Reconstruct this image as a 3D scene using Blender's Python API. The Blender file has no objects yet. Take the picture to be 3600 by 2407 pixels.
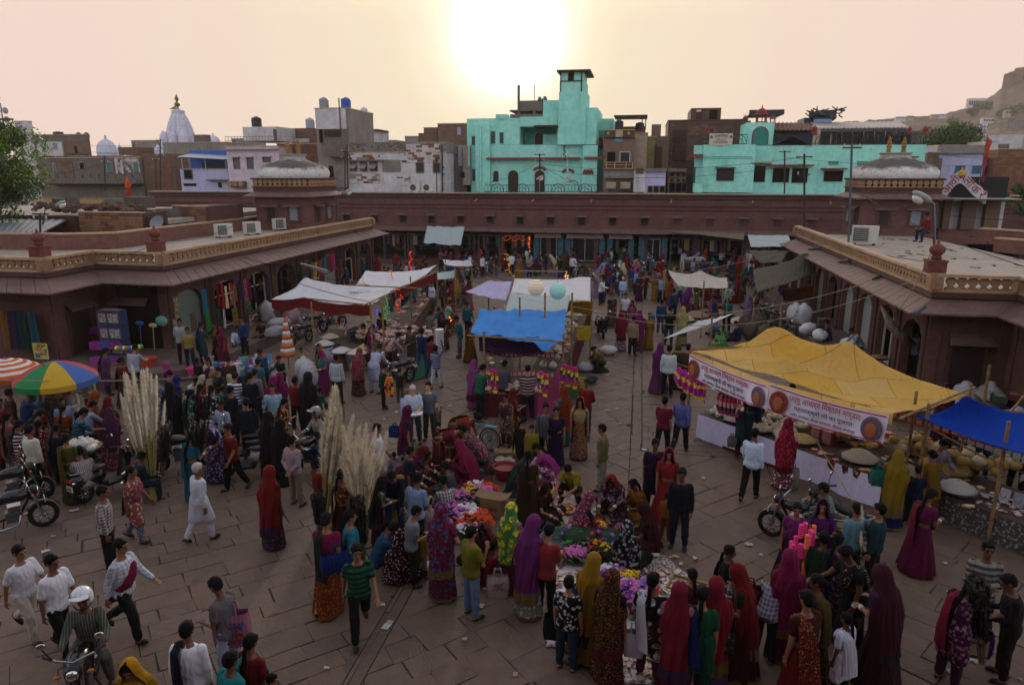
import bpy,math,random
import numpy as np
from mathutils import Vector,Matrix,Euler,noise
R=math.radians;rnd=random.Random(7);ru=rnd.uniform;cos=math.cos;sin=math.sin;PI=math.pi;Ve=Vector;nz=noise.noise;en=enumerate
SC=bpy.context.scene
COL=SC.collection
F=2450.0;TH=math.atan(595/F);H=7.6;YAW=R(10.3)
cd=bpy.data.cameras.new('camera');cam=bpy.data.objects.new('camera',cd);COL.objects.link(cam)
cam.location=(0,0,H);cam.rotation_euler=(math.pi/2-TH,0,YAW)
cd.sensor_width=36;cd.lens=36*F/3600;cd.clip_start=.1;cd.clip_end=5000
SC.camera=cam
SUN_EL=R(10.2);SUN_AZ=YAW+R(.3)
w=bpy.data.worlds.new('World');SC.world=w;w.use_nodes=True
nt=w.node_tree;N=nt.nodes;L=nt.links
bg=N['Background']
sky=N.new('ShaderNodeTexSky');sky.sky_type='NISHITA';sky.sun_disc=False
sky.sun_elevation=SUN_EL;sky.sun_rotation=-SUN_AZ;sky.air_density=1.0;sky.dust_density=6.0;sky.ozone_density=2.0;sky.altitude=250
geo=N.new('ShaderNodeTexCoord')
sd=(-math.sin(SUN_AZ)*math.cos(SUN_EL),math.cos(SUN_AZ)*math.cos(SUN_EL),math.sin(SUN_EL))
dot=N.new('ShaderNodeVectorMath');dot.operation='DOT_PRODUCT';dot.inputs[1].default_value=sd
L.new(geo.outputs['Generated'],dot.inputs[0])
rmp=N.new('ShaderNodeValToRGB')
def lin(h):
 h=h.lstrip('#');h=h if len(h)>3 else ''.join(q*2 for q in h);o=[]
 for i in (0,2,4):
  c=int(h[i:i+2],16)/255;o.append(c/12.92 if c<=.04045 else ((c+.055)/1.055)**2.4)
 return tuple(o)+(1,)
cr=rmp.color_ramp;cr.interpolation='LINEAR'
SKYC=[(-1,'#f3eef2',1.15),(.0,'#f0eaea',1.1),(.45,'#ecdcd4',1),(.7,'#eccfc4',.8),(.85,'#eed5c8',.75),(.94,'#f3dcc8',.72),(.961,'#f7e2ca',.71),(.978,'#f9e6c9',.7),(.988,'#fce9c8',.7),(.9935,'#ffefce',.74),(.9965,'#fff5dc',.84),(.9985,'#fff',1.1),(1,'#fff',1.6)]  # sun glow drawn into the ramp; sky behind camera lifted to brighten facades
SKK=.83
v=dot.outputs['Value']
for op,k in (('SUBTRACT',1),('MULTIPLY',-.5),('SQRT',0),('SUBTRACT',1),('MULTIPLY',-1)):
 q=N.new('ShaderNodeMath');q.operation=op;q.inputs[1].default_value=k;L.new(v,q.inputs[0]);v=q.outputs[0]
L.new(v,rmp.inputs[0])
while len(cr.elements)>1:cr.elements.remove(cr.elements[-1])
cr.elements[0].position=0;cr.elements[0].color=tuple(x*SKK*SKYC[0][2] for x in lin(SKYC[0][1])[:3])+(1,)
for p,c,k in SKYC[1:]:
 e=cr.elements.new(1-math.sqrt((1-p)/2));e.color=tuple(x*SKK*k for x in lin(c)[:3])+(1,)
sep=N.new('ShaderNodeSeparateXYZ');L.new(geo.outputs['Generated'],sep.inputs[0])
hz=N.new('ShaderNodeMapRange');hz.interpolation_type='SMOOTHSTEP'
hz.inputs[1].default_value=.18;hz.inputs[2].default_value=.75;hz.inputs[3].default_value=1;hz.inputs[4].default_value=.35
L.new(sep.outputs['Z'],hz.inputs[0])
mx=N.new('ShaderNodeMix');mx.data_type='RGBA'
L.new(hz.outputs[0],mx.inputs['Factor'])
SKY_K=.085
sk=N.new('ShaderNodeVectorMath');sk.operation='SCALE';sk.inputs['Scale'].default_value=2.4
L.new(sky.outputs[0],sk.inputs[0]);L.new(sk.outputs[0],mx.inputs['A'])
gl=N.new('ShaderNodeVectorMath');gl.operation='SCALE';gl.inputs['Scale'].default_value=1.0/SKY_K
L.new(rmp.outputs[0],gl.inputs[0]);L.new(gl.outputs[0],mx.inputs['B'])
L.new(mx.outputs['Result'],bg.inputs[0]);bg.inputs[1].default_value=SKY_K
sl=bpy.data.lights.new('sun','SUN');so=bpy.data.objects.new('sun',sl);COL.objects.link(so)
sl.energy=1.3;sl.angle=R(7);sl.color=(1,.80,.58)
so.rotation_euler=Ve(sd).to_track_quat('Z','Y').to_euler()
vs=SC.view_settings;SC.display_settings.display_device='sRGB'
vs.view_transform='Standard';vs.look='None';vs.gamma=1;vs.use_curve_mapping=False;vs.exposure=.78
SC.cycles.max_bounces=5;SC.cycles.diffuse_bounces=2;SC.cycles.volume_bounces=0;SC.cycles.transparent_max_bounces=6
TS=bpy.data.scenes.new('workbench')
def evalm(o):
 TS.collection.objects.link(o);vl=TS.view_layers[0];vl.update();me=bpy.data.meshes.new_from_object(o.evaluated_get(vl.depsgraph));bpy.data.objects.remove(o);return me
cy_,sy_=cos(YAW),sin(YAW)
def ray(x,y):
 s=3600/2345;u=(x*s-1800)/F;v=(y*s-1203.5)/F;c,sn=cos(TH),sin(TH)
 X,Y,Z=u,c-v*sn,-sn-v*c
 return (X*cy_-Y*sy_,X*sy_+Y*cy_,Z)
def G(x,y,z=0):
 d=ray(x,y);t=(z-H)/d[2];return Ve((d[0]*t,d[1]*t,z))
def P(x,y,D):
 d=ray(x,y);t=D/d[1];return Ve((d[0]*t,D,H+d[2]*t))
class M:
 def __init__(s):s.v=[];s.f=[];s.m=[]
 def add(s,v,f,m=0):
  o=len(s.v);s.v+=[tuple(p) for p in v];s.f+=[tuple(i+o for i in q) for q in f];s.m+=[m]*len(f);return s
 def box(s,x0,x1,y0,y1,z0,z1,m=0,T=None):
  v=[Ve(p) for p in ((x0,y0,z0),(x1,y0,z0),(x1,y1,z0),(x0,y1,z0),(x0,y0,z1),(x1,y0,z1),(x1,y1,z1),(x0,y1,z1))]
  if T is not None:v=[T@p for p in v]
  return s.add(v,[(0,3,2,1),(4,5,6,7),(0,1,5,4),(1,2,6,5),(2,3,7,6),(3,0,4,7)],m)
 def bx(s,c,d,m=0,rz=0,rx=0,ry=0):
  T=Matrix.Translation(c)@Euler((rx,ry,rz)).to_matrix().to_4x4()
  return s.box(-d[0]/2,d[0]/2,-d[1]/2,d[1]/2,-d[2]/2,d[2]/2,m,T)
 def tube(s,pts,r,n=8,m=0,cap=True,ell=1.0,up=None):
  pts=[Ve(p) for p in pts];rs=r if isinstance(r,(list,tuple)) else [r]*len(pts)
  o=len(s.v);last=None;k=len(pts)
  for i,p in en(pts):
   t=(pts[min(i+1,k-1)]-pts[max(i-1,0)])
   if t.length<1e-9:t=Ve((0,0,1))
   t.normalize()
   a=(up if up is not None else (Ve((0,0,1)) if abs(t.z)<.95 else Ve((1,0,0)))) if last is None else last
   a=(a-t*a.dot(t));a=a.normalized() if a.length>1e-6 else t.orthogonal().normalized()
   last=a;b=t.cross(a)
   for j in range(n):
    q=2*PI*j/n;s.v.append(tuple(p+a*(cos(q)*rs[i])+b*(sin(q)*rs[i]*ell)))
  fs=[]
  for i in range(k-1):
   for j in range(n):
    fs.append((o+i*n+j,o+i*n+(j+1)%n,o+(i+1)*n+(j+1)%n,o+(i+1)*n+j))
  if cap:fs.append(tuple(o+j for j in range(n))[::-1]);fs.append(tuple(o+(k-1)*n+j for j in range(n)))
  s.f+=fs;s.m+=[m]*len(fs);return s
 def lathe(s,prof,n=16,c=(0,0,0),m=0,T=None,wob=0,seed=0):
  c=Ve(c);o=len(s.v)
  for i,(r,z) in en(prof):
   for j in range(n):
    q=2*PI*j/n;rr=max(r,1e-4)*(1+wob*nz(Ve((cos(q)*2,sin(q)*2,z*3+seed))))
    p=Ve((rr*cos(q),rr*sin(q),z));p=(T@p if T is not None else p)+c;s.v.append(tuple(p))
  fs=[(o+i*n+j,o+i*n+(j+1)%n,o+(i+1)*n+(j+1)%n,o+(i+1)*n+j) for i in range(len(prof)-1) for j in range(n)]
  fs.append(tuple(o+j for j in range(n))[::-1]);fs.append(tuple(o+(len(prof)-1)*n+j for j in range(n)))
  s.f+=fs;s.m+=[m]*len(fs);return s
 def grid(s,fn,nu,nv,m=0,thick=0):
  o=len(s.v);P_=[[Ve(fn(i/nu,j/nv)) for j in range(nv+1)] for i in range(nu+1)]
  for r_ in P_:s.v+=[tuple(p) for p in r_]
  w_=nv+1;fs=[(o+i*w_+j,o+(i+1)*w_+j,o+(i+1)*w_+j+1,o+i*w_+j+1) for i in range(nu) for j in range(nv)]
  if thick:
   o2=len(s.v)
   for r_ in P_:s.v+=[(p.x,p.y,p.z-thick) for p in r_]
   d=o2-o;fs+=[tuple(x+d for x in q[::-1]) for q in fs]
   e=[(o+i*w_,o+(i+1)*w_) for i in range(nu)]+[(o+(i+1)*w_+nv,o+i*w_+nv) for i in range(nu)]+[(o+j+1,o+j) for j in range(nv)]+[(o+nu*w_+j,o+nu*w_+j+1) for j in range(nv)]
   fs+=[(b_,a_,a_+d,b_+d) for a_,b_ in e]
  s.f+=fs;s.m+=[m]*len(fs);return s
 def ball(s,c,r,n=10,m=0,T=None,wob=0,seed=0):
  if not isinstance(r,(tuple,list)):r=(r,r,r)
  o=len(s.v);k=max(4,n//2+1);c=Ve(c)
  for i in range(1,k):
   th=PI*i/k
   for j in range(n):
    q=2*PI*j/n;p=Ve((sin(th)*cos(q),sin(th)*sin(q),cos(th)))
    if wob:p*=1+wob*nz(p*1.7+Ve((seed,0,0)))
    p=Ve((p.x*r[0],p.y*r[1],p.z*r[2]));s.v.append(tuple((T@p if T is not None else p)+c))
  for sg in (1,-1):
   p=Ve((0,0,sg*r[2]));s.v.append(tuple((T@p if T is not None else p)+c))
  top=o+(k-1)*n;bt=top+1
  fs=[(o+i*n+j,o+(i+1)*n+j,o+(i+1)*n+(j+1)%n,o+i*n+(j+1)%n) for i in range(k-2) for j in range(n)]
  fs+=[(top,o+j,o+(j+1)%n) for j in range(n)]+[(bt,o+(k-2)*n+(j+1)%n,o+(k-2)*n+j) for j in range(n)]
  s.f+=fs;s.m+=[m]*len(fs);return s
 def prism(s,poly,d0,d1,m=0,T=None):
  n=len(poly);v=[Ve((x,d0,z)) for x,z in poly]+[Ve((x,d1,z)) for x,z in poly]
  if T is not None:v=[T@p for p in v]
  f=[tuple(range(n)),tuple(range(2*n-1,n-1,-1))]+[(i,i+n,(i+1)%n+n,(i+1)%n) for i in range(n)]
  return s.add(v,f,m)
 def mesh(s,name,mats=(),smooth=False):
  me=bpy.data.meshes.new(name);me.from_pydata(s.v,[],s.f)
  for m_ in (mats if isinstance(mats,(list,tuple)) else [mats]):me.materials.append(m_)
  if any(s.m):me.polygons.foreach_set('material_index',s.m)
  if smooth:me.polygons.foreach_set('use_smooth',[True]*len(s.f))
  me.update();return me
def obj(name,mb,mats=None,parent=None,loc=(0,0,0),rz=0,smooth=False,kind=None,rot=None,scale=None):
 me=mb.mesh(name,mats,smooth) if isinstance(mb,M) else mb
 o=bpy.data.objects.new(name,me);COL.objects.link(o);o.location=loc;o.rotation_euler=rot or (0,0,rz)
 if scale is not None:o.scale=(scale,)*3 if not isinstance(scale,(tuple,list)) else scale
 if parent:o.parent=parent
 if kind:o['kind']=kind
 return o
def tag(o,label,cat,group=None,kind=None):
 o['label']=label;o['category']=cat
 if group:o['group']=group
 if kind:o['kind']=kind
 return o
def thing(name,label,cat,loc=(0,0,0),rz=0,group=None,scale=1):
 o=bpy.data.objects.new(name,None);COL.objects.link(o);o.location=loc;o.rotation_euler=(0,0,rz);o.scale=(scale,)*3
 o.empty_display_size=.2
 return tag(o,label,cat,group)
def copy_tree(o,loc=None,rz=None,label=None,parent=None,scale=None):
 c=o.copy();COL.objects.link(c);c.parent=parent
 if loc is not None:c.location=loc
 if rz is not None:c.rotation_euler=(0,0,rz)
 if scale:c.scale=(scale,)*3
 if label:c['label']=label
 for ch in o.children:copy_tree(ch,parent=c)
 return c
MC={}
def _n(nt,t,**k):
 n=nt.nodes.new(t)
 for a,b in k.items():setattr(n,a,b)
 return n
def _noise(nt,sc,det=3,co=None,rough=.5):
 n=_n(nt,'ShaderNodeTexNoise');n.inputs['Scale'].default_value=sc;n.inputs['Detail'].default_value=det;n.inputs['Roughness'].default_value=rough
 if co is not None:nt.links.new(co,n.inputs['Vector'])
 return n
def _mix(nt,f,a,b,blend='MIX'):
 m=_n(nt,'ShaderNodeMix',data_type='RGBA',blend_type=blend)
 for k,v in (('Factor',f),('A',a),('B',b)):
  if hasattr(v,'links') or hasattr(v,'is_output'):nt.links.new(v,m.inputs[k])
  else:m.inputs[k].default_value=v
 return m.outputs['Result']
def _ramp(nt,val,a,b,ca=0,cb=1):
 r=_n(nt,'ShaderNodeMapRange');r.inputs[1].default_value=a;r.inputs[2].default_value=b;r.inputs[3].default_value=ca;r.inputs[4].default_value=cb
 nt.links.new(val,r.inputs[0]);return r.outputs[0]
def _math(nt,op,a,b=None):
 m=_n(nt,'ShaderNodeMath',operation=op)
 for i,v in en((a,b)):
  if v is None:continue
  if isinstance(v,(int,float)):m.inputs[i].default_value=v
  else:nt.links.new(v,m.inputs[i])
 return m.outputs[0]
def base(name,rough=.8,spec=.3,metal=0):
 m=bpy.data.materials.new(name);m.use_nodes=True;b=m.node_tree.nodes['Principled BSDF']
 b.inputs['Roughness'].default_value=rough;b.inputs['Metallic'].default_value=metal;b.inputs['Specular IOR Level'].default_value=spec
 return m,m.node_tree,b
def mix3(h,k):
 a=lin(h);return tuple(max(0,min(1,x*k)) for x in a[:3])+(1,)
def mat(h,rough=.8,spec=.3,metal=0,var=.25,sc=6,bump=0,bsc=30,emit=0,c2=None,stain=0,alpha=1):
 key=('mat',h,rough,spec,metal,var,sc,bump,bsc,emit,c2,stain,alpha)
 if key in MC:return MC[key]
 m,nt,b=base('m_'+h.strip('#'),rough,spec,metal)
 tc=_n(nt,'ShaderNodeTexCoord');co=tc.outputs['Object']
 n=_noise(nt,sc,4,co,.6)
 if c2:c=_mix(nt,_ramp(nt,n.outputs[0],.47,.56),lin(h),lin(c2))
 else:c=_mix(nt,n.outputs[0],mix3(h,1-var),mix3(h,1+var))
 if stain:
  n2=_noise(nt,sc*.23,5,co,.75);c=_mix(nt,_ramp(nt,n2.outputs[0],.5,.72,0,stain),c,(.03,.026,.022,1))
 nt.links.new(c,b.inputs['Base Color'])
 if bump:
  n3=_noise(nt,bsc,4,co,.6);bp=_n(nt,'ShaderNodeBump');bp.inputs['Strength'].default_value=bump;bp.inputs['Distance'].default_value=.03
  nt.links.new(n3.outputs[0],bp.inputs['Height']);nt.links.new(bp.outputs[0],b.inputs['Normal'])
 if emit:b.inputs['Emission Color'].default_value=lin(h);b.inputs['Emission Strength'].default_value=emit
 if alpha<1:b.inputs['Alpha'].default_value=alpha
 MC[key]=m;return m
def fab(spec,rough=.85):
 key=('fab',spec)
 if key in MC:return MC[key]
 h,_,p=spec.partition('+');p,_,c2=p.partition(':');c2=c2 or '#a8a090'
 m,nt,b=base('cloth',rough,.2);tc=_n(nt,'ShaderNodeTexCoord');co=tc.outputs['Object']
 n=_noise(nt,9,3,co);dk=.40+.6*min(1,min(lin(h)[:3])/.35);c=_mix(nt,n.outputs[0],mix3(h,.8*dk),mix3(h,1.2*dk))  # dk darkens all but pale cloth, baking in the crowd's backlit contrast
 sx=_n(nt,'ShaderNodeSeparateXYZ');nt.links.new(co,sx.inputs[0])
 def stripes(o,f,th=.5):return _math(nt,'GREATER_THAN',_math(nt,'FRACT',_math(nt,'MULTIPLY',o,f)),th)
 X,Z=sx.outputs[0],sx.outputs[2]
 if p=='sv':c=_mix(nt,stripes(X,28,.62),c,lin(c2))
 elif p=='sh':c=_mix(nt,stripes(Z,11,.5),c,lin(c2))
 elif p=='ck':
  c=_mix(nt,_math(nt,'MULTIPLY',_math(nt,'ADD',stripes(X,16,.6),stripes(Z,16,.6)),.5),c,lin(c2))
 elif p in('dt','fl','bl'):
  v=_n(nt,'ShaderNodeTexVoronoi');v.inputs['Scale'].default_value={'dt':22,'fl':15,'bl':8}[p];nt.links.new(co,v.inputs['Vector'])
  th={'dt':.28,'fl':.42,'bl':.5}[p]
  f=_math(nt,'LESS_THAN',v.outputs['Distance'],th)
  cc=lin(c2)
  if p!='dt':cc=_mix(nt,_math(nt,'GREATER_THAN',_noise(nt,14,2,co).outputs[0],.5),lin(c2),mix3(c2,.45))
  c=_mix(nt,f,c,cc)
 elif p=='we':# gold-thread weave and border
  v=_noise(nt,40,4,co,.8);c=_mix(nt,_ramp(nt,v.outputs[0],.56,.62),c,lin(c2))
 nt.links.new(c,b.inputs['Base Color'])
 wv=_n(nt,'ShaderNodeTexWave');wv.inputs['Scale'].default_value=5;wv.inputs['Distortion'].default_value=7;wv.inputs['Detail'].default_value=2;nt.links.new(co,wv.inputs['Vector'])
 bp=_n(nt,'ShaderNodeBump');bp.inputs['Strength'].default_value=.35;bp.inputs['Distance'].default_value=.02
 nt.links.new(wv.outputs['Fac'],bp.inputs['Height']);nt.links.new(bp.outputs[0],b.inputs['Normal'])
 MC[key]=m;return m
def stone(h,h2,sc=1.2,bump=.5,bsc=18,stain=.5,rough=.9,streak=False):
 key=('st',h,h2,sc,bump,bsc,stain,streak,rough)
 if key in MC:return MC[key]
 m,nt,b=base('stone',rough,.5 if rough<.7 else .2);g=_n(nt,'ShaderNodeNewGeometry');co=g.outputs['Position']
 a=_noise(nt,sc,6,co,.65);c=_mix(nt,_ramp(nt,a.outputs[0],.35,.65),lin(h),lin(h2))
 s=_noise(nt,sc*5,5,co,.7);c=_mix(nt,_ramp(nt,s.outputs[0],.45,.7,0,.5),c,mix3(h,.5))
 mp=_n(nt,'ShaderNodeMapping');mp.inputs['Scale'].default_value=(1,1,.14) if streak else (.35,.35,.35);nt.links.new(co,mp.inputs['Vector'])
 t=_noise(nt,sc*(2.4 if streak else 1),6,mp.outputs[0],.8);c=_mix(nt,_ramp(nt,t.outputs[0],.52,.75,0,stain),c,(.035,.03,.027,1))
 nt.links.new(c,b.inputs['Base Color'])
 n3=_noise(nt,bsc,5,co,.65);bp=_n(nt,'ShaderNodeBump');bp.inputs['Strength'].default_value=bump;bp.inputs['Distance'].default_value=.04
 nt.links.new(n3.outputs[0],bp.inputs['Height']);nt.links.new(bp.outputs[0],b.inputs['Normal'])
 MC[key]=m;return m
m_dirt=stone('#3a322d','#463c36',1.5,.6,30,.3)
m_pave=[stone(a,b_,1.1,.55,26,.5,rough=.62) for a,b_ in (('#6c5547','#5b493d'),('#614f44','#725c4e'),('#705a48','#5f4b3e'),('#5b493d','#6b5645'))]  # slab colours lowered to carry the dimness of the square's floor
obj('ground',M().add([(-2500,-300,-.06),(2500,-300,-.06),(2500,3500,-.06),(-2500,3500,-.06)],[(0,1,2,3)]),m_dirt,kind='structure')
def clip(poly,x0,x1,y0,y1):
 for ax,lim,sg in ((0,x0,1),(0,x1,-1),(1,y0,1),(1,y1,-1)):
  out=[]
  for i in range(len(poly)):
   a,b_=poly[i],poly[(i+1)%len(poly)];da=(a[ax]-lim)*sg;db=(b_[ax]-lim)*sg
   if da>=0:out.append(a)
   if (da>=0)!=(db>=0):
    t=da/(da-db);out.append((a[0]+(b_[0]-a[0])*t,a[1]+(b_[1]-a[1])*t))
  poly=out
  if len(poly)<3:return []
 return poly
slabs=[]
def region(x0,x1,y0,y1,ang,wd,l0,l1):
 c,s=cos(R(ang)),sin(R(ang));cx,cy=(x0+x1)/2,(y0+y1)/2;r=math.hypot(x1-x0,y1-y0)/2+2
 v=-r
 while v<r:
  h=wd*ru(.75,1.3);u=-r+ru(0,1)
  while u<r:
   l=ru(l0,l1);j=lambda:ru(-.025,.025)
   q=[(u+j(),v+j()),(u+l+j(),v+j()),(u+l+j(),v+h+j()),(u+j(),v+h+j())]
   q=clip([(cx+a*c-b_*s,cy+a*s+b_*c) for a,b_ in q],x0,x1,y0,y1)
   if q:
    A=abs(sum(q[i][0]*q[(i+1)%len(q)][1]-q[(i+1)%len(q)][0]*q[i][1] for i in range(len(q))))/2
    if A>.03:slabs.append(q)
   u+=l
  v+=h
region(-30,-4.2,5.5,57,42,.44,.5,1.0)
region(-4.18,-3.92,5.5,57,90,.26,.8,1.5)
region(-3.9,-.02,5.5,57,44,.46,.5,1.0)
region(.0,.3,18.7,57,90,.30,.9,1.6)
region(.33,12,18.7,57,1,.42,.45,1.1)
region(.0,3.6,5.5,18.68,44,.52,.55,1.1)
region(3.62,12,5.5,18.68,-38,.48,.55,1.1)
def slab_mesh(mb,q,dz,m=0,tilt=0):
 cx=sum(p[0] for p in q)/len(q);cy=sum(p[1] for p in q)/len(q);n=len(q)
 ins=lambda k:[(cx+(p[0]-cx)*(1-k/max(.15,math.hypot(p[0]-cx,p[1]-cy))),cy+(p[1]-cy)*(1-k/max(.15,math.hypot(p[0]-cx,p[1]-cy)))) for p in q]
 a,b_=ins(.005),ins(.013);tx,ty=ru(-1,1)*tilt,ru(-1,1)*tilt
 z=lambda p:dz+(p[0]-cx)*tx+(p[1]-cy)*ty
 v=[(x,y,-.06) for x,y in a]+[(x,y,z((x,y))-.008) for x,y in a]+[(x,y,z((x,y))) for x,y in b_]
 f=[tuple(range(2*n,3*n))]+[(i,(i+1)%n,n+(i+1)%n,n+i) for i in range(n)]+[(n+i,n+(i+1)%n,2*n+(i+1)%n,2*n+i) for i in range(n)]
 mb.add(v,f,m);return (cx,cy)
def size_px(q):
 cx=sum(p[0] for p in q)/len(q);cy=sum(p[1] for p in q)/len(q);X=cx*cy_+cy*sy_;Y=-cx*sy_+cy*cy_
 if Y<6 or abs(X/Y)>.80:return -1
 return len(q)>=4 and 1/Y**2*min(1.5,1)
sp=sorted(slabs,key=lambda q:-size_px(q))
pav=obj('pavement',M().add([(-32,4,-.014),(14,4,-.014),(14,58,-.014),(-32,58,-.014)],[(0,1,2,3)]),m_dirt,kind='structure')
for q in sp[:296]:
 mb=M();slab_mesh(mb,q,ru(-.006,.006),0,.004);obj('paving_slab',mb,m_pave[rnd.randrange(4)],pav)
mb=M()
for q in sp[296:]:slab_mesh(mb,q,ru(-.007,.006),rnd.randrange(4),.004)
obj('paving_slabs_beyond',mb,m_pave,pav,kind='stuff')
m_red=stone('#5d3f3b','#6c4c45',1.3,.35,22,.55,streak=True)  # m_red and m_redd darkened: under-eave shade is mixed into the wall colour
m_redd=stone('#4c3531','#5a403a',1.1,.35,22,.6,streak=True)
m_eave=stone('#614a44','#74594f',1.6,.5,22,.5,rough=.6)
m_sand=stone('#8a6a4e','#9c7e60',1.8,.35,20,.5)
m_cop=stone('#b89878','#9a7e66',1.4,.45,20,.5,rough=.6)
m_roof=stone('#94887a','#a69a8a',.8,.6,14,.75,rough=.6)
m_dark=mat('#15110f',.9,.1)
m_int=mat('#1a1412',.9,.1)  # near-black base colour holds the gloom inside the shops
def off(path,d):
 out=[]
 for i,p in en(path):
  p=Ve(p[:2]);ns=[]
  for a,b_ in ((i-1,i),(i,i+1)):
   if a>=0 and b_<len(path):
    t=(Ve(path[b_][:2])-Ve(path[a][:2])).normalized();ns.append(Ve((-t.y,t.x)))
  if len(ns)==2:n=(ns[0]+ns[1]);n=n/(n.length_squared/2)
  else:n=ns[0]
  out.append(p+n*d)
 return out
def sweep(mb,path,prof,m=0,closed=True):
 rows=[[(*q,z) for q in off(path,d)] for d,z in prof];k=len(path);o=[]
 n=len(prof);v=[rows[j][i] for i in range(k) for j in range(n)]
 f=[(i*n+j,i*n+(j+1)%n,(i+1)*n+(j+1)%n,(i+1)*n+j) for i in range(k-1) for j in range(n if closed else n-1)]
 f+=[tuple(range(n)),tuple((k-1)*n+j for j in range(n-1,-1,-1))]
 return mb.add(v,f,m)
def seg(path,i):
 a,b_=Ve(path[i]),Ve(path[i+1]);return a,b_,(b_-a).length,(b_-a).normalized()
def bal_mesh():
 mb=M();pts=[(-.155,0),(.155,0),(.155,.05),(.09,.085),(.06,.12),(.09,.155)]+[(.155*sin(a),.27-.13*cos(a)) for a in [R(x) for x in (60,90,120,150,180,210,240,270,300)]]+[(-.09,.155),(-.06,.12),(-.09,.085),(-.155,.05)]
 mb.prism(pts,-.05,.05);return mb.mesh('baluster',[m_sand])
BAL=bal_mesh()
def arch_poly(w_,h,p,sp_,rise,cusps=5,hgt=None):
 r=(w_-2*p)/2;cx=w_/2;pts=[(0,0),(p,0),(p,sp_)]
 for i in range(1,24):
  t=PI*(1-i/24);k=1+.07*abs(sin(i/24*PI*cusps))
  pts.append((cx+r*cos(t)*(k-.07),sp_+rise*sin(t)**.8*(k-.03)))
 pts+=[(w_-p,sp_),(w_-p,0),(w_,0),(w_,h),(0,h)];return pts
def place2(o,a,t):
 o.location=(a.x,a.y,a.z if len(a)>2 else 0);o.rotation_euler=(0,0,math.atan2(t.y,t.x));return o
def T2(a,t,z=0):return Matrix.Translation((a.x,a.y,z))@Matrix.Rotation(math.atan2(t.y,t.x),4,'Z')
def arcade(name,label,path,eo,depth,closed_segs,bay,seed):
 rr=random.Random(seed)
 b_=thing(name,label,'market building');b_.location=(*path[0],0)
 inv=Matrix.Translation((-path[0][0],-path[0][1],0))
 def O(nm,mb,mt,**k):
  o=obj(nm,mb,mt,b_,**k);o.location=inv@Ve(o.location);return o
 for i in range(len(path)-1):
  a,c,ln,t=seg(path,i);a,c,t=c,a,-t;ang=math.atan2(t.y,t.x)
  if i in closed_segs:
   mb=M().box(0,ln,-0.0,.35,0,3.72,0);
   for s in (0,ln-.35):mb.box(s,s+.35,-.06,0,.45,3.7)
   O('wall',mb,m_red,loc=(*a,0),rz=ang+PI*0)
   if ln>2:
    mb=M();mb.add([(ln*.22,-.42,2.35),(ln*.78,-.42,2.35),(ln*.74,.0,2.62),(ln*.26,.0,2.62)],[(0,1,2,3)]);mb.add([(ln*.22,-.42,2.30),(ln*.78,-.42,2.30),(ln*.74,-.01,2.56),(ln*.26,-.01,2.56)],[(3,2,1,0)]);mb.box(ln*.22,ln*.78,-.425,-.415,2.3,2.35)
    O('hood_slab',mb,m_eave,loc=(*a,0),rz=ang)
    mb=M()
    for s in (.26,.71):mb.box(ln*s,ln*s+.12,-.05,-.002,.5,2.35)
    mb.box(ln*.26+.12,ln*.71,-.05,-.002,2.2,2.35);O('door_frame',mb,m_redd,loc=(*a,0),rz=ang)
    O('door',M().box(ln*.26+.12,ln*.71,-.02,-.004,.5,2.2),mat('#2c1f1c',.7),loc=(*a,0),rz=ang)
  else:
   n=max(1,round(ln/bay));w_=ln/n
   for k in range(n):
    s=k*w_;pr=.42
    mb=M().prism(arch_poly(w_,3.27,pr,1.55,.75),0,.32)
    o=O('arch_bay',mb,m_red,loc=(a.x+t.x*s,a.y+t.y*s,.45),rz=ang)
    mb=M()
    for q in (.03,w_-.25):mb.box(q,q+.22,-.08,-.002,0,3.2);mb.box(q-.03,q+.25,-.12,-.0,3.0,3.12);mb.box(q-.03,q+.25,-.12,-.0,0,.14)
    mb.box(.27,w_-.27,-.04,-.002,2.62,2.7)
    o2=obj('pilasters',mb,m_redd,o)
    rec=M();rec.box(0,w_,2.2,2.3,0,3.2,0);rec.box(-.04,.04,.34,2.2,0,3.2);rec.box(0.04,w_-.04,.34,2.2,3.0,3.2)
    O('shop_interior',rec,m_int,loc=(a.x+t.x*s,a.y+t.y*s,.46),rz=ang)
    ty=rr.random()
    if ty<.3:
     mb=M();
     for z in range(24):mb.box(pr+.02,w_-pr-.02,.2,.23+.015*(z%2),z*.095,z*.095+.09)
     O('rolling_shutter',mb,mat('#8b8f8c' if ty<.2 else '#8f9d98',.5,.5,.3),loc=(a.x+t.x*s,a.y+t.y*s,.47),rz=ang)
    elif ty<.55:
     mb=M();
     for q in (pr+.04,w_/2-.03,w_-pr-.1):mb.box(q,q+.06,.24,.30,0,2.2)
     for z in (.02,1.5,2.14):mb.box(pr+.04,w_-pr-.04,.245,.295,z,z+.06)
     O('shop_door_frame',mb,mat('#b7b6ae',.5),loc=(a.x+t.x*s,a.y+t.y*s,.46),rz=ang)
    else:
     for z in (.5,1.1,1.7):
      mb=M();mb.box(.1,w_-.1,1.7,2.18,z,z+.03)
      for q in range(9):
       x=.15+q*(w_-.4)/9;mb.box(x,x+rr.uniform(.12,.26),1.75,2.1,z+.032,z+rr.uniform(.2,.45),1+rr.randrange(4))
      O('shelf',mb,[m_dark,mat('#6d2d3a'),mat('#3d5a6e'),mat('#8d7a4a'),mat('#8b8580')],loc=(a.x+t.x*s,a.y+t.y*s,.46),rz=ang)
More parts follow.
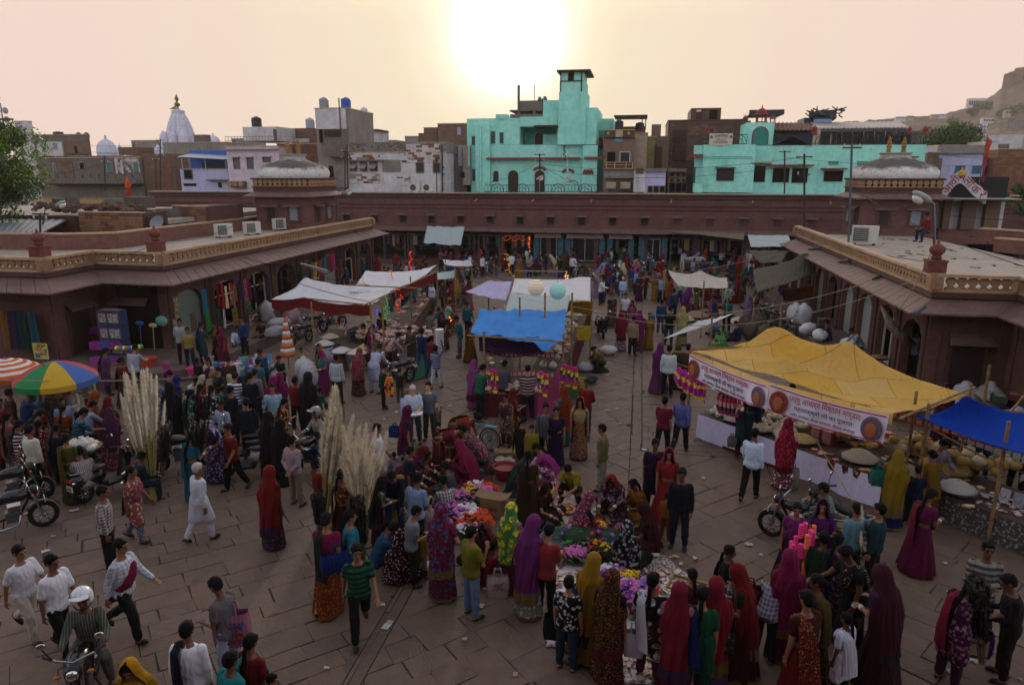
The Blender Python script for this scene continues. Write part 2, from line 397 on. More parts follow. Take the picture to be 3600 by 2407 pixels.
 mb=M();sweep(mb,path,[(.0,3.72),(.1,3.75),(.1,3.90),(.04,3.92),(-.3,3.92),(-.3,3.72)]);sweep(mb,path,[(.15,3.60),(.15,3.66),(.02,3.70),(.0,3.60)]);O('cornice',mb,m_redd)
 A,B=off(path,.03),off(path,eo)
 ends=[(A[i],A[i+1],B[i],B[i+1]) for i in range(len(path)-1)]
 for a0,a1,b0,b1 in ends:
  ln=max((a1-a0).length,(b1-b0).length);n=max(2,round(ln/.62))
  for k in range(n):
   u,v_=k/n+.0008,(k+1)/n-.0008;dz=rr.uniform(-.006,.004)
   q=[(*a0.lerp(a1,u),3.70),(*a0.lerp(a1,v_),3.70),(*b0.lerp(b1,v_),3.40+dz),(*b0.lerp(b1,u),3.40+dz)]
   v=[(x,y,z) for x,y,z in q]+[(x,y,z-.06) for x,y,z in q]
   O('eave_slab',M().add(v,[(0,1,2,3),(7,6,5,4),(0,4,5,1),(1,5,6,2),(2,6,7,3),(3,7,4,0)]),m_eave)
 for i in range(len(path)-1):
  a,c,ln,t=seg(path,i);n=int(ln/1.4)
  for k in range(1,n+1):
   O('bracket',M().prism([(0,0),(0,-.55),(-.12,-.5),(-.2,-.2),(-eo*.7,-.18),(-eo*.7,-.12),(0,.1)],-.05,.05),m_redd,loc=(a.x+t.x*ln*k/(n+1),a.y+t.y*ln*k/(n+1),3.5),rz=math.atan2(t.y,t.x)-PI/2)
 mb=M();sweep(mb,path,[(.10,3.92),(.12,3.96),(.12,4.02),(-.06,4.02),(-.06,3.92)]);O('parapet_base',mb,m_cop)
 for i in range(len(path)-1):
  a,c,ln,t=seg(path,i);a=a+Ve((-t.y,t.x))*.03;n=int((ln-.5)/.315);st=(ln-n*.315)/2
  for k in range(n):
   q=a+t*(st+.1575+k*.315);O('baluster',BAL,None,loc=(q.x,q.y,4.02),rz=math.atan2(t.y,t.x))
  k=0
  while k<ln-.3:
   l=min(rr.uniform(1.1,1.7),ln-k);q=a+t*(k+l/2)
   O('coping_stone',M().box(-l/2+.004,l/2-.004,-.15,.15,0,.10),m_cop,loc=(q.x,q.y,4.41+rr.uniform(-.006,.006)),rz=math.atan2(t.y,t.x));k+=l
 for i in range(len(path)):
  q=off(path,.03)[i];O('corner_block',M().box(-.19,.19,-.19,.19,0,.385),m_sand,loc=(q.x,q.y,4.02))
 return b_,inv,O
LP=[(-19.05,48.2),(-19.05,25.3),(-22.3,25.38),(-22.15,22.75),(-34,22.8)]
RP=[(11.75,14.5),(11.75,23.95),(9.3,24.0),(9.4,45.1)]
bl,il,OL=arcade('arcade_building','low red arcade with pierced sandstone parapet, beside the rainbow umbrella',LP,1.35,3,(1,2,3),2.85,3)
br,ir,OR_=arcade('arcade_building','low red arcade with pierced sandstone parapet, behind the yellow canopy stall',RP,.95,3,(0,1),2.75,8)
def roof(O,poly,z):
 mb=M();n=len(poly);mb.add([(x,y,z) for x,y in poly]+[(x,y,z-.2) for x,y in poly],[tuple(range(n))]+[(i,(i+1)%n,(i+1)%n+n,i+n) for i in range(n)]);O('roof',mb,m_roof)
roof(OL,[(-19.2,48),(-19.2,25.4),(-22.45,25.5),(-22.3,22.9),(-34,22.9),(-34,29.2),(-25.3,29.8),(-25.2,48)][::-1],4.0)
roof(OR_,[(11.95,14.5),(11.95,24.1),(9.5,24.2),(9.5,45.1),(16.2,45.1),(16.2,33),(24,27),(24,14.5)],4.0)
FIN=[(.30,0),(.30,.09),(.27,.10),(.27,.42),(.30,.44),(.30,.50),(.2,.52),(.19,.57),(.24,.60),(.16,.64),(.2,.70),(.30,.80),(.32,.90),(.28,1.0),(.17,1.08),(.07,1.12),(.05,1.16),(.08,1.19),(.03,1.24),(.0,1.33)]
def finial(x,y,z,label,s=1,c='#7a4740'):
 t=thing('finial',label,'finial',(x,y,z),0,'stone finials on the parapets',s)
 m_=stone(c,'#6a3c36',1.5,.3)
 mb=M().bx((0,0,.22),(.62,.62,.44)).bx((0,0,.47),(.68,.68,.07));
 for sx,sy,d in ((0,-1,(.4,.02,.26)),(1,0,(.02,.4,.26)),(-1,0,(.02,.4,.26)),(0,1,(.4,.02,.26))):mb.bx((sx*.315,sy*.315,.22),d)
 obj('pedestal',mb,m_,t);obj('bulb',M().lathe([(r*.9,z_+.0) for r,z_ in FIN[6:]],18),m_,t,smooth=1)
for px,lb in (((358,576,4.5),'red stone bulb finial beside the corner of the left arcade roof'),((92,588,4.5),'red stone bulb finial above the orange striped umbrella'),((2140,624,4.5),'red stone bulb finial on the corner of the right arcade roof')):
 p=G(*px);finial(p.x,p.y+.02,4.5,lb,.82)
def plinth(label,poly,h):
 t=thing('stone_plinth',label,'plinth');n=len(poly)
 obj('platform',M().add([(x,y,h) for x,y in poly]+[(x,y,-.05) for x,y in poly],[tuple(range(n))]+[(i,(i+1)%n,(i+1)%n+n,i+n) for i in range(n)]),stone('#5e4f49','#6e5d55',1.4,.6),t)
plinth('raised stone platform along the left arcade shops',[(-19,48.1),(-19,25.3),(-34,25.3),(-34,20.6),(-19.2,20.4),(-16.2,22.8),(-16.4,48.1)],.45)
plinth('raised stone platform along the right arcade shops',[(9.3,45),(7.7,45),(7.7,22.6),(11.6,22.2),(11.7,24)][::-1],.45)
def lowwall(O,nm,a,b_,z0,z1,mt,cop=m_cop,th=.3):
 a,b_=Ve(a),Ve(b_);t=(b_-a);ln=t.length;ang=math.atan2(t.y,t.x)
 O(nm,M().box(0,ln,0,th,0,z1-z0),mt,loc=(*a,z0),rz=ang)
 k=0
 while k<ln-.01:
  l=min(ru(.9,1.8),ln-k);q=a+t.normalized()*k
  O('coping_stone',M().box(.004,l-.004,-.04,th+.04,0,.08),cop,loc=(*q,z1+ru(0,.01)),rz=ang);k+=l
m_pinkw=stone('#6c4a44','#80594f',1.1,.5,20,.5)
for a,b_ in (((-34,28.5),(-27.2,29.2)),((-27.2,29.2),(-25.1,30.2)),((-25.1,30.2),(-25.3,47.5))):lowwall(OL,'inner_wall',a,b_,4.01,4.72,m_pinkw)
lowwall(OR_,'inner_wall',(24,25.5),(16.6,36.5),4.01,4.6,m_pinkw)
lowwall(OR_,'inner_wall',(27,29),(18,41.5),4.01,4.7,m_pinkw)
def pavilion(x,y,hw,hy,z0,label,ang=0):
 t=thing('roof_pavilion',label,'pavilion',(x,y,z0));W=2.35
 obj('walls',M().box(-hw,hw,-hy,hy,-.3,W),m_red,t)
 for (ux,uy,h1,h2) in ((1,0,hw,hy),(0,1,hy,hw)):
  for sg in (-1,1):
   T=Matrix.Rotation(0 if ux else PI/2,4,'Z')
   for k in (-1,1):
    mb=M();c=k*h1*.42;f=-(h2)
    if sg==1:Tm=T@Matrix.Rotation(PI,4,'Z')
    else:Tm=T
    mb.box(c-.42,c+.42,f-.05,f-.002,.55,1.45,0,Tm);mb.box(c-.5,c+.5,f-.07,f-.001,.47,.55,0,Tm)
    wd=obj('window',mb,m_redd,t);
    obj('pane',M().box(c-.26,c+.26,f-.06,f-.052,.6,1.4,0,Tm),mat('#241c1c' if (k+sg) else '#6f7880',.4),wd)
    mb=M();mb.add([Tm@Ve(p) for p in ((c-.6,f-.35,1.5),(c+.6,f-.35,1.5),(c+.55,f,1.62),(c-.55,f,1.62),(c-.6,f-.35,1.45),(c+.6,f-.35,1.45),(c+.55,f,1.57),(c-.55,f,1.57))],[(0,1,2,3),(7,6,5,4),(0,4,5,1),(1,5,6,2),(3,7,4,0)])
    obj('window_hood',mb,m_eave,wd)
 pth=[(-hw,-hy),(-hw,hy),(hw,hy),(hw,-hy),(-hw,-hy)]
 def ring(mb,prof,m=0):
  v=[];k=len(prof)
  for d,z in prof:v+=[(-hw-d,-hy-d,z),(hw+d,-hy-d,z),(hw+d,hy+d,z),(-hw-d,hy+d,z)]
  mb.add(v,[(j*4+i,j*4+(i+1)%4,((j+1)%k)*4+(i+1)%4,((j+1)%k)*4+i) for j in range(k) for i in range(4)],m)
 mb=M();ring(mb,[(.02,W-.05),(.55,W-.28),(.55,W-.22),(.02,W+.04)]);obj('eave',mb,m_eave,t)
 mb=M();ring(mb,[(-.3,W+.041),(.05,W+.041),(.05,W+.3),(-.3,W+.3)]);ring(mb,[(-.3,W+.301),(.12,W+.301),(.12,W+.37),(-.3,W+.37)]);ring(mb,[(-.3,W+.79),(.14,W+.79),(.14,W+.9),(-.3,W+.9)]);obj('cornice',mb,m_redd,t)
 mb=M();ring(mb,[(-.3,W+.371),(.0,W+.371),(.0,W+.789),(-.3,W+.789)]);obj('frieze_back',mb,mat('#3a2418'),t)
 for (dx,dy,h1,h2,rz) in ((1,0,hw,-hy-.05,0),(1,0,hw,hy+.05,0),(0,1,hy,-hw-.05,PI/2),(0,1,hy,hw+.05,PI/2)):
  n=int(2*h1/.33)
  for k in range(n):
   s=-h1+(k+.5)*2*h1/n;o=obj('baluster',BAL,None,t,loc=(s,h2,W+.38) if dx else (h2,s,W+.38),rz=rz)
 def dm(u,v):
  a=u*2*PI;ca,sa=cos(a),sin(a);e=.42
  pr=[(1.0,.0),(1.03,.14),(1.04,.32),(1.02,.5),(.96,.66),(.85,.80),(.68,.93),(.50,1.04),(.38,1.16),(.33,1.3),(.36,1.42),(.40,1.46),(.39,1.5),(0,1.5)]
  f=v*(len(pr)-1);i=min(int(f),len(pr)-2);g=f-i;r=pr[i][0]*(1-g)+pr[i+1][0]*g;z=pr[i][1]*(1-g)+pr[i+1][1]*g
  q=1+.02*sin(24*a)*(1 if z<.45 else 0)+.035*sin(20*a)*(1 if 1.0<z<1.45 else 0)
  X=math.copysign(abs(ca)**(e*2 if z<.9 else .8),ca);Y=math.copysign(abs(sa)**(e*2 if z<.9 else .8),sa)
  return (hw*r*X*q*1.1,hy*r*Y*q*1.1,W+.9+z)
 key='dome_mat'
 if key not in MC:
  m_,nt_,b2=base('dome',.9);g=_n(nt_,'ShaderNodeNewGeometry');sx=_n(nt_,'ShaderNodeSeparateXYZ');tc=_n(nt_,'ShaderNodeTexCoord');nt_.links.new(tc.outputs['Object'],sx.inputs[0])
  n1=_noise(nt_,1.6,6,g.outputs['Position'],.7);n2=_noise(nt_,7,5,g.outputs['Position'],.75)
  hgt=_math(nt_,'ADD',sx.outputs[2],_math(nt_,'MULTIPLY',n1.outputs[0],.9));f=_ramp(nt_,hgt,4.15,4.4)
  f=_math(nt_,'MAXIMUM',f,_ramp(nt_,n2.outputs[0],.55,.7));f2=_ramp(nt_,hgt,4.75,4.95)
  c=_mix(nt_,f,lin('#cfcdc9'),lin('#55504a'));c=_mix(nt_,_math(nt_,'MULTIPLY',f2,.7),c,lin('#bdb9b2'));nt_.links.new(c,b2.inputs['Base Color'])
  bp=_n(nt_,'ShaderNodeBump');bp.inputs['Strength'].default_value=.7;bp.inputs['Distance'].default_value=.05;nt_.links.new(n2.outputs[0],bp.inputs['Height']);nt_.links.new(bp.outputs[0],b2.inputs['Normal']);MC[key]=m_
 obj('dome',M().grid(dm,72,36),MC[key],t,smooth=1)
 for sx_ in (-.2,.2):
  obj('finial',M().lathe([(.06,0),(.13,.04),(.13,.2),(.09,.24),(.15,.3),(.15,.42),(.09,.46),(.14,.52),(.14,.64),(.08,.68),(.1,.74),(.06,.86),(0,.98)],12,(sx_*hw,0,W+2.38)),stone('#7d5c2c','#946f38',3,.2),t,smooth=1)
 return t
p=G(711,521,4.2);pavilion(p.x-1.85,p.y+2.0,1.85,2.0,4.05,'red roof pavilion with stained white dome over the left arcade')
p=G(1972,531,4.2);pavilion(p.x+2.0,p.y+2.0,2.05,2.0,4.05,'red roof pavilion with stained white dome over the right arcade')
D=58.0
bb=thing('arcade_building','long red arcade closing the far end of the square, with small hooded windows','market building',(0,D,0))
def OB(nm,mb,mt,par=None,**k):return obj(nm,mb,mt,par or bb,**k)
zt=5.95;zl=3.12
OB('upper_wall',M().box(-44,31,0,.5,zl,zt-.1),m_red)
mb=M();mb.box(-44,31,-.16,0,zt-.35,zt-.12);mb.box(-44,31,-.28,.5,zt-.1,zt);mb.box(-44,31,-.09,0,zt-.95,zt-.88);mb.box(-44,31,-.09,0,zt-1.25,zt-1.2);OB('cornice',mb,m_redd)
x=-44
while x<31:
 l=ru(1.4,2.2);OB('coping_stone',M().box(x+.005,min(31,x+l)-.005,-.32,.5,zt+.002,zt+.07),m_cop if rnd.random()<.6 else m_roof);x+=l
x=-44
while x<31:
 l=ru(.9,1.4);dz=ru(-.02,.02)
 mb=M().add([(x+.006,-.95,zl-.18+dz),(x+l-.006,-.95,zl-.18+dz),(x+l-.006,0,zl+.05),(x+.006,0,zl+.05),(x+.006,-.95,zl-.25+dz),(x+l-.006,-.95,zl-.25+dz),(x+l-.006,0,zl-.05),(x+.006,0,zl-.05)],[(0,1,2,3),(7,6,5,4),(0,4,5,1),(1,5,6,2),(2,6,7,3),(3,7,4,0)]);OB('ledge_slab',mb,m_eave);x+=l
x=-43
hood=M();hood.add([(-.42,-.4,.28),(.42,-.4,.28),(.4,0,.36),(-.4,0,.36),(-.42,-.4,.23),(.42,-.4,.23),(.4,0,.31),(-.4,0,.31)],[(0,1,2,3),(7,6,5,4),(0,4,5,1),(1,5,6,2),(2,6,7,3),(3,7,4,0)]);hood=hood.mesh('hood',[m_eave])
wfm=M().box(-.32,-.25,-.06,0,-.35,.22).box(.25,.32,-.06,0,-.35,.22).box(-.32,.32,-.06,0,-.42,-.35).box(-.25,.25,-.045,-.003,-.35,.22,1)
for i in range(5):wfm.box(-.22+i*.1,-.2+i*.1,-.055,-.046,-.35,.22,0)
wfm=wfm.mesh('window',[m_redd,m_dark])
while x<30.5:
 px=x*1.0;o=OB('window',wfm,None,loc=(x,0,zl+.75)) if not (2.3<x<14.5) else OB('blind_window',M().box(-.3,.3,-.03,-.003,-.35,.2),m_redd,loc=(x,0,zl+.75));obj('window_hood',hood,None,o);x+=2.55
for x in (-13.5,-8.7,-3.9,2.4,8.6,14.3):OB('water_spout',M().tube([(x,0,zt-.45),(x-.1,-.5,zt-.62)],.055,8),m_cop)
for i in range(19):OB('pier',M().box(-.2,.2,.002,.6,0,zl-.06),m_redd,loc=(-43+i*3.95,0,0))
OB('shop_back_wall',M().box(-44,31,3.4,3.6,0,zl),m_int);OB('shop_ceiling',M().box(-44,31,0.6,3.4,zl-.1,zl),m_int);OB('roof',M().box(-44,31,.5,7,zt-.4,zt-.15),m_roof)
OB('step',M().box(-44,31,-.9,3.4,-.05,.35),stone('#5a4038','#6c4c43',1.5))
FONTS={}
def text_mesh(s,size,mt,depth=.004,font=None):
 cu=bpy.data.curves.new('t','FONT');cu.body=s;cu.size=size;cu.align_x='CENTER';cu.align_y='CENTER';cu.extrude=depth;cu.resolution_u=3
 o=bpy.data.objects.new('t',cu);me=evalm(o);bpy.data.curves.remove(cu)
 me.materials.clear();me.materials.append(mt);return me
def text(s,size,mt,parent,loc,rot=(PI/2,0,0),fit=None,name='lettering',bold=0):
 me=text_mesh(s,size,mt);o=obj(name,me,None,parent,loc=loc,rot=rot)
 if fit:
  xs=[v.co.x for v in me.vertices];
  if xs:k=fit/(max(xs)-min(xs));o.scale=(k,max(k,.75)if k<1 else k,1)
 return o
m_blu=mat('#3c6472',.7,.3,0,.3,8,c2='#2c4a56');m_fr=mat('#9aa0a0',.45,.5,.3);m_gl=mat('#14181b',.12,.6,0,.4,2)
m_sign=mat('#8d8078',.7,.3,0,.2,10);m_txr=mat('#7d2a22',.7)
rs=random.Random(5)
goodsm=[mat(c,.7) for c in ('#5a2430','#6a5a2c','#2a3a50','#7a756c','#3a2a48','#2a4230','#6a3a22','#7a5a5e')]
def bshop(x0,x1,sign=None,blue=False,glass=True,light=None,sc='#8d8078'):
 a=P(x0,600,D).x;c=P(x1,600,D).x;w_=c-a
 fr=OB('shop_front',M().box(a,a+.1,-.06,.5,.35,2.55).box(c-.1,c,-.06,.5,.35,2.55).box(a+.1,c-.1,-.06,.5,2.45,2.55),m_blu if blue else mat('#4f4742'))
 if blue:
  for q in (a+.1,c-.45):
   for z in range(7):obj('glazed_tile',M().box(q,q+.35,.0,.06,.4+z*.29,.67+z*.29),m_blu,fr)
  a+=.45;c-=.45
 if glass:
  g=M();
  for q in (a+.1,(a+c)/2-.02,c-.14):g.box(q,q+.05,.1,.16,.5,2.4)
  for z in (.5,2.35):g.box(a+.15,c-.14,.11,.15,z,z+.05)
  f=obj('window_frame',g,m_fr,fr);obj('pane',M().box(a+.12,c-.12,.125,.135,.55,2.35),m_gl,f)
 else:
  for z in (.9,1.5,2.1):
   sh=M().box(a+.15,c-.15,2.2,2.6,z,z+.04)
   n=int(w_/.22)
   for k in range(n):q=a+.2+k*(w_-.4)/n;sh.box(q,q+.16,2.2,2.5,z+.041,z+rs.uniform(.15,.45),rs.randrange(1,9))
   obj('shelf',sh,[m_dark]+goodsm,fr)
  for k in range(rs.randrange(3,7)):
   q=rs.uniform(a+.2,c-.3);obj('hanging_garment',M().box(q,q+rs.uniform(.2,.4),-.02,.05,rs.uniform(1.3,1.7),2.4),goodsm[rs.randrange(8)],fr)
 if sign:
  sb=OB('shop_sign',M().box(a-.3,c+.3,-.36,-.28,2.4,2.74),mat(sc,.7));text(sign,.3,m_txr,sb,((a+c)/2,-.366,2.57),fit=(c-a)*.8)
bshop(1222,1289,'J.G. ART & CRAFTS',True);bshop(1293,1384,'J.G. ART & CRAFTS',True);bshop(1389,1450,'J.G. ART & CRAFTS',True,False);bshop(1461,1526,None,True)
for x0,x1,s in ((1095,1145,0),(1150,1215,0),(1533,1600,0),(1605,1700,0),(1706,1760,0),(1020,1088,0),(935,1010,0),(880,930,0)):bshop(x0,x1,None,False,False)
def LX(t):return t.location.x
def X(x,D,y=430):return P(x,y,D).x
def Zt(x,y,D):return P(x,y,D).z
m_win=mat('#191b1e',.25,.5,0,.5,3);m_wfr=mat('#5d5650',.7);m_shut=mat('#3a1d1b',.7)
def bld(label,x0,x1,y,D,dep,mt,wins=(),cat='building',name='building',roofm=None,parapet=True,ledges=(),frame=None,hood=False,floorz=0,pane=None):
 a,c=X(x0,D,y),X(x1,D,y);z=P((x0+x1)/2,y,D).z
 t=thing(name,label,cat,((a+c)/2,D,0));hw=(c-a)/2
 obj('walls',M().box(-hw,hw,0,dep,floorz,z),mt,t)
 if parapet:
  mb=M().box(-hw-.06,hw+.06,-.08,dep+.06,z+.002,z+.09);obj('parapet_coping',mb,roofm or m_cop,t)
 for (u0,v0,u1,v1) in wins:
  p,q=P(u0,v0,D),P(u1,v1,D);wx0,wx1,z1,z0=p.x-LX(t),q.x-LX(t),p.z,q.z
  f=M().box(wx0-.07,wx0,-.07,-.002,z0-.07,z1+.07).box(wx1,wx1+.07,-.07,-.002,z0-.07,z1+.07).box(wx0,wx1,-.07,-.002,z1,z1+.07).box(wx0,wx1,-.1,-.002,z0-.07,z0)
  if wx1-wx0>.9:f.box((wx0+wx1)/2-.03,(wx0+wx1)/2+.03,-.06,-.025,z0,z1)
  w=obj('window',f,frame or m_wfr,t);obj('pane',M().box(wx0,wx1,-.02,-.006,z0,z1),pane or m_win,w)
  if hood:obj('window_hood',M().box(wx0-.2,wx1+.2,-.5,-.002,z1+.12,z1+.18),mt,w)
 for (u0,v0,u1,v1,c_) in ledges:
  p,q=P(u0,v0,D),P(u1,v1,D);obj('ledge',M().box(p.x-LX(t),q.x-LX(t),-.45,-.003,q.z,p.z),c_ if not isinstance(c_,str) else mat(c_),t)
 return t,hw,z
def sub(t,nm,x0,y0,x1,y1,D,d0,d1,mt):
 p,q=P(x0,y0,D+d0),P(x1,y1,D+d0);ox,oy=t.location.x,t.location.y
 return obj(nm,M().box(p.x-ox,q.x-ox,D+d0-oy,D+d1-oy,q.z,p.z),mt,t)
def tank(x0,y0,x1,y1,D,c,label):
 p,q=P(x0,y0,D),P(x1,y1,D);r=(q.x-p.x)/2;h=p.z-q.z
 t=thing('water_tank',label,'water tank',((p.x+q.x)/2,D+r,q.z));pr=[(r*.98,0)]
 for k in range(5):pr+=[(r*.98,h*(.1+.15*k)),(r*1.03,h*(.13+.15*k)),(r*1.03,h*(.18+.15*k)),(r*.98,h*(.21+.15*k))]
 obj('barrel',M().lathe(pr+[(r*.9,h*.9),(r*.4,h*.96)],18),mat(c,.4,.4),t,smooth=False);obj('lid',M().lathe([(r*.42,h*.95),(r*.42,h),(r*.3,h*1.03)],14),mat(c,.4,.4),t);return t
grey=stone('#76706a','#8b857c',.7,.4,10,.6,streak=True);greyd=stone('#5d5650','#6c645c',.8,.5,12,.6,streak=True);brn=stone('#5f4a3f','#74594b',.9,.6,9,.5);
whitew=stone('#c4c2c4','#a8a4a4',.8,.5,10,.5,streak=True);lav=stone('#b4b4d0','#a4a4c4',.9,.3,14,.4,streak=True);pinkw=stone('#c8b8c0','#b8a8b0',.9,.3,14,.4,streak=True)
turq=stone('#9adccd','#84cdbd',.5,.25,14,.24,streak=True);beige=stone('#a5957f','#8e7d69',.9,.4,12,.5,streak=True);brick=stone('#6a4634','#7c5540',1.4,.7,12,.4)  # turq lightened so the facades look as brightly lit
blue=stone('#3c68b4','#345aa0',.9,.3,12,.3)
def bricks(t,x0,y0,x1,y1,D,bw,bh,cols,nmax=120,jit=.25,front=-.06,nm='brick'):
 p,q=P(x0,y0,D),P(x1,y1,D);ox=t.location.x;r=random.Random(int(x0*7+y0));n=0;z=q.z;row=0;mb=None
 shared=[M().box(0,1,0,.05,0,1).mesh(nm,[c]) for c in cols];rest=M()
 while z<p.z-.02:
  h=min(bh*r.uniform(.85,1.15),p.z-z);u=p.x-(row%2)*bw*.5
  while u<q.x:
   a,b_=max(u,p.x),min(u+bw*r.uniform(1-jit,1+jit),q.x);u=b_ if b_>u else u+bw
   if b_-a<.05:continue
   if n<nmax:
    o=obj(nm,shared[r.randrange(len(cols))],None,t,loc=(a-ox+.008,front+r.uniform(-.015,.015),z+.008));o.scale=(b_-a-.016,1,h-.016)
   else:rest.box(a-ox+.008,b_-ox-.008,front+.002,.0,z+.008,z+h-.008,r.randrange(len(cols)))
   n+=1
  z+=h;row+=1
 if rest.v:obj(nm+'s_beyond',rest,cols,t,kind='stuff')
t,_,_=bld('brown rooftop block with white lower part beside the leafy tree',75,197,309,95,.6,greyd,[])
sub(t,'white_wall',83,325,145,357,95,-.4,0,whitew);sub(t,'wall',146,323,205,352,95,-.3,0,brn)
for xx in (178,196):obj('battlement',M().ball((X(xx,95,312)-LX(t),.2,Zt(xx,312,95)),(.55,.2,.6),12),greyd,t)
sub(t,'window',120,327,131,342,95,-.48,-.41,mat('#6d757c',.4));sub(t,'window',170,335,177,351,95,-.38,-.31,m_dark)
tank(115,301,135,310,96,'#1c1b1c','low black water tank on the brown rooftop block by the tree')
t,_,_=bld('pale round-cornered rooftop hut above the leafy tree',34,60,278,112,1.2,whitew);
def dome(x0,x1,y0,y1,D,label,m_):
 p,q=P(x0,y0,D),P(x1,y1,D);r=(q.x-p.x)/2;h=p.z-q.z;t=thing('temple_dome',label,'dome',((p.x+q.x)/2,D+r,q.z))
 obj('shell',M().lathe([(r*1.02,-6),(r*1.02,0),(r*1.06,h*.06),(r*1.0,h*.12),(r*1.02,h*.2),(r*.97,h*.36),(r*.8,h*.54),(r*.5,h*.68),(r*.2,h*.76),(r*.12,h*.8),(r*.16,h*.83),(r*.05,h*.9),(0,h)],24),m_,t,smooth=1)
 obj('finial',M().lathe([(r*.07,h*.88),(r*.1,h*.93),(r*.03,h*.97),(0,h*1.06)],8),mat('#a05030'),t);return t
m_wt=stone('#c4c4d2','#b4b4c2',.5,.4,6,.3)
dome(206,249,308,350,120,'white temple dome on the skyline left of the spire',m_wt);dome(262,277,327,352,118,'small white dome between the big dome and the spire',m_wt);dome(348,364,326,352,116,'small white dome at the foot of the spire',m_wt);dome(465,494,304,328,110,'small pale dome right of the spire',m_wt)
D=130;p=P(393,345,D);b0=P(363,328,D);b1=P(425,328,D);r=(b1.x-b0.x)/2;z0=b0.z-7;zt_=P(393,248,D).z;h=zt_-b0.z
t=thing('temple_spire','tall white temple spire with gilt finial and pennant','temple',((b0.x+b1.x)/2,D+r,0))
pr=[(r,z0),(r*.98,b0.z),(r*.92,b0.z+h*.2),(r*.8,b0.z+h*.42),(r*.66,b0.z+h*.62),(r*.5,b0.z+h*.8),(r*.40,b0.z+h*.88),(r*.43,b0.z+h*.9),(r*.38,b0.z+h*.94),(r*.42,b0.z+h*.96),(r*.2,b0.z+h*1.0),(0,b0.z+h*1.03)]
def spf(u,v):
 a=u*2*PI;f=v*(len(pr)-1);i=min(int(f),len(pr)-2);g=f-i;rr=pr[i][0]*(1-g)+pr[i+1][0]*g;z=pr[i][1]*(1-g)+pr[i+1][1]*g
 k=1/max(abs(cos(a)),abs(sin(a)));k=1+(k-1)*.55;k*=.86*(1+.05*(1 if cos(a*12)>0 else -1)+.012*sin(z*9));return (rr*k*cos(a),rr*k*sin(a),z)
obj('tower',M().grid(spf,96,90),m_wt,t,smooth=False)
for sx in (-.7,.0,.7):obj('turret',M().lathe([(r*.3,z0),(r*.3,b0.z+h*.05),(r*.25,b0.z+h*.22),(r*.12,b0.z+h*.33),(0,b0.z+h*.38)],12,(sx*r,-r*.8,0)),m_wt,t)
gz=b0.z+h;m_gilt=mat('#6a5a34',.4,.5,.6)
obj('finial',M().lathe([(a*.62,gz+b_*.62) for a,b_ in [(.35,0),(.5,.3),(.25,.7),(.9,1.4),(.95,1.8),(.3,2.4),(.35,2.7),(.75,3.3),(.4,4.0),(0,4.9)]],14),m_gilt,t,smooth=1)
obj('pennant',M().prism([(-.35,gz+1.5),(-.6,gz+.7),(-1.9,gz+.1),(-1.0,gz+.05),(-.4,gz+.1)],-.05,.05),m_gilt,t)
D=76
t,_,_=bld('ruined stone house with a long sagging balcony',104,322,362,D,3.5,greyd,[])
t2=t
obj('walls',M().box(P(322,350,D).x-LX(t),P(392,350,D).x-LX(t),.3,3,0,Zt(350,352,D)),brn,t)
bricks(t,322,395,392,430,D,.42,.2,[brick,brn],90,front=.24);bricks(t,120,368,170,398,D,.5,.3,[greyd,brn,brick],60);bricks(t,360,352,392,394,D,.4,.22,[brn,brick],60,front=.24)
bricks(t,262,362,322,395,D,.55,.32,[whitew,beige,greyd],40)
sub(t,'balcony_floor',107,421,314,424,D,-1.3,-.002,m_dark);sub(t,'balcony_wall',108,408,312,421,D,-1.3,-1.2,greyd)
for k in range(11):sub(t,'balcony_post',110+k*19,398,112.5+k*19,408,D,-1.3,-1.15,brn)
for (u0,v0,u1,v1) in ((243,372,258,395),(305,372,317,395),(181,372,193,386),(120,375,128,395)):
 w=sub(t,'window_frame',u0-1.5,v0-1.5,u1+1.5,v1,D,-.1,-.062,mat('#7f8a86',.6));sub(t,'shutter',u0,v0,u1,v1,D,-.13,-.102,mat('#46605c',.6) if u0!=181 else m_dark)
for u0,u1 in ((262,270),(275,283)):sub(t,'pilaster',u0,368,u1,398,D,-.16,-.07,whitew)
sub(t,'roof_hut',270,337,315,355,D,1,4,brn);
for k in range(26):
 x=125+k*7.6;obj('roof_rubble',M().ball((X(x,D,360)-LX(t),.5,Zt(x,361,D)),(.45,.35,.25),7,wob=.5,seed=k),brn if k%2 else greyd,t)
bld('grey rendered block behind the blue and white house',372,520,327,84,5,grey)
bld('grey parapet block in front of the spire foot',443,472,310,90,1,greyd)
D=70
t,_,_=bld('white house with blue upper storey and tin awning',412,521,388,D,7,lav,[(422,387.5+2,441,409)],pane=m_dark)
sub(t,'upper_storey',433,345,519,387,D,2,7,blue);sub(t,'recess',462,372,520,388,D,1.2,1.9,mat('#1d2c4a'))
mb=M();a,c=P(406,359,D-.5),P(519,365,D-.5);mb.add([(a.x-LX(t),-.6,a.z),(c.x-LX(t),-.6,c.z),(c.x-LX(t),2,c.z+.4),(a.x-LX(t),2,a.z+.4)],[(0,1,2,3)]);mb.add([(v[0],v[1],v[2]-.08) for v in mb.v],[(3,2,1,0)]);obj('tin_awning',mb,mat('#9aa3aa',.5,.4,.4),t)
for x in (416,469,516):sub(t,'post',x,362,x+1.5,388,D,-.3,-.22,m_fr)
sub(t,'ledge',471,411,525,414,D,-.6,-.002,greyd);sub(t,'door',499,418,508,430,D,-.05,-.004,m_dark);sub(t,'lower_window',420,420,449,426,D,-.08,-.01,m_dark)
D=69
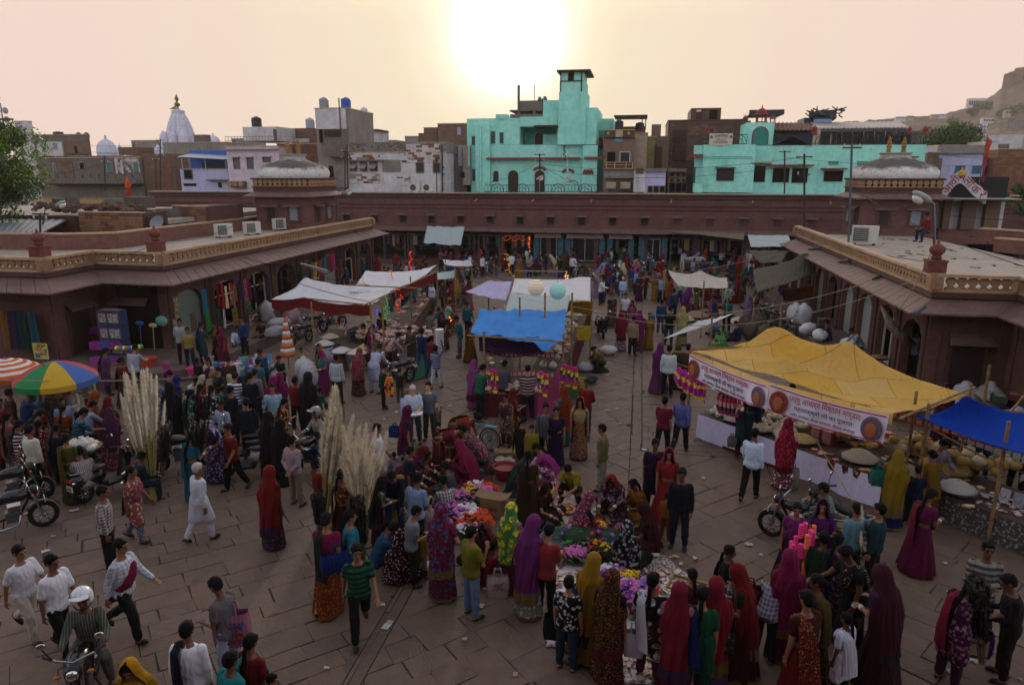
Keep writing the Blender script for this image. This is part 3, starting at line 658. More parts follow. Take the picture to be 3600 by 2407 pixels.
t,_,_=bld('pale pink house with tall plain windows',517,637,336,D,9,pinkw,[(535,363,549,385),(566,363,580,385),(603,362,619,370)],hood=True,pane=mat('#4d4a4c',.4),ledges=[(517,341,637,343,'#8c7d82')])
sub(t,'rooftop_room',555,291,637,323,D,2,7,whitew);sub(t,'rooftop_door',625,296,634,322,D,1.9,2,mat('#4d4a46'))
sub(t,'block_wall',527,415,560,430,D,-.5,-.002,brn)
for k in range(3):o=obj('ring_block',M().tube([(X(532+k*13,D,421)-LX(t),-.6,Zt(532,421,D)),(X(532+k*13,D,421)-LX(t),-.52,Zt(532,421,D))],.28,14),m_sand,t)
def rail(t,x0,x1,y0,y1,D,d,step,m_,arches=False):
 ox,oy=t.location.x,t.location.y;p,q=P(x0,y0,D+d),P(x1,y1,D+d);n=max(2,int(abs(q.x-p.x)/step))
 mb=M();zt2,zb=p.z,q.z;yy=D+d-oy
 for z in (zt2,zb+.08):mb.box(p.x-ox,q.x-ox,yy,yy+.05,z-.05,z)
 for k in range(n+1):u=p.x-ox+(q.x-p.x)*k/n;mb.box(u-.018,u+.018,yy+.01,yy+.04,zb,zt2-.051)
 o=obj('railing',mb,m_,t,kind=None)
 if arches:
  mb=M();m2=max(1,int((q.x-p.x)/1.7))
  for k in range(m2):
   cx=p.x-ox+(q.x-p.x)*(k+.5)/m2
   for rr in (.55,.3):mb.tube([(cx+rr*cos(a),yy-.012,zb+.1+rr*1.2*sin(a)) for a in [PI*i/10 for i in range(11)]],.025,5)
  obj('railing_arches',mb,m_,o)
 return o
m_iron=mat('#22262a',.5,.4,.3);rail(t,515,637,313,323,D,0,.35,mat('#6f6a68'))
tank(570,267,593,291,72,'#161517','black water tank on the pale pink house');tank(695,270,716,293,76,'#8d969e','pale grey water tank on the brown stone block');
D=72
t,_,_=bld('brown stone house behind the left roof pavilion',634,745,330,D,8,brick);bricks(t,634,332,740,380,D,.5,.25,[brick,brn],140);sub(t,'rooftop_wall',667,294,720,330,D,3,6,brn);sub(t,'white_trim',668,318,707,326,D,2.6,2.95,whitew)
D=68
t,_,_=bld('tall grey water-tank block with overhanging box room',721,794,249,D,7,grey,[(731,296,741,326)],pane=m_dark)
sub(t,'white_render',722,250,793,295,D,-.12,-.004,whitew);o=sub(t,'box_room',740,296,790,359,D,-1.3,-.13,greyd);sub(t,'lattice',742,297,781,313,D,-1.4,-1.302,mat('#2b2624'));
mb=M();a,c=P(742,297,D-1.4),P(781,313,D-1.4)
for i in range(9):
 for j in range(4):u=a.x+(c.x-a.x)*(i+.5)/9-LX(t);v=c.z+(a.z-c.z)*(j+.5)/4;mb.tube([(u,-1.45,v),(u,-1.402,v)],.1,6,cap=False)
obj('lattice_rings',mb,grey,t,kind='stuff');obj('drainpipe',M().tube([(P(779,249,D).x-LX(t),-.2,Zt(779,225,D)),(P(779,249,D).x-LX(t),-.2,Zt(779,327,D))],.07,8),m_wfr,t)
sub(t,'lower_wall',716,377,800,430,D,-.3,-.14,grey);sub(t,'dark_doorway',752,380,765,426,D,-.36,-.301,m_dark)
tank(726,223,748,247,70,'#7d8084','grey water tank on the tall grey block');tank(776,223,799,247,70,'#1c4a9a','blue water tank on the tall grey block');dome(823,838,243,253,75,'tiny white dome at the rear edge of the tall grey block',m_wt)
t,_,_=bld('white shed with lean-to roof beside the tall grey block',846,865,301,88,4,whitew);sub(t,'lean_to_roof',844,296,866,299,88,-.8,3,m_shut)
D=63
t,_,_=bld('long peeling whitewashed house with brick parapet storey',795,1020,350,D,9,whitew,[(802,372,816,391),(826,372,840,391),(848,372,864,391),(954,374,970,394),(993,374,1007,394)])
sub(t,'brick_storey',795,326,1024,349.5,D,.3,8,grey);bricks(t,796,327,930,349,D,.3,.13,[greyd,grey],150,front=.22);bricks(t,930,330,1008,372,D,.5,.22,[brick,whitew,whitew],90)
for (u0,v0,u1,v1) in ((796,352,870,366),(800,398,870,420),(906,405,940,425),(920,352,950,372),(1011,378,1019,430)):bricks(t,u0,v0,u1,v1,D,.5,.22,[brick,whitew,whitew,whitew,grey],36)
for x in (803,826,849):
 a,c=P(x,378,D),P(x+15,378,D);mb=M().add([(a.x-LX(t),-.1,a.z+.1),(c.x-LX(t),-.1,a.z+.1),(c.x-LX(t)-.05,-.55,a.z-.3),(a.x-LX(t)-.05,-.55,a.z-.3)],[(0,1,2,3)]);mb.add([(v[0],v[1],v[2]-.04) for v in mb.v],[(3,2,1,0)]);obj('window_awning',mb,grey,t)
sub(t,'hood_ledge',797,366,873,369,D,-.5,-.07,greyd)
o=sub(t,'lattice_panel',875,366,917,393,D,-.09,-.062,greyd);mb=M();a,c=P(875,366,D-.09),P(917,393,D-.09)
for i in range(13):u=a.x+(c.x-a.x)*(i+.5)/13-LX(t);mb.box(u-.03,u+.03,-.12,-.092,c.z,a.z)
for j in range(8):v=c.z+(a.z-c.z)*(j+.5)/8;mb.box(a.x-LX(t),c.x-LX(t),-.125,-.121,v-.03,v+.03)
obj('lattice_bars',mb,grey,o)
for x in (793,1010):obj('drainpipe',M().tube([(P(x+3,440,D).x-LX(t),-.15,2),(P(x+3,330,D).x-LX(t),-.15,Zt(x,330,D))],.07,8),m_iron,t)
def acunit(loc,rz,label,s=1,fan=True):
 gc='#141414' if fan else '#5a5c58'
 t=thing('ac_unit',label,'air conditioner',loc,rz,'air conditioner outdoor units',s);obj('casing',M().box(-.42,.42,-.16,.16,.06,.66),mat('#b9b8b0',.6),t)
 for sx in (-.3,.3):obj('foot',M().box(sx-.04,sx+.04,-.17,.17,0,.058),m_iron,t)
 g=obj('grille',M().tube([(-.1,-.175,.36),(-.1,-.161,.36)],.24,18) if fan else M().box(-.38,.1,-.172,-.161,.12,.6),mat(gc),t);mb=M()
 for k in range(7):mb.box(-.33,.13,-.19,-.176,.14+k*.07,.15+k*.07)
 obj('grille_bars',mb,mat('#a8a8a0',.6),g);return t
m_=[acunit((P(942,438,59.5).x,60.5,5.95),0,'twin air conditioner unit with round black fan, nearer the grey tower',1.15),acunit((P(973,438,59.5).x,60.5,5.95),0,'twin air conditioner unit with round black fan, nearer the turquoise house',1.15)]
D=66
t,_,_=bld('patched grey sheet-metal shed beside the turquoise house',1021,1078,336,D,7,greyd);sub(t,'sheet_panel',1049,335,1058,380,D,-.2,-.002,mat('#8b929a',.5,.4,.4));sub(t,'sheet_panel',1033,333,1046,352,D,-.2,-.002,mat('#6b7278',.5,.4,.4));sub(t,'side_room',1059,334,1077,424,D,-.6,-.003,grey);sub(t,'hole',1055,394,1064,407,D,-.66,-.601,m_dark)
for k in range(9):sub(t,'sheet_strip',1022+k*3.1,360+ru(0,8),1024.6+k*3.1,428,D,-.1-.02*(k%2),-.004,mat('#6f6e6c',.6) if k%2 else mat('#5a5856',.6))
t,_,_=bld('unfinished brown house on the skyline left of the turquoise house',1002,1067,284,92,8,brn,[(1047,292,1056,309)],pane=mat('#8a9096',.3));sub(t,'stepped_wall',958,305,1002,336,92,.5,6,brn);sub(t,'stepped_wall',970,292,1002,306,92,.5,6,brn)
bld('low grey roof on the skyline behind the brick parapet',927,957,313,100,5,grey);bld('low flat roof far behind the brick parapet',868,905,322,110,5,grey)
D=66
t,_,_=bld('big turquoise house with stair tower topped by a cabin',1068,1365,332,D,9,turq,[],parapet=False)
TQ=t;m_tr=turq
sub(t,'upper_left_wall',1069,272,1190,331.8,D,0,8,turq);sub(t,'upper_right_wall',1276,248,1366,331.8,D,0,8,turq)
sub(t,'balcony_back_wall',1190,288,1276,332,D,2.2,2.6,stone('#3f9a8c','#45a090',.8));sub(t,'balcony_lintel',1190,268,1276,289,D,0,2.5,turq);sub(t,'raised_wall',1244,230,1282,268,D,.6,5,turq);sub(t,'roof_parapet',1135,262,1160,272,D,-.1,1.5,turq)
sub(t,'stair_tower',1280,211,1340,331,D,-.6,3.4,turq);sub(t,'stair_tower_cap',1282,186,1339,210.8,D,-.5,3.2,turq);sub(t,'cabin',1283,163,1337,185.8,D,-.5,3.1,turq)
sub(t,'cabin_roof',1275,160.5,1352,162.8,D,-1,3.8,m_shut)
for (u0,v0,u1,v1) in ((1283,162,1284.5,211),(1331,162,1332.5,211),(1283,185,1333,186.2),(1301,163,1302,185),(1313,163,1314,185)):sub(t,'cabin_strut',u0,v0,u1,v1,D,-.58,-.503,m_shut)
sub(t,'cabin_opening',1302,164,1313,184,D,-.56,-.502,m_dark)
sub(t,'right_bay',1335,333,1366,440,D,-.5,-.003,turq);sub(t,'left_bay',1088,286,1122,440,D,-.4,-.003,turq)
sub(t,'small_upper_wall',1336,260,1365,331,D,-.4,-.003,turq)
for (u0,v0,u1,v1) in ((1125,302,1133,328),(1145,304,1152,328),(1081,313,1087,331),(1082,388,1087,414)):
 w=sub(t,'window_frame',u0-1,v0-1.5,u1+1,v1+1,D,-.06,-.002,mat('#3f8f86',.6));sub(t,'pane',u0,v0,u1,v1,D,-.1,-.062,m_win)
def archdoor(t,x0,x1,yt,yb,D,d,mt,fr_=None,nm='door'):
 p,q=P(x0,yt,D+d),P(x1,yb,D+d);w=(q.x-p.x)/2;cx=(p.x+q.x)/2-LX(t);z0=q.z;zs=p.z-w
 pts=[(-w,z0),(w,z0),(w,zs)]+[(w*cos(a),zs+w*sin(a)) for a in [PI*i/12 for i in range(1,12)]]+[(-w,zs)]
 k=1.14;po=[(-w*k,z0),(w*k,z0),(w*k,zs)]+[(w*k*cos(a),zs+w*k*sin(a)) for a in [PI*i/12 for i in range(1,12)]]+[(-w*k,zs)]
 yy=D+d-t.location.y
 f=obj(nm+'_frame',M().prism([(x+cx,z) for x,z in po],yy-.05,yy-.002),fr_ or m_tr,t);obj(nm,M().prism([(x+cx,z) for x,z in pts],yy-.09,yy-.052),mt,f);return f
m_ddoor=mat('#2c1a14',.6)
archdoor(t,1130,1142,391,416,D,0,m_ddoor,nm='window');archdoor(t,1164,1187,390,440,D,0,m_ddoor);archdoor(t,1225,1247,390,440,D,0,m_ddoor)
archdoor(t,1196,1202,304,330,D,2.2,m_ddoor,nm='window');archdoor(t,1225,1243,304,331,D,2.2,m_ddoor)
sub(t,'balcony_awning',1222,287,1276,290,D,-.9,2,m_shut);sub(t,'balcony_side',1244,308,1276,331,D,1.6,2.1,turq)
m_redp=mat('#7d302a',.7);sub(t,'ledge',1113,361,1327,364,D,-.75,-.003,m_redp);sub(t,'ledge',1337,359,1385,363,D,-1.0,-.5,m_redp)
def arc(t,cx,cy,rx,ry,a0,a1,D,d,m_,r=.09,nm='painted_arc'):
 pts=[]
 for i in range(13):
  a=R(a0+(a1-a0)*i/12);p=P(cx+rx*cos(a),cy-ry*sin(a),D+d);pts.append((p.x-LX(t),p.y-t.location.y-.02,p.z))
 return obj(nm,M().tube(pts,r,6),m_,t)
arc(t,1301,398,13,9,15,165,D,0,m_redp,.13,'red_moulding');arc(t,1236,394,14,10,20,160,D,0,m_redp,.13,'red_moulding')
for k in range(3):arc(t,1340+k*7,400,3.2,10,5,175,D,-.5,m_redp,.1,'red_moulding')
mb=M()
for k in range(6):
 a=P(1293+ru(-2,2),332+k*6,D);c=P(1293+ru(-3,3),338+k*6,D);mb.tube([(a.x-LX(t),-.0,a.z),(c.x-LX(t),-.0,c.z)],.05,4)
obj('crack',mb,m_dark,t)
for x,y0,y1 in ((1101,290,440),(1074,305,380),(1300,362,440)):obj('drainpipe',M().tube([(P(x,y0,D-.5).x-LX(t),-.55,Zt(x,y0,D)),(P(x,y1,D-.5).x-LX(t),-.55,Zt(x,y1,D))],.08,8),turq,t)
rail(t,1110,1226,423,441,D-4,0,.28,m_iron,True);rail(t,1248,1370,423,441,D-4,0,.28,m_iron,True)
t,_,_=bld('turquoise rear wing stepping down behind the stair tower',1362,1405,272,D+4,8,turq,[(1376,317,1379,335)],parapet=False)
sub(t,'green_panel',1370,299,1382,311,D,3.4,3.6,mat('#3f9a8c'));sub(t,'window_frame',1372,315,1380,336,D,3.5,3.9,m_redp)
t,_,_=bld('open concrete rooftop frame behind the turquoise house',1180,1246,232,84,6,grey,parapet=False);t.location.z=0
for o in list(t.children):bpy.data.objects.remove(o)
sub(t,'slab_wall',1190,231,1245,254,84,0,5,greyd);sub(t,'base_wall',1168,262,1246,272,84,-1,5,greyd)
for x in (1184,1220,1241):sub(t,'column',x,254,x+7,262,84,0,.6,greyd)
sub(t,'chimney_post',1185,195,1189,262,84,-.1,.4,greyd);sub(t,'slab',1167,252,1187,255,84,-.5,4,greyd)
obj('antenna',M().tube([(P(1224,232,84).x-LX(t),0,P(1224,232,84).z),(P(1224,195,84).x-LX(t),0,P(1224,194,84).z)],.04,5),m_iron,t)
p=P(1242,237,70);t=thing('loudspeaker','cluster of horn loudspeakers on a mast above the turquoise house','loudspeaker',(p))
obj('mast',M().tube([(0,0,-.9),(0,0,.5)],.04,6),m_iron,t)
for a in (20,140,200,320):obj('horn',M().lathe([(.04,0),(.06,.12),(.12,.3),(.24,.42)],12,(0,0,.3),T=Matrix.Rotation(R(a),3,'Z')@Matrix.Rotation(R(75),3,'Y')),mat('#5d5a58',.5),t)
D=65
nb_=stone('#7b6458','#6b564b',.9,.4,12,.4,streak=True)
t,_,_=bld('narrow brown house with blue diamond and yellow-trimmed balconies',1383,1453,315,D,8,nb_,[(1421,349,1441,376)],frame=mat('#a8b0b8'),pane=m_win)
sub(t,'door',1391,348,1408,385,D,-.05,-.003,m_dark);o=sub(t,'balcony_front',1383,372,1451,386,D,-1.2,-1.1,mat('#3c3434'));sub(t,'balcony_floor',1382,386,1452,389,D,-1.25,-.003,nb_)
m_yel=mat('#a8903c',.6)
for v in (371,377,385):sub(t,'balcony_trim',1383,v,1451,v+1,D,-1.25,-1.203,m_yel)
for x in (1388,1407,1433,1448):sub(t,'balcony_post',x,371,x+1.5,386,D,-1.27,-1.25,m_yel)
sub(t,'upper_parapet',1383,298,1453,314.6,D,-.3,.0,mat('#4d3c38'));sub(t,'upper_trim',1383,297,1453,298,D,-.35,.1,m_yel);sub(t,'centre_panel',1410,299,1426,314,D,-.36,-.302,beige)
for x in (1393,1440):obj('rosette',M().ball((P(x,306,D).x-LX(t),-.32,P(x,306,D).z),(.13,.05,.13),8),m_yel,t)
a=P(1402,321,D);c=P(1430,321,D);u=P(1416,316,D);v=P(1416,326,D);ox=t.location.x
obj('blue_diamond',M().prism([(a.x-ox,a.z),(v.x-ox,v.z),(c.x-ox,c.z),(u.x-ox,u.z)],-.06,-.002),mat('#4f8a92',.6),t)
sub(t,'lower_wall',1384,389,1449,408,D,-1.0,-.004,grey);
for x in (1388,1421):sub(t,'lower_shutter',x,417,x+22,433,D,-.9,-.1,beige);sub(t,'shutter_hood',x,432,x+26,434,D,-1.3,-.91,m_iron)
sub(t,'lower_back',1384,408,1449,441,D,-.09,-.004,grey)
sub(t,'canopy',1406,264,1483,266,D,1,5,m_iron)
for x in (1413,1421,1470,1478):sub(t,'canopy_post',x,266,x+1,297,D,1.4,1.5,m_iron)
tank(1408,275,1427,297,D+1,'#1e2023','black water tank on the narrow brown house');tank(1455,280,1475,296,D+3,'#1e2023','second black water tank, behind the narrow brown house')
t,_,_=bld('beige side wing behind the narrow brown house',1453,1483,306,D+2,10,beige,[],parapet=True);sub(t,'rooftop_wall',1427,290,1478,306,D,3.2,7,brn)
t,_,_=bld('tall yellowish house with brown rear block',1483,1502,314,D+6,8,stone('#8f7f52','#7d6f4c',1));sub(t,'side_block',1502,312,1526,440,D,7,12,nb_);sub(t,'roof_hut',1493,285,1513,312,D,8,11,nb_);sub(t,'drain',1500,330,1501,400,D,5.9,6,m_iron);sub(t,'tall_opening',1504,336,1514,400,D,6.9,7,m_redd)
t,_,_=bld('small lavender shopfront house with three shuttered bays',1478,1525,390,D-1,5,lav,[(1485,427,1493,440),(1498,427,1507,440),(1512,427,1521,440)],pane=m_dark);sub(t,'top_wall',1477,386,1527,392,D,-1.4,-1.003,grey);sub(t,'white_pier',1452,392,1477,440,D,-1.2,-.6,whitew);sub(t,'sign_board',1457,385,1473,397,D,-1.35,-1.203,mat('#5a2f36'))
D=73;drk=stone('#4c3a32','#5c473d',1.2,.7,9,.4)
t,_,_=bld('tall dark brown stone house with red shutters',1531,1712,276,D,9,drk,[],roofm=drk);sub(t,'upper_room',1583,248,1650,275.6,D,.4,6,drk);sub(t,'corner_tower',1531,276,1548,280,D,-.1,1,drk)
bricks(t,1575,278,1710,400,D,.55,.27,[drk,stone('#54413a','#654f45',1.1),brn],300,front=-.07)
bricks(t,1533,282,1539,398,D,.4,.27,[drk,brn],50)
for v0,v1 in ((299,328),(332,367)):
 w=sub(t,'shutter_frame',1540,v0-2,1571,v1+1,D,-.08,-.003,drk);sub(t,'shutter',1541,v0,1570,v1,D,-.12,-.082,m_shut)
 for k in range(7):sub(t,'shutter_slat',1541,v0+k*(v1-v0)/7,1570,v0+k*(v1-v0)/7+1.4,D,-.14,-.122,m_shut)
sub(t,'opening',1594,252,1607,275,D,.35,.398,m_shut);sub(t,'opening',1625,252,1642,275,D,.35,.398,m_dark);sub(t,'pale_opening_plate',1595,252,1606,256,D,.3,.348,mat('#c8b8a8'))
t,_,_=bld('cream carved stone front below the dark brown house',1531,1572,388,D-6,5,beige,[(1534,420,1545,439),(1549,420,1559,439),(1563,420,1570,439)],pane=m_dark);
for x in (1539,1553,1566):obj('rosette',M().ball((P(x,400,D-6).x-LX(t),-.02,P(x,400,D-6).z),(.17,.06,.17),10),drk,t);obj('rosette',M().ball((P(x,413,D-6).x-LX(t),-.02,P(x,413,D-6).z),(.17,.06,.17),10),drk,t)
sub(t,'ledge',1521,391,1572,393,D-6,-1,-.003,grey)
D=64
t,_,_=bld('long turquoise house with roof terrace and railings',1612,2122,333,D,10,turq,[(1642,388,1679,412)],frame=mat('#27423f'),parapet=False)
sub(t,'front_block',1612,331.5,1723,441,D,-.8,-.003,turq)
sub(t,'arch_tower',1710,281,1770,332,D,.2,4,turq);f=archdoor(t,1726,1756,292,331,D,.2,stone('#2f7f72','#276a60',.8),m_redp,'arch')
for v in (357,361):sub(t,'string_course',1613,v,1723,v+1,D,-.9,-.803,turq)
sub(t,'ledge',1579,354,1607,360,D,-1.3,-.5,m_redp);sub(t,'balcony',1590,420,1608,441,D,-1.6,0,turq);sub(t,'balcony_recess',1590,384,1612,419,D,-.3,.2,mat('#205a50'));sub(t,'balcony_top',1591,333,1612,353,D,-.6,.2,turq);sub(t,'hanging_wall',1592,354,1612,383,D,-.3,.3,turq)
for k in range(8):sub(t,'lattice_bar',1594+k*2.2,384,1594.6+k*2.2,419,D,-1.45,-1.4,m_tr)
w=sub(t,'window_frame',1642,386,1680,414,D,-.9,-.803,m_iron);sub(t,'pane',1644,388,1678,399.5,D,-.93,-.902,m_win);sub(t,'pane',1644,401,1678,412,D,-.93,-.902,m_win)
sub(t,'window_hood',1640,382.5,1686,385,D,-1.5,-.803,greyd)
for (u0,v0,u1,v1) in ((1722,381,1751,417),(1771,385,1806,418),(1815,385,1848,419),(1888,391,1929,416)):
 w=sub(t,'window_frame',u0-1.5,v0-1.5,u1+1.5,v1+1.5,D,-.06,-.003,turq);sub(t,'opening',u0,v0,u1,v1,D,-.09,-.062,m_dark)
for (u0,u1,v) in ((1722,1768,373),(1765,1865,377),(1885,1941,385),(2085,2105,358)):sub(t,'ledge',u0,v,u1,v+3,D,-.8,-.003,m_redp)
for u0 in (1898,1964):
 for k in range(4):sub(t,'ventilator',u0+k*6,369,u0+k*6+4,377,D,-.05,-.003,mat('#2f8a7c'))
rail(t,1772,1858,308,333,D,.1,.3,m_iron);rail(t,1858,2120,308,330,D,.1,.4,m_iron,True);rail(t,1597,1625,309,331,D,-.7,.25,m_iron);rail(t,1678,1710,308,331,D,-.7,.3,m_iron,True)
def chhatri(x,y0,y1,D,d,label,s=1,open_=True):
 p=P(x,y1,D+d);h=P(x,y0,D+d).z-p.z;c=mat('#7a2f2b',.7);t=thing('chhatri' if open_ else 'finial',label,'kiosk' if open_ else 'finial',(p),0,'red rooftop ornaments');w=h*.30*s
 if open_:
  obj('base',M().box(-w,w,-w,w,0,h*.05),c,t)
  for sx in (-1,1):
   for sy in (-1,1):obj('column',M().tube([(sx*w*.8,sy*w*.8,h*.05),(sx*w*.8,sy*w*.8,h*.42)],w*.12,8),c,t)
  obj('column',M().tube([(0,-w*.8,h*.05),(0,-w*.8,h*.42)],w*.1,8),c,t)
  obj('eave',M().lathe([(w*1.5,h*.42),(w*1.45,h*.45),(w*1.0,h*.5)],12),c,t);obj('dome',M().lathe([(w*.95,h*.5),(w*.98,h*.55),(w*.9,h*.64),(w*.6,h*.73),(w*.2,h*.78),(w*.08,h*.84),(w*.14,h*.87),(0,h)],16),c,t,smooth=1)
 else:
  obj('pedestal',M().lathe([(w,0),(w,h*.3),(w*.7,h*.35)],10),c,t);obj('bulb',M().lathe([(w*.6,h*.35),(w*.9,h*.42),(w*1.1,h*.5),(w*.8,h*.62),(w*.95,h*.66),(w*.6,h*.78),(w*.2,h*.86),(0,h)],14),c,t,smooth=1)
 return t
chhatri(1743,239,281,D,1.2,'red domed kiosk on the turquoise arch tower');chhatri(1706,262,281,D,3,'small red kiosk left of the domed kiosk',1);chhatri(1769,260,281,D,3,'small red kiosk right of the domed kiosk')
for x,y0,y1,l in ((1599,295,308,'red finial at the far left corner of the turquoise terrace'),(1619,286,304,'red finial beside the printed banner'),(1865,286,308,'red finial between tiled roof and tin roof'),(2082,288,306,'red finial behind the black roof tanks'),(2118,286,308,'red finial at the right end of the turquoise terrace')):chhatri(x,y0,y1,D,.3,l,1,False)
p,q=P(1625,306,D-.9),P(1677,331,D-.9);bn=thing('cloth_banner','cream printed banner hung on the turquoise terrace railing','banner',((p.x+q.x)/2,D-.9,(p.z+q.z)/2));w=(q.x-p.x)/2;h=(p.z-q.z)/2
obj('cloth',M().grid(lambda u,v:(-w+2*w*u,.03*sin(u*9),-h+2*h*v-(.15*h*sin(u*3.1) if v<.1 else 0)),14,5,thick=0),mat('#b8b0a0',.8),bn)
text('स्व. कमला जी की स्मृति',.4,mat('#2a3f78'),bn,(0,-.06,h*.55),fit=w*1.2);text('शीतल जल',.4,mat('#a08a30'),bn,(0,-.06,-.05),fit=w*.8);text('ठंडा पानी सेवा',.3,mat('#3a3a4a'),bn,(0,-.06,-h*.6),fit=w*1.2)
for sx in (-.82,.84):obj('portrait',M().ball((sx*w,-.035,h*.4),(w*.12,.02,h*.25),10),mat('#6a5a50'),bn)
t=thing('roof_shelter','terrace shelter with corrugated tin roof on the turquoise house','shelter',(X(1970,D+3),D+3,0))
def sheet(t,nm,c4,m_,rib=0,th=.06,step=.0):
 a,b_,c,d=[Ve(P(*q)) for q in c4];o=t.location;mb=M()
 n=max(2,int((b_-a).length/.32)) if rib else 2
 def fn(u,v):
  p=a.lerp(b_,u).lerp(d.lerp(c,u),v)-o;return (p.x,p.y,p.z+(rib*sin(u*n*PI*2) if rib else 0))
 mb.grid(fn,n*4 if rib else 6,4,thick=th);return obj(nm,mb,m_,t)
tin=mat('#9a958e',.5,.4,.2,.3,3,stain=.4)
sheet(t,'tin_roof',[(1875,293,D+1),(2083,291,D+1),(2060,279,D+6),(1855,280,D+6)],tin,.05)
for k in range(9):sub(t,'post',1880+k*25,293,1882+k*25,331,D,1.5,1.6,m_iron)
sub(t,'shade_cloth',1880,295,2075,301,D,1.05,1.09,mat('#4a4642'));sub(t,'back_wall',1880,300,2075,331,D,5,5.2,greyd);sub(t,'side_shed',2086,300,2112,331,D,2,5,greyd)
t=thing('roof_shelter','terrace room with brown tiled roof on the turquoise house','shelter',(X(1810,D+2),D+2,0))
sheet(t,'tiled_roof',[(1773,297,D+1),(1862,297,D+1),(1857,281,D+6),(1772,281,D+6)],stone('#6a4c3e','#7d5b4a',3),.05);sub(t,'wall',1773,297,1860,331,D,2,5,mat('#2a4442'));
sheet(t,'gable_awning',[(1771,332,D-.3),(1815,310,D-.3),(1815,311,D+2),(1771,333,D+2)],mat('#3a3430'),0);sheet(t,'gable_awning',[(1815,310,D-.3),(1859,332,D-.3),(1859,333,D+2),(1815,311,D+2)],mat('#3a3430'),0)
sub(t,'dark_room',1842,270,1875,282,D,6,9,mat('#1e2a45'));sub(t,'blue_tarp',1865,273,1905,280,D,5.5,9,mat('#6f88a8'))
sub(t,'dark_canopy',1716,252,1796,262,D,4,8,m_iron)
tank(2043,304,2068,329,D+.4,'#15171a','black water tank on the turquoise terrace, beside its twin');tank(2069,304,2092,329,D+.5,'#15171a','black water tank with grey lid at the end of the terrace')
mb=M()
for k in range(60):a=Ve((ru(-1.4,1.4),ru(-.6,.6),ru(0,.8)));mb.tube([a,a+Ve((ru(-.6,.6),ru(-.3,.3),ru(-.1,.5)))],.05,4)
mb.ball((0,0,.3),(1.3,.6,.45),10,wob=.7)
p=P(1890,273,D+6);o=obj('brushwood_pile',mb,m_iron,None,loc=p);tag(o,'dark heap of brushwood on the terrace roof','brushwood',kind='stuff')
t,_,_=bld('lavender painted house behind the arched sign',2150,2258,334,76,8,lav,[(2190,381,2205,404),(2229,381,2243,396)],frame=mat('#3f6a7a'),pane=mat('#33566a'));sub(t,'top_wall',2151,333,2264,351,76,-.4,-.003,grey)
t,_,_=bld('brown stone wall house left of the lavender house',2125,2152,350,74,7,brn);bricks(t,2126,362,2152,410,74,.5,.28,[brn,greyd],50)
t,_,_=bld('reddish brick house at the right edge',2288,2365,342,80,9,brick);bricks(t,2288,345,2345,420,80,.55,.3,[brick,stone('#75503c','#875f48',1)],150)
t,_,_=bld('dark slatted building between lavender and brick houses',2256,2291,362,82,7,greyd);
for k in range(10):sub(t,'slat',2258+k*3.2,366,2259.6+k*3.2,398,82,-.1,-.003,m_iron)
bld('brown terrace block above the slatted building',2240,2312,331,95,6,greyd);bld('white walled rooftop on the hillside edge',2262,2345,307,110,8,whitew);bld('pale yellow block on the right skyline',2290,2365,297,125,8,beige);bld('grey block on the right edge below the hill',2309,2370,276,150,8,grey)
bld('white rooftop parapet with small bright panel',2262,2287,325,90,5,whitew)
t=thing('columned_hall','white hall with brown columns and tin roof beside the right pavilion','hall',(P(2230,520,47).x,47,0))
sub(t,'hall_wall',2158,462,2292,527,47,.6,3,mat('#b4b4ba',.8,var=.1,sc=2,stain=.2));
for x in (2166,2208,2224,2262,2278):sub(t,'column',x,458,x+6,525,47,.1,.55,mat('#6b5342',.8))
for x in (2217,2270):sub(t,'ventilator',x-4,468,x+6,477,47,.3,.57,m_dark)
sub(t,'tin_roof',2150,454,2340,457.5,47,-1.4,3,tin);sub(t,'base_wall',2150,524,2300,560,47,.3,3,m_pinkw)
t=thing('arched_sign','white arched sign board with red Hindi lettering','sign',(P(2210,430,46).x,46,0))
pts=[];
for k in range(15):
 f=k/14;x=2152+f*108;y=445-40*math.exp(-((f-.45)/.26)**2)+ (8 if f>.9 else 0);pts.append(P(x,y,46)-t.location)
mb=M()
for k in range(14):
 a,c=pts[k],pts[k+1];up=Ve((0,0,.36));mb.add([a-up,c-up,c+up,a+up,(a-up)+Ve((0,.08,0)),(c-up)+Ve((0,.08,0)),(c+up)+Ve((0,.08,0)),(a+up)+Ve((0,.08,0))],[(0,1,2,3),(7,6,5,4),(0,4,5,1),(3,2,6,7)])
obj('board',mb,mat('#b8b4b8',.7,var=.1),t)
for k,ch in en(['आ','वो','भ','ली','क','रें']):
 i=2+k*2;a,c=pts[i],pts[min(14,i+1)];d=(c-a);ang=math.atan2(d.z,d.x);me=text_mesh(ch,.62,mat('#7a1f1c',.6),.01);obj('lettering',me,None,t,loc=(a.lerp(c,.5)+Ve((0,-.015,0))),rot=(PI/2,-ang,0))
for x in (2175,2245):sub(t,'post',x,425,x+2,457,46,.1,.2,m_iron)
obj('emblem',M().lathe([(.22,0),(.2,.2),(.05,.32),(.06,.36),(0,.5)],12,(P(2202,402,46)-t.location)),mat('#b58a2a'),t)
o=sub(t,'black_sheet',2181,405,2304,453,46,1,1.15,mat('#101012',.6,var=.5,sc=3));
tt=thing('prayer_flag','red and orange flag on a pole behind the arched sign','flag',(P(2244,405,46.6)))
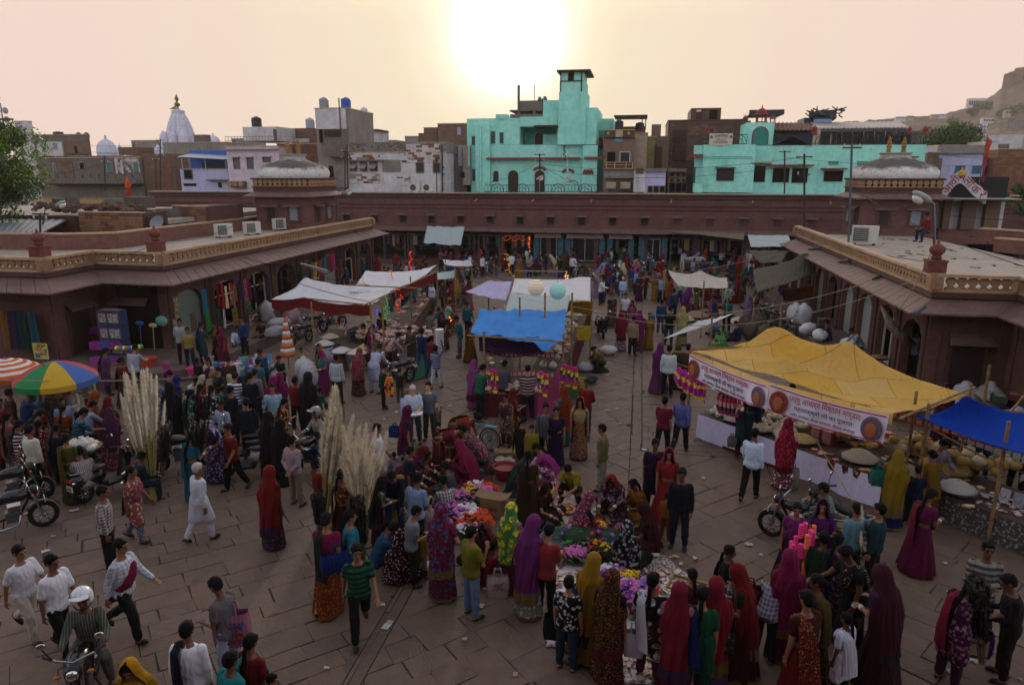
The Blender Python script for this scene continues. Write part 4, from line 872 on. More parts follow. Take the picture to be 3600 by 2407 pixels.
def flag(t,h,c1,c2,w=.5):
 obj('pole',M().tube([(0,0,-1.5),(.05,0,h)],.025,6),m_wfr,t)
 for nm,c,a,b_ in (('pennant',c1,0,.55),('pennant',c2,.45,.95)):
  obj(nm,M().grid(lambda u,v:(.06+u*w*(1-v*.3)*(1 if a==0 else .8),.1*sin(u*6+v*5),h*(1-a)-(b_-a)*h*v-.5*u*h*.4),6,10),mat(c,.8),t)
flag(tt,2.4,'#a83a1c','#8a2a4a',.28)
tt=thing('prayer_flag','small orange flag on the rubble roof in front of the ruined house','flag',(P(289,450,47)));flag(tt,1.5,'#c0501c','#a83418',.45)
def ridge(x):
 pts=[(1700,292),(1790,284),(1984,277),(2051,270),(2159,263),(2219,245),(2259,227),(2296,202),(2345,180),(2450,150)]
 for (a,ya),(b_,yb) in zip(pts,pts[1:]):
  if a<=x<=b_:return ya+(yb-ya)*(x-a)/(b_-a)
 return pts[-1][1]
def hf(u,v):
 x=1700+750*u;y=ridge(x)+1.4*nz(Ve((x*.06,0,0)))*3;D=520
 top=P(x,y,D);b_=P(x,400,300);p=b_.lerp(top,v);z=top.z*(v**1.25)+ (1-v)*0
 n=nz(Ve((p.x*.03,p.y*.03,0)))*10+nz(Ve((p.x*.1,p.y*.1,3)))*4;return (p.x,p.y,max(-1,b_.z*0+z*(1)+n*.5*(1-v)*v*4*.6))
hillm=stone('#5a4a3c','#6e5b4b',.02,.5,.4,.2)
obj('hill',M().grid(hf,120,50),hillm,kind='structure',smooth=1)
D=515
t=thing('hill_fort','brown stone fort bastions on the hilltop at the right edge','fort',(P(2340,190,D).x,D,0));fm=stone('#6b5547','#7d6554',.05,.4,.6,.3)
def bastion(x0,x1,yt,yb,d):
 p,q=P(x0,yt,D+d),P(x1,yb,D+d);r=(q.x-p.x)/2;obj('bastion',M().lathe([(r*1.08,q.z-12),(r,q.z),(r*.95,p.z),(r*.97,p.z+.6),(0,p.z+.6)],14,((p.x+q.x)/2-LX(t),r+d,0)),fm,t)
bastion(2304,2322,172,196,0);bastion(2318,2345,166,190,3);bastion(2335,2375,156,185,6)
for k in range(8):x=2306+k*6;p=P(x,172-k*2.2,D-2);obj('battlement',M().box(p.x-LX(t)-.8,p.x-LX(t)+.8,-2,-1,p.z-1,p.z+.8),fm,t)
hb=[(2219,2260,225,246,480,'white arcaded building on the hill slope',whitew),(2052,2077,267,273,470,'low white house row on the ridge',whitew),(2079,2092,265,271,470,'small cream house on the ridge',beige),(2134,2152,262,266,470,'cream hut on the ridge crest',beige),(2152,2168,261,266,470,'blue hut on the ridge crest',lav),(2304,2317,252,262,380,'tiny yellowish house on the hillside below the fort',beige),(2252,2275,270,280,360,'tiny white house among hillside trees',whitew),(2247,2270,287,294,330,'blue-roofed hut among hillside trees',lav),(2215,2245,318,330,200,'pale flat roof at the foot of the hill',whitew),(2247,2300,305,322,180,'row of white houses at the foot of the hill',whitew),(2300,2345,312,330,160,'brownish block house at the foot of the hill',beige),(2318,2345,276,300,210,'grey-brown tower house at the hill foot',brn)]
for x0,x1,y0,y1,Dh,lb,mt in hb:
 w=[];n=max(2,int((x1-x0)/5))
 for k in range(n):a=x0+(x1-x0)*(k+.25)/n;w.append((a,y0+(y1-y0)*.3,a+(x1-x0)*.45/n,y0+(y1-y0)*.75))
 bld(lb,x0,x1,y0,Dh,3,mt,w,'house','house',floorz=P(x0,y1,Dh).z-1.5,parapet=False)
for x0,x1,y0,y1,Dh,lb in ((300,360,322,340,140,'low grey roofs behind the ruined house'),(530,556,318,335,120,'pale roof behind the pink house')):bld(lb,x0,x1,y0,Dh,8,grey,[(x0+4,y0+4,x0+9,y1-4)],'house','house')
leafm=[mat('#3a561c',.55,.4,0,.5,2),mat('#64801f',.5,.4,0,.4,2),mat('#2a4218',.6,.3,0,.4,2)]
bark=mat('#3a2c22',.9)
def tree(base,h,cr,label,n=9000,lf=.10,clumps=40,seed=1,mats=leafm,squash=.8,off_=(0,0)):
 r=random.Random(seed);t=thing('leafy_tree',label,'tree',tuple(base));mb=M()
 top=Ve((off_[0]*.6,off_[1]*.6,h*.55));mb.tube([(0,0,-.3),(.1,0,h*.25),tuple(top)],[h*.035,h*.028,h*.018],8)
 cen=[]
 for k in range(clumps):
  d=Ve((r.gauss(0,1),r.gauss(0,1),r.gauss(0,1))).normalized()*r.uniform(.35,1);c=Ve((d.x*cr+off_[0],d.y*cr+off_[1],h-cr*squash+d.z*cr*squash));cen.append((c,r.uniform(.16,.34)*cr))
  if k%3==0:mb.tube([tuple(top*r.uniform(.6,1)),tuple((top+c)/2+Ve((0,0,.1*h*r.random()))),tuple(c)],[h*.014,h*.009,h*.003],5)
 obj('trunk',mb,bark,t)
 N_=n;i=np.arange(N_);rg=np.random.RandomState(seed);ci=rg.randint(0,len(cen),N_);cc=np.array([tuple(c) for c,_ in cen])[ci];rr=np.array([q for _,q in cen])[ci]
 d=rg.normal(size=(N_,3));d/=np.linalg.norm(d,axis=1)[:,None];pos=cc+d*(rr*rg.uniform(.3,1.05,N_)**.6)[:,None]
 a=rg.normal(size=(N_,3));a/=np.linalg.norm(a,axis=1)[:,None];b_=np.cross(a,rg.normal(size=(N_,3)));b_/=np.linalg.norm(b_,axis=1)[:,None];s=(lf*rg.uniform(.6,1.3,N_))[:,None]
 v=np.stack([pos-a*s,pos+b_*s*.45,pos+a*s,pos-b_*s*.45],1).reshape(-1,3)
 me=bpy.data.meshes.new('crown');me.from_pydata(v.tolist(),[],(np.arange(N_*4).reshape(-1,4)).tolist())
 for m_ in mats:me.materials.append(m_)
 me.polygons.foreach_set('material_index',rg.randint(0,len(mats),len(cen))[ci].tolist());me.update()
 o=bpy.data.objects.new('crown',me);COL.objects.link(o);o.parent=t;return t
b_=P(-25,520,33);tree((b_.x,33,0),P(0,262,33).z+.2,3.0,'leafy green tree rising beside the ruined house at the left edge',42000,.085,80,3,squash=.95)
b_=P(2183,330,105);tree((b_.x,105,0),P(2183,288,105).z,4.9,'broad dark green tree behind the lavender house',9000,.22,30,5,[leafm[0],leafm[2],leafm[2]],.55)
b_=P(2345,430,52);tree((b_.x+.8,52,0),P(2330,385,52).z+.6,1.9,'dark leafy bush at the right edge under the brick house',5000,.11,22,8,[leafm[2],leafm[0]],1.2)
mf=[mat('#5a6448',.7,.2,0,.3,.3),mat('#6a7050',.7,.2,0,.3,.3)]
for k,(x,y,Dd,r_) in en([(1811,278,190,4),(1830,282,150,3),(1988,289,200,2.4),(2185,263,440,6),(2230,240,440,7),(2245,232,460,6),(2260,228,470,8),(2240,290,330,12),(2205,300,300,12),(2280,270,400,12),(2310,262,400,12),(2335,270,360,12),(2300,300,300,10),(2180,305,280,12),(2150,312,260,12),(2270,300,300,9),(2325,235,450,14),(2345,225,450,12),(2160,285,400,7),(2120,300,350,9),(2340,300,260,9),(2290,285,340,10),(2210,275,410,7)]):
 p=P(x,y,Dd);tree((p.x,Dd,p.z-r_*1.0),r_*.8,r_*.45,'hill slope tree with leaf green paled for distant haze',900,r_*.13,14,20+k,mf,.6).__setitem__('group','trees on the hill slope')
t=thing('cell_tower','steel lattice cell tower with dish antennas at the left edge','tower',(P(5,300,60).x,60,0));z1=P(5,290,60).z;z2=P(5,195,60).z
for sx in (-.4,.4):obj('leg',M().tube([(sx,0,z1-6),(sx*.7,0,z2-1.6)],.06,6),mat('#6a6460',.6),t)
mb=M()
for k in range(9):z=z1-4+k*.95;mb.tube([(-.4,0,z),(.4,0,z+.9)],.03,4);mb.tube([(.4,0,z),(-.4,0,z+.9)],.03,4)
obj('bracing',mb,mat('#6a6460',.6),t);obj('mast',M().tube([(0,0,z2-2),(-.1,0,z2)],.05,5),mat('#8a4a40',.6),t)
for z in (z2-3.1,z2-2.3):obj('dish_antenna',M().lathe([(0,0),(.22,.04),(.3,.14),(.3,.2),(0,.22)],12,(.55,0,z),T=Matrix.Rotation(PI/2,3,'Y')),mat('#8a8d90',.5),t)
obj('platform',M().box(-.9,1.1,-.4,.4,z1+.6,z1+.75),mat('#5a5450'),t)
SKIN=[mat(c,.55,.4,0,.12,20) for c in ('#6a4330','#7b523c','#573627','#875d44')];SKINP=mat('#c79a80',.55,.4,0,.1,20)  # SKIN tones toned down for faces seen against the light
m_eye=mat('#0c0908',.3);m_lip=mat('#5a2822',.5);m_hair=mat('#080605',.75,.15,0,.4,30,bump=.6,bsc=60);m_grey=mat('#a8a39c',.7);m_fair=mat('#6a5030',.7);m_shoe=mat('#1d1512',.6);m_bang=mat('#d8cfc0',.4);m_brn=mat('#3a2415',.6)
def V(*a):return Ve(a)
def nrm(v):return Ve(v).normalized()
def remesh(mb,vox,smooth=2,disp=None):
 me=mb.mesh('r');o=bpy.data.objects.new('r',me)
 md=o.modifiers.new('r','REMESH');md.mode='VOXEL';md.voxel_size=vox
 if smooth:s_=o.modifiers.new('s','SMOOTH');s_.iterations=smooth;s_.factor=.5
 out=evalm(o);bpy.data.meshes.remove(me)
 n=len(out.vertices);co=np.empty(n*3);out.vertices.foreach_get('co',co);co=co.reshape(-1,3)
 if disp and n:
  no=np.empty(n*3);out.vertices.foreach_get('normal',no);no=no.reshape(-1,3);x,y,z=co.T;a,f=disp
  d=np.sin(x*f+np.sin(z*f*.4)*2.2)*np.cos(y*f*.8+z*f*.35)+.6*np.sin(z*f*1.3+x*f*1.1+np.cos(y*f)*2)
  co=co+no*(d*a)[:,None];out.vertices.foreach_set('co',co.ravel())
 out.polygons.foreach_set('use_smooth',[True]*len(out.polygons));out.update();return out
D0=(.06,0,-1)
POSE={
'stand':dict(lean=2,legs=[((.05,0,-1),(.03,0,-1)),((.07,.05,-1),(.04,-.03,-1))],arms=[((.16,0,-1),(.06,.14,-1)),((.18,-.04,-1),(.04,.18,-1))],nod=8),
'hold':dict(lean=6,legs=[((.05,0,-1),(.03,0,-1)),((.08,.1,-1),(.04,-.05,-1))],arms=[((.14,.12,-1),(-.35,.9,.12)),((.16,.05,-1),(-.3,.9,-.1))],nod=24),
'reach':dict(lean=13,legs=[((.05,.02,-1),(.03,-.03,-1)),((.08,.12,-1),(.04,-.08,-1))],arms=[((.12,.7,-.7),(-.1,.9,-.15)),((.16,-.05,-1),(.0,.25,-1))],nod=28),
'hip':dict(lean=0,legs=[((.08,0,-1),(.05,0,-1)),((.14,.06,-1),(.1,-.03,-1))],arms=[((.55,-.15,-.8),(-.75,.3,-.5)),((.16,0,-1),(.05,.15,-1))],nod=4),
'back':dict(lean=-1,legs=[((.05,0,-1),(.03,0,-1)),((.07,.12,-1),(.04,-.06,-1))],arms=[((.2,-.25,-1),(-.65,-.25,-.6)),((.2,-.25,-1),(-.65,-.28,-.55))],nod=6),
'cross':dict(lean=-1,legs=[((.07,0,-1),(.04,0,-1)),((.1,.1,-1),(.06,-.06,-1))],arms=[((.15,.2,-1),(-.95,.42,.05)),((.15,.25,-1),(-.9,.5,.12))],nod=2),
'phone':dict(lean=1,legs=[((.06,0,-1),(.03,0,-1)),((.08,.06,-1),(.04,-.03,-1))],arms=[((.3,.25,-.9),(-.1,.35,1)),((.16,0,-1),(.05,.15,-1))],nod=6),
'walk':dict(lean=4,legs=[((.04,.42,-.9),(.03,.12,-1)),((.04,-.3,-.95),(.03,-.85,-.6))],arms=[((.14,-.4,-.9),(.1,-.1,-1)),((.2,.4,-.9),(.05,.75,-.6))],nod=4),
'walk2':dict(lean=3,legs=[((.04,.28,-.95),(.03,.05,-1)),((.05,-.2,-.97),(.03,-.5,-.85))],arms=[((.14,-.2,-.97),(.08,.05,-1)),((.16,.25,-.95),(.0,.6,-.8))],nod=6),
'bend':dict(lean=68,legs=[((.1,.05,-1),(.05,-.05,-1)),((.12,.2,-1),(.05,-.15,-1))],arms=[((.1,.35,-.9),(0,.3,-1)),((.12,.3,-.9),(.0,.25,-1))],nod=20),
'lean':dict(lean=36,legs=[((.08,.05,-1),(.05,-.05,-1)),((.1,.15,-1),(.05,-.12,-1))],arms=[((.1,.55,-.8),(0,.6,-.7)),((.12,.35,-.9),(-.1,.5,-.8))],nod=20),
'squat':dict(lean=28,legs=[((.28,.9,.38),(.02,-.42,-.9)),((.3,.9,.36),(.02,-.42,-.9))],arms=[((.15,.75,-.65),(-.1,.8,-.5)),((.15,.7,-.7),(-.35,.85,-.2))],nod=30,pz=.36,foot=1),
'sit':dict(lean=10,legs=[((.75,.66,.05),(-.85,.35,-.12)),((.75,.66,.05),(-.85,.25,-.12))],arms=[((.2,.45,-.85),(-.35,.85,-.25)),((.22,.4,-.9),(-.3,.9,-.1))],nod=22,pz=.13,foot=0),
'chair':dict(lean=12,legs=[((.18,.97,-.12),(.05,-.05,-1)),((.2,.97,-.12),(.05,.05,-1))],arms=[((.2,.35,-.9),(-.25,.9,-.2)),((.22,.4,-.9),(-.2,.9,-.2))],nod=14,pz=.5,foot=1),
'ride':dict(lean=10,legs=[((.32,.9,-.3),(.05,-.15,-1)),((.32,.9,-.3),(.05,-.15,-1))],arms=[((.3,.5,-.75),(.05,.95,-.25)),((.3,.5,-.75),(.05,.95,-.25))],nod=4,pz=.86,foot=1),
'carry':dict(lean=0,legs=[((.04,.2,-.97),(.03,.02,-1)),((.05,-.15,-.98),(.03,-.35,-.9))],arms=[((.5,.2,.75),(-.35,.1,.95)),((.16,.0,-1),(.05,.2,-1))],nod=0),
'baby':dict(lean=0,legs=[((.05,0,-1),(.03,0,-1)),((.07,.05,-1),(.04,-.03,-1))],arms=[((.2,.25,-.95),(-.45,.8,.25)),((.3,.2,-.9),(-.7,.55,.2))],nod=2),
}
SK={}
def skel(pn):
 if pn in SK:return SK[pn]
 p=POSE[pn];ln=R(p['lean']);up=V(0,sin(ln),cos(ln));fw=V(0,cos(ln),-sin(ln));J={}
 lo=0
 for i,sx in ((0,1),(1,-1)):
  th,sh=[nrm((a*sx,b_,c)) for a,b_,c in p['legs'][i]]
  J['hip',i]=V(sx*.09,0,0);J['knee',i]=J['hip',i]+th*.42;J['ank',i]=J['knee',i]+sh*.40;lo=min(lo,J['ank',i].z)
  J['shin',i]=sh
 pz=p.get('pz',-lo+.085);J['pel']=V(0,0,pz)
 for k in list(J):
  if k!='pel' and k[0]!='shin':J[k]=J[k]+J['pel']
 J['up'],J['fw']=up,fw;J['neck']=J['pel']+up*.50;nd=R(p['lean']*.6+p['nod'])
 hu=V(0,sin(nd),cos(nd));J['hu']=hu;J['hf']=V(0,cos(nd),-sin(nd));J['head']=J['neck']+up*.05+hu*.15
 for i,sx in ((0,1),(1,-1)):
  ua,fa=[nrm((a*sx,b_,c)) for a,b_,c in p['arms'][i]]
  J['sho',i]=J['neck']+V(sx*.165,0,0)-up*.055;J['elb',i]=J['sho',i]+ua*.285;J['wri',i]=J['elb',i]+fa*.25;J['fa',i]=fa
 SK[pn]=J;return J
def torso(mb,J,add=0,z0=-.06,z1=.5,belly=0,flare=0):
 pr=[(-.10,.135,.10),(-.03,.165,.118),(.08,.15,.105),(.17,.138+belly*.5,.10+belly),(.30,.160,.118+belly*.4),(.40,.175,.112),(.455,.155,.09),(.49,.085,.07),(.53,.058,.058)]
 pts=[];rx=[];ry=[]
 o=len(mb.v);n=18;rows=[]
 for z,a,b_ in pr:
  if z<z0-1e-6 or z>z1+1e-6:continue
  c=J['pel']+J['up']*z;rows.append([(c+V(1,0,0)*(cos(q)*(a+add))+J['fw']*(sin(q)*(b_+add))) for q in [2*PI*k/n for k in range(n)]])
 mb.v+=[tuple(p) for r_ in rows for p in r_]
 fs=[(o+i*n+j,o+i*n+(j+1)%n,o+(i+1)*n+(j+1)%n,o+(i+1)*n+j) for i in range(len(rows)-1) for j in range(n)]
 fs+=[tuple(o+j for j in range(n))[::-1],tuple(o+(len(rows)-1)*n+j for j in range(n))];mb.f+=fs;mb.m+=[0]*len(fs)
def limb(mb,pts,rs,n=10):
 for p,r in zip(pts,rs):mb.ball(p,r*.99,8)
 mb.tube(pts,list(rs),n)
def fr(J):# head frame
 return Matrix((V(1,0,0),J['hf'],J['hu'])).transposed()
MESH={}
def footdir(J,i,pn):
 sh=J['shin',i];f=V(0,1,0)
 if POSE[pn].get('foot')==1:return nrm((0.05*(1-2*i),1,-.12))
 d=V(0,1,0)-sh*(V(0,1,0).dot(sh));d=d.normalized() if d.length>.2 else V(0,1,0)
 return nrm((d+V(0.12*(1-2*i),0,0)))
def m_body(pn):
 k=('body',pn)
 if k in MESH:return MESH[k]
 J=skel(pn);mb=M();torso(mb,J,0,-.1,.53);H3=fr(J);h=J['head']
 limb(mb,[J['neck'],h],[.055,.05])
 mb.ball(h+H3@V(0,-.005,.02),(.076,.095,.10),14,T=H3);mb.ball(h+H3@V(0,.022,-.045),(.056,.066,.066),12,T=H3);mb.ball(h+H3@V(0,.06,-.085),(.028,.028,.024),8,T=H3)
 mb.tube([h+H3@V(0,.088,.02),h+H3@V(0,.112,-.028)],[.009,.016],8);mb.ball(h+H3@V(0,.108,-.03),(.018,.015,.011),8,T=H3)
 mb.ball(h+H3@V(0,.088,-.062),(.024,.012,.012),8,T=H3)
 for sx in (1,-1):mb.ball(h+H3@V(sx*.079,-.005,-.005),(.012,.022,.032),8,T=H3);mb.ball(h+H3@V(sx*.03,.083,.028),(.024,.012,.009),8,T=H3)
 for i in (0,1):
  sx=1-2*i
  limb(mb,[J['hip',i],J['knee',i],J['ank',i]],[.085,.055,.036])
  c=J['knee',i].lerp(J['ank',i],.3);mb.ball(c-V(0,.012,0),(.052,.055,.09),8)
  d=footdir(J,i,pn);a=J['ank',i];dn=V(0,0,-1) if d.z>-.3 else V(0,-.8,-.6)
  limb(mb,[a+dn*.035-d*.03,a+dn*.045+d*.07,a+dn*.055+d*.145],[.034,.032,.022])
  limb(mb,[J['sho',i],J['elb',i],J['wri',i]],[.052,.040,.026]);mb.ball(J['sho',i],(.062,.06,.06),10)
  fa=J['fa',i];w=J['wri',i];side=V(1,0,0)-fa*fa.x;side=side.normalized() if side.length>.3 else V(0,0,1);
  if abs(fa.z)>.8:side=V(0,1,0)-fa*fa.y;side.normalize()
  pn_=fa.cross(side).normalized();
  if pn_.x*sx>0:pn_=-pn_
  T=Matrix((side,pn_,fa)).transposed();mb.ball(w+fa*.05,(.040,.017,.052),10,T=T)
  for q,ln in ((-1.5,.062),(-.5,.075),(.5,.08),(1.5,.07)):
   b_=w+fa*.085+side*(q*.021);m1=b_+fa*(ln*.55)+pn_*.010+side*q*.003;e=m1+fa*(ln*.35)+pn_*.028;limb(mb,[b_,m1,e],[.0098,.009,.0075],6)
  b_=w+fa*.03+side*.036;m1=b_+side*.024+fa*.028+pn_*.012;limb(mb,[b_,m1,m1+fa*.028+pn_*.012],[.012,.0105,.009],6)
 me=remesh(mb,.0085,1)
 nb=M();me2=me
 for sx in (1,-1):
  nb.ball(h+H3@V(sx*.031,.0865,.012),(.015,.007,.008),8,1,T=H3);nb.tube([h+H3@V(sx*.014,.096,.032),h+H3@V(sx*.03,.097,.038),h+H3@V(sx*.048,.088,.032)],.0045,6,1)
 nb.ball(h+H3@V(0,.0985,-.058),(.024,.006,.007),8,2,T=H3)
 import bmesh
 bm=bmesh.new();bm.from_mesh(me);t=nb.mesh('t');n0=len(bm.faces);bm.from_mesh(t);bm.faces.ensure_lookup_table()
 for j,f in en(bm.faces[n0:]):f.material_index=nb.m[j];f.smooth=1
 bm.to_mesh(me);bm.free();me.name='body'
 for m_ in (SKIN[0],m_eye,m_lip):me.materials.append(m_)
 MESH[k]=me;return me
def m_hairc(pn,st):
 k=('hair',pn,st)
 if k in MESH:return MESH[k]
 J=skel(pn);H3=fr(J);h=J['head'];mb=M()
 mb.ball(h+H3@V(0,-.022,.036),(.092,.104,.104),14,T=H3,wob=.08,seed=3)
 mb.ball(h+H3@V(0,-.05,-.01),(.078,.06,.075),12,T=H3)
 if st=='short':mb.ball(h+H3@V(0,.045,.088),(.06,.045,.03),10,T=H3,wob=.2)
 else:
  for sx in (1,-1):mb.ball(h+H3@V(sx*.04,.03,.075),(.045,.055,.035),8,T=H3)
 if st=='bun':mb.ball(h+H3@V(0,-.135,-.01),(.05,.045,.045),10,T=H3)
 if st=='braid':
  a=h+H3@V(0,-.105,-.05);pts=[a,a-J['up']*.06-J['fw']*.015]
  bk=J['neck']-J['fw']*.13
  for q in range(1,7):pts.append(bk-J['up']*(.02+q*.07)+V(.008*sin(q*2),0,0))
  mb.tube(pts,[.032,.034]+[.03-.003*q+(.005 if q%2 else 0) for q in range(6)],8)
 if st=='long':
  for q in range(5):
   x=(q-2)*.035;mb.tube([h+H3@V(x,-.08,.0),J['neck']+V(x*1.1,0,0)-J['fw']*.1,J['neck']+V(x*1.2,0,0)-J['fw']*.13-J['up']*.28],[.04,.045,.02],8)
 me=remesh(mb,.013,1,(.003,90));me.name='hair';me.materials.append(m_hair);MESH[k]=me;return me
def m_shirt(pn,st):
 k=('shirt',pn,st)
 if k in MESH:return MESH[k]
 J=skel(pn);mb=M();belly=.02
 ln=.09 if st in('tee','shirt','blouse') else 0
 torso(mb,J,.022,-.10 if st!='blouse' else .17,.49,belly)
 if st in('kurta','tunic'):
  k0=J['pel'];drop=.52 if st=='kurta' else .60;mid=[(J['hip',0]+(J['hip',1]))/2,(J['knee',0]+J['knee',1])/2]
  dd=(mid[1]-mid[0]);
  for i in (0,1):limb(mb,[J['hip',i]+V(0,0,.05),J['hip',i].lerp(J['knee',i],.5),J['hip',i].lerp(J['knee',i],1.02)],[.135,.13,.125])
  c=mid[0].lerp(mid[1],.55);limb(mb,[mid[0],mid[0].lerp(mid[1],.95)],[.135,.125])
 elif st!='blouse':
  limb(mb,[J['hip',0]+V(-.01,0,-.03),J['hip',1]+V(.01,0,-.03)],[.125,.125])
 sl={'tee':.62,'blouse':.55,'tunic':.7,'shirt':1.85,'kurta':1.85,'burqa':1.9,'half':.8}[st]
 for i in (0,1):
  s,e,w=J['sho',i],J['elb',i],J['wri',i];p=[s+V(0,0,0)];r=[.074]
  if sl<=1:p.append(s.lerp(e,sl));r.append(.066 if st!='blouse' else .056)
  else:p+=[e,e.lerp(w,sl-1)];r+=[.058,.046]
  limb(mb,p,r)
 if st in('shirt','kurta','tee','half'):mb.tube([J['neck']+J['up']*-.02+V(-.06,0,0)+J['fw']*.02,J['neck']+J['up']*.015-J['fw']*.05,J['neck']+J['up']*-.02+V(.06,0,0)+J['fw']*.02],.024,8)
 me=remesh(mb,.016,2,(.0024,30));me.name=st;me.materials.append(m_hair);MESH[k]=me;return me
def m_trous(pn,st='trousers'):
 k=(st,pn)
 if k in MESH:return MESH[k]
 J=skel(pn);mb=M();e={'trousers':.97,'shorts':.0,'leggings':1.0}[st];f=0 if st=='leggings' else .016
 torso(mb,J,.012,-.10,.08)
 limb(mb,[J['hip',0],J['hip',1]],[.10,.10])
 for i in (0,1):
  a=J['hip',i];b_=J['knee',i];c=J['ank',i]
  if e>0:limb(mb,[a,b_,b_.lerp(c,.5),b_.lerp(c,e)],[.094+f*.3,.064+f,.058+f,.044+f])
  else:limb(mb,[a,a.lerp(b_,1.15)],[.1,.08])
 me=remesh(mb,.017,2,(.0055,30));me.name=st;me.materials.append(m_hair);MESH[k]=me;return me
def m_shoes(pn,i):
 k=('shoe',pn,i)
 if k in MESH:return MESH[k]
 J=skel(pn);mb=M()
 if 1:
  d=footdir(J,i,pn);a=J['ank',i];dn=V(0,0,-1) if d.z>-.3 else V(0,-.8,-.6)
  p=a+dn*.055;up=-dn
  s=d.cross(up).normalized();T=Matrix((s,d,up)).transposed()
  mb.ball(p+d*.055,(.048,.135,.03),12,T=T);mb.ball(p+d*.10+up*.018,(.044,.065,.03),10,T=T)
 me=mb.mesh('shoe',[m_shoe],True);MESH[k]=me;return me
SEATED=('squat','sit','chair','ride')
def m_skirt(pn,full=0):
 k=('skirt',pn,full)
 if k in MESH:return MESH[k]
 J=skel(pn);mb=M()
 if pn in SEATED:
  torso(mb,J,.02,-.1,.12)
  for i in (0,1):limb(mb,[J['hip',i],J['knee',i],J['ank',i]+V(0,0,.0)],[.15,.125,.12])
  mid=lambda a,t:(J[a,0]+J[a,1])/2
  limb(mb,[J['pel'],(J['knee',0]+J['knee',1])/2,(J['ank',0]+J['ank',1])/2],[.16,.14,.14])
  if pn in('squat','sit'):
   mb.lathe([(.30,-.0),(.34,.02),(.30,.10),(.2,.2),(.1,.25)],20,V(0,(J['ank',0].y+J['ank',1].y)*.3,.0),T=Matrix.Diagonal((1.0,1.15,1)),wob=.35)
  me=remesh(mb,.02,3,(.008,30))
 else:
  fy=(J['ank',0].y+J['ank',1].y)/2;dy=abs(J['ank',0].y-J['ank',1].y)/2
  zt=J['pel'].z+.10;zs=.035
  def fn(u,v):
   a=u*2*PI;t=v;z=zt+(zs-zt)*t;cy=fy*t;rx=.155+(.07+full*.10)*t**.8;ry=.125+(.08+full*.10+dy*.55)*t
   fo=1+(.02+.10*t)*(sin(a*11+t*1.5)+.6*sin(a*7+2))*(.6+.4*sin(a*2+1))
   return (cos(a)*rx*fo,cy+sin(a)*ry*fo,z)
  mb.grid(fn,64,20);mb.m=[1 if q%20>18 else 0 for q in range(1280)];me=mb.mesh('skirt',[],True)
 me.name='skirt';me.materials.append(m_hair);me.materials.append(m_hair);MESH[k]=me;return me
def m_veil(pn,ln=1.0,face=0):
 k=('veil',pn,ln,face)
 if k in MESH:return MESH[k]
 J=skel(pn);H3=fr(J);h=J['head'];mb=M();up,fw=J['up'],J['fw'];seat=pn in SEATED
 hem=J['pel'].z-(.42*ln if not seat else J['pel'].z-.10)
 path=[(J['neck']+up*.03,.11,.11),(J['neck']-up*.06,.215,.15),(J['neck']-up*.22,.235,.17),(J['pel']+up*.10,.215,.17),(J['pel']-V(0,.02,.12 if not seat else .06),.205,.19),(V(0,J['pel'].y-.04,max(hem,.06)),.20,.205)]
 A=R(128)
 def fn(u,v):
  ph=(u-.5)*2*A;sp,cp=sin(ph),cos(ph)
  if v<.34:
   t=v/.34;th=R(8)+R(97)*t;d=H3@V(sp*sin(th)*.115,-cp*sin(th)*.142,cos(th)*.150+.012)
   return h+V(0,0,0)+d+H3@V(0,.0,.0)
  t=(v-.34)/.66*(len(path)-1)
  i=min(int(t),len(path)-2);g=t-i;g=g*g*(3-2*g) if i==0 else g
  c=path[i][0].lerp(path[i+1][0],g);rx=path[i][1]*(1-g)+path[i+1][1]*g;ry=path[i][2]*(1-g)+path[i+1][2]*g
  fo=1+.075*min(1,t/2)*(sin(ph*8+t*.9)+.6*sin(ph*15+1+t*.5)+.5*sin(ph*3+t*2))
  wv=.03*sin(t*2.3+ph*1.5)
  q=c+V(1,0,0)*(sp*rx*fo)-(fw if i<3 else V(0,1,0))*(cp*ry*fo+.01)+V(wv*.4,0,0)
  if i==0:q=q.lerp(h+H3@V(sp*.113,-cp*.138,-.03),(1-g)**2)
  return q
 mb.grid(fn,64,34);mb.m=[1 if q%34>31 or q//34 in(0,63) else 0 for q in range(64*34)];me=mb.mesh('veil',[m_hair,m_hair],True);MESH[k]=me;return me
def m_pallu(pn):
 k=('pallu',pn)
 if k in MESH:return MESH[k]
 J=skel(pn);mb=M();up,fw=J['up'],J['fw'];X=V(1,0,0);c=J['pel']
 pts=[(c+X*.16+fw*.06+up*.05),(c+X*.10+fw*.16+up*.15),(c-X*.02+fw*.175+up*.28),(c-X*.10+fw*.135+up*.42),(c-X*.125+up*.50),(c-X*.12-fw*.135+up*.42),(c-X*.10-fw*.18+up*.22),(c-X*.08-fw*.19-V(0,0,.02)),(c-X*.06-fw*.21-V(0,0,.30 if pn not in SEATED else .08))]
 wd=[.11,.11,.10,.085,.075,.09,.11,.125,.13]
 def fn(u,v):
  f=u*8;i=min(int(f),7);g=f-i;p=pts[i].lerp(pts[i+1],g);w=wd[i]*(1-g)+wd[i+1]*g
  t=(pts[i+1]-pts[i]).normalized();rad=(p-(c+up*.25));rad=rad-X*0;n=nrm(rad-t*rad.dot(t));s=t.cross(n)
  q=(v-.5)*2;return p+s*(q*w)+n*(.012-.03*q*q+.008*sin(q*14+u*5))
 mb.grid(fn,32,12,thick=0);me=mb.mesh('sash',[],True);me.materials.append(m_hair);MESH[k]=me;return me
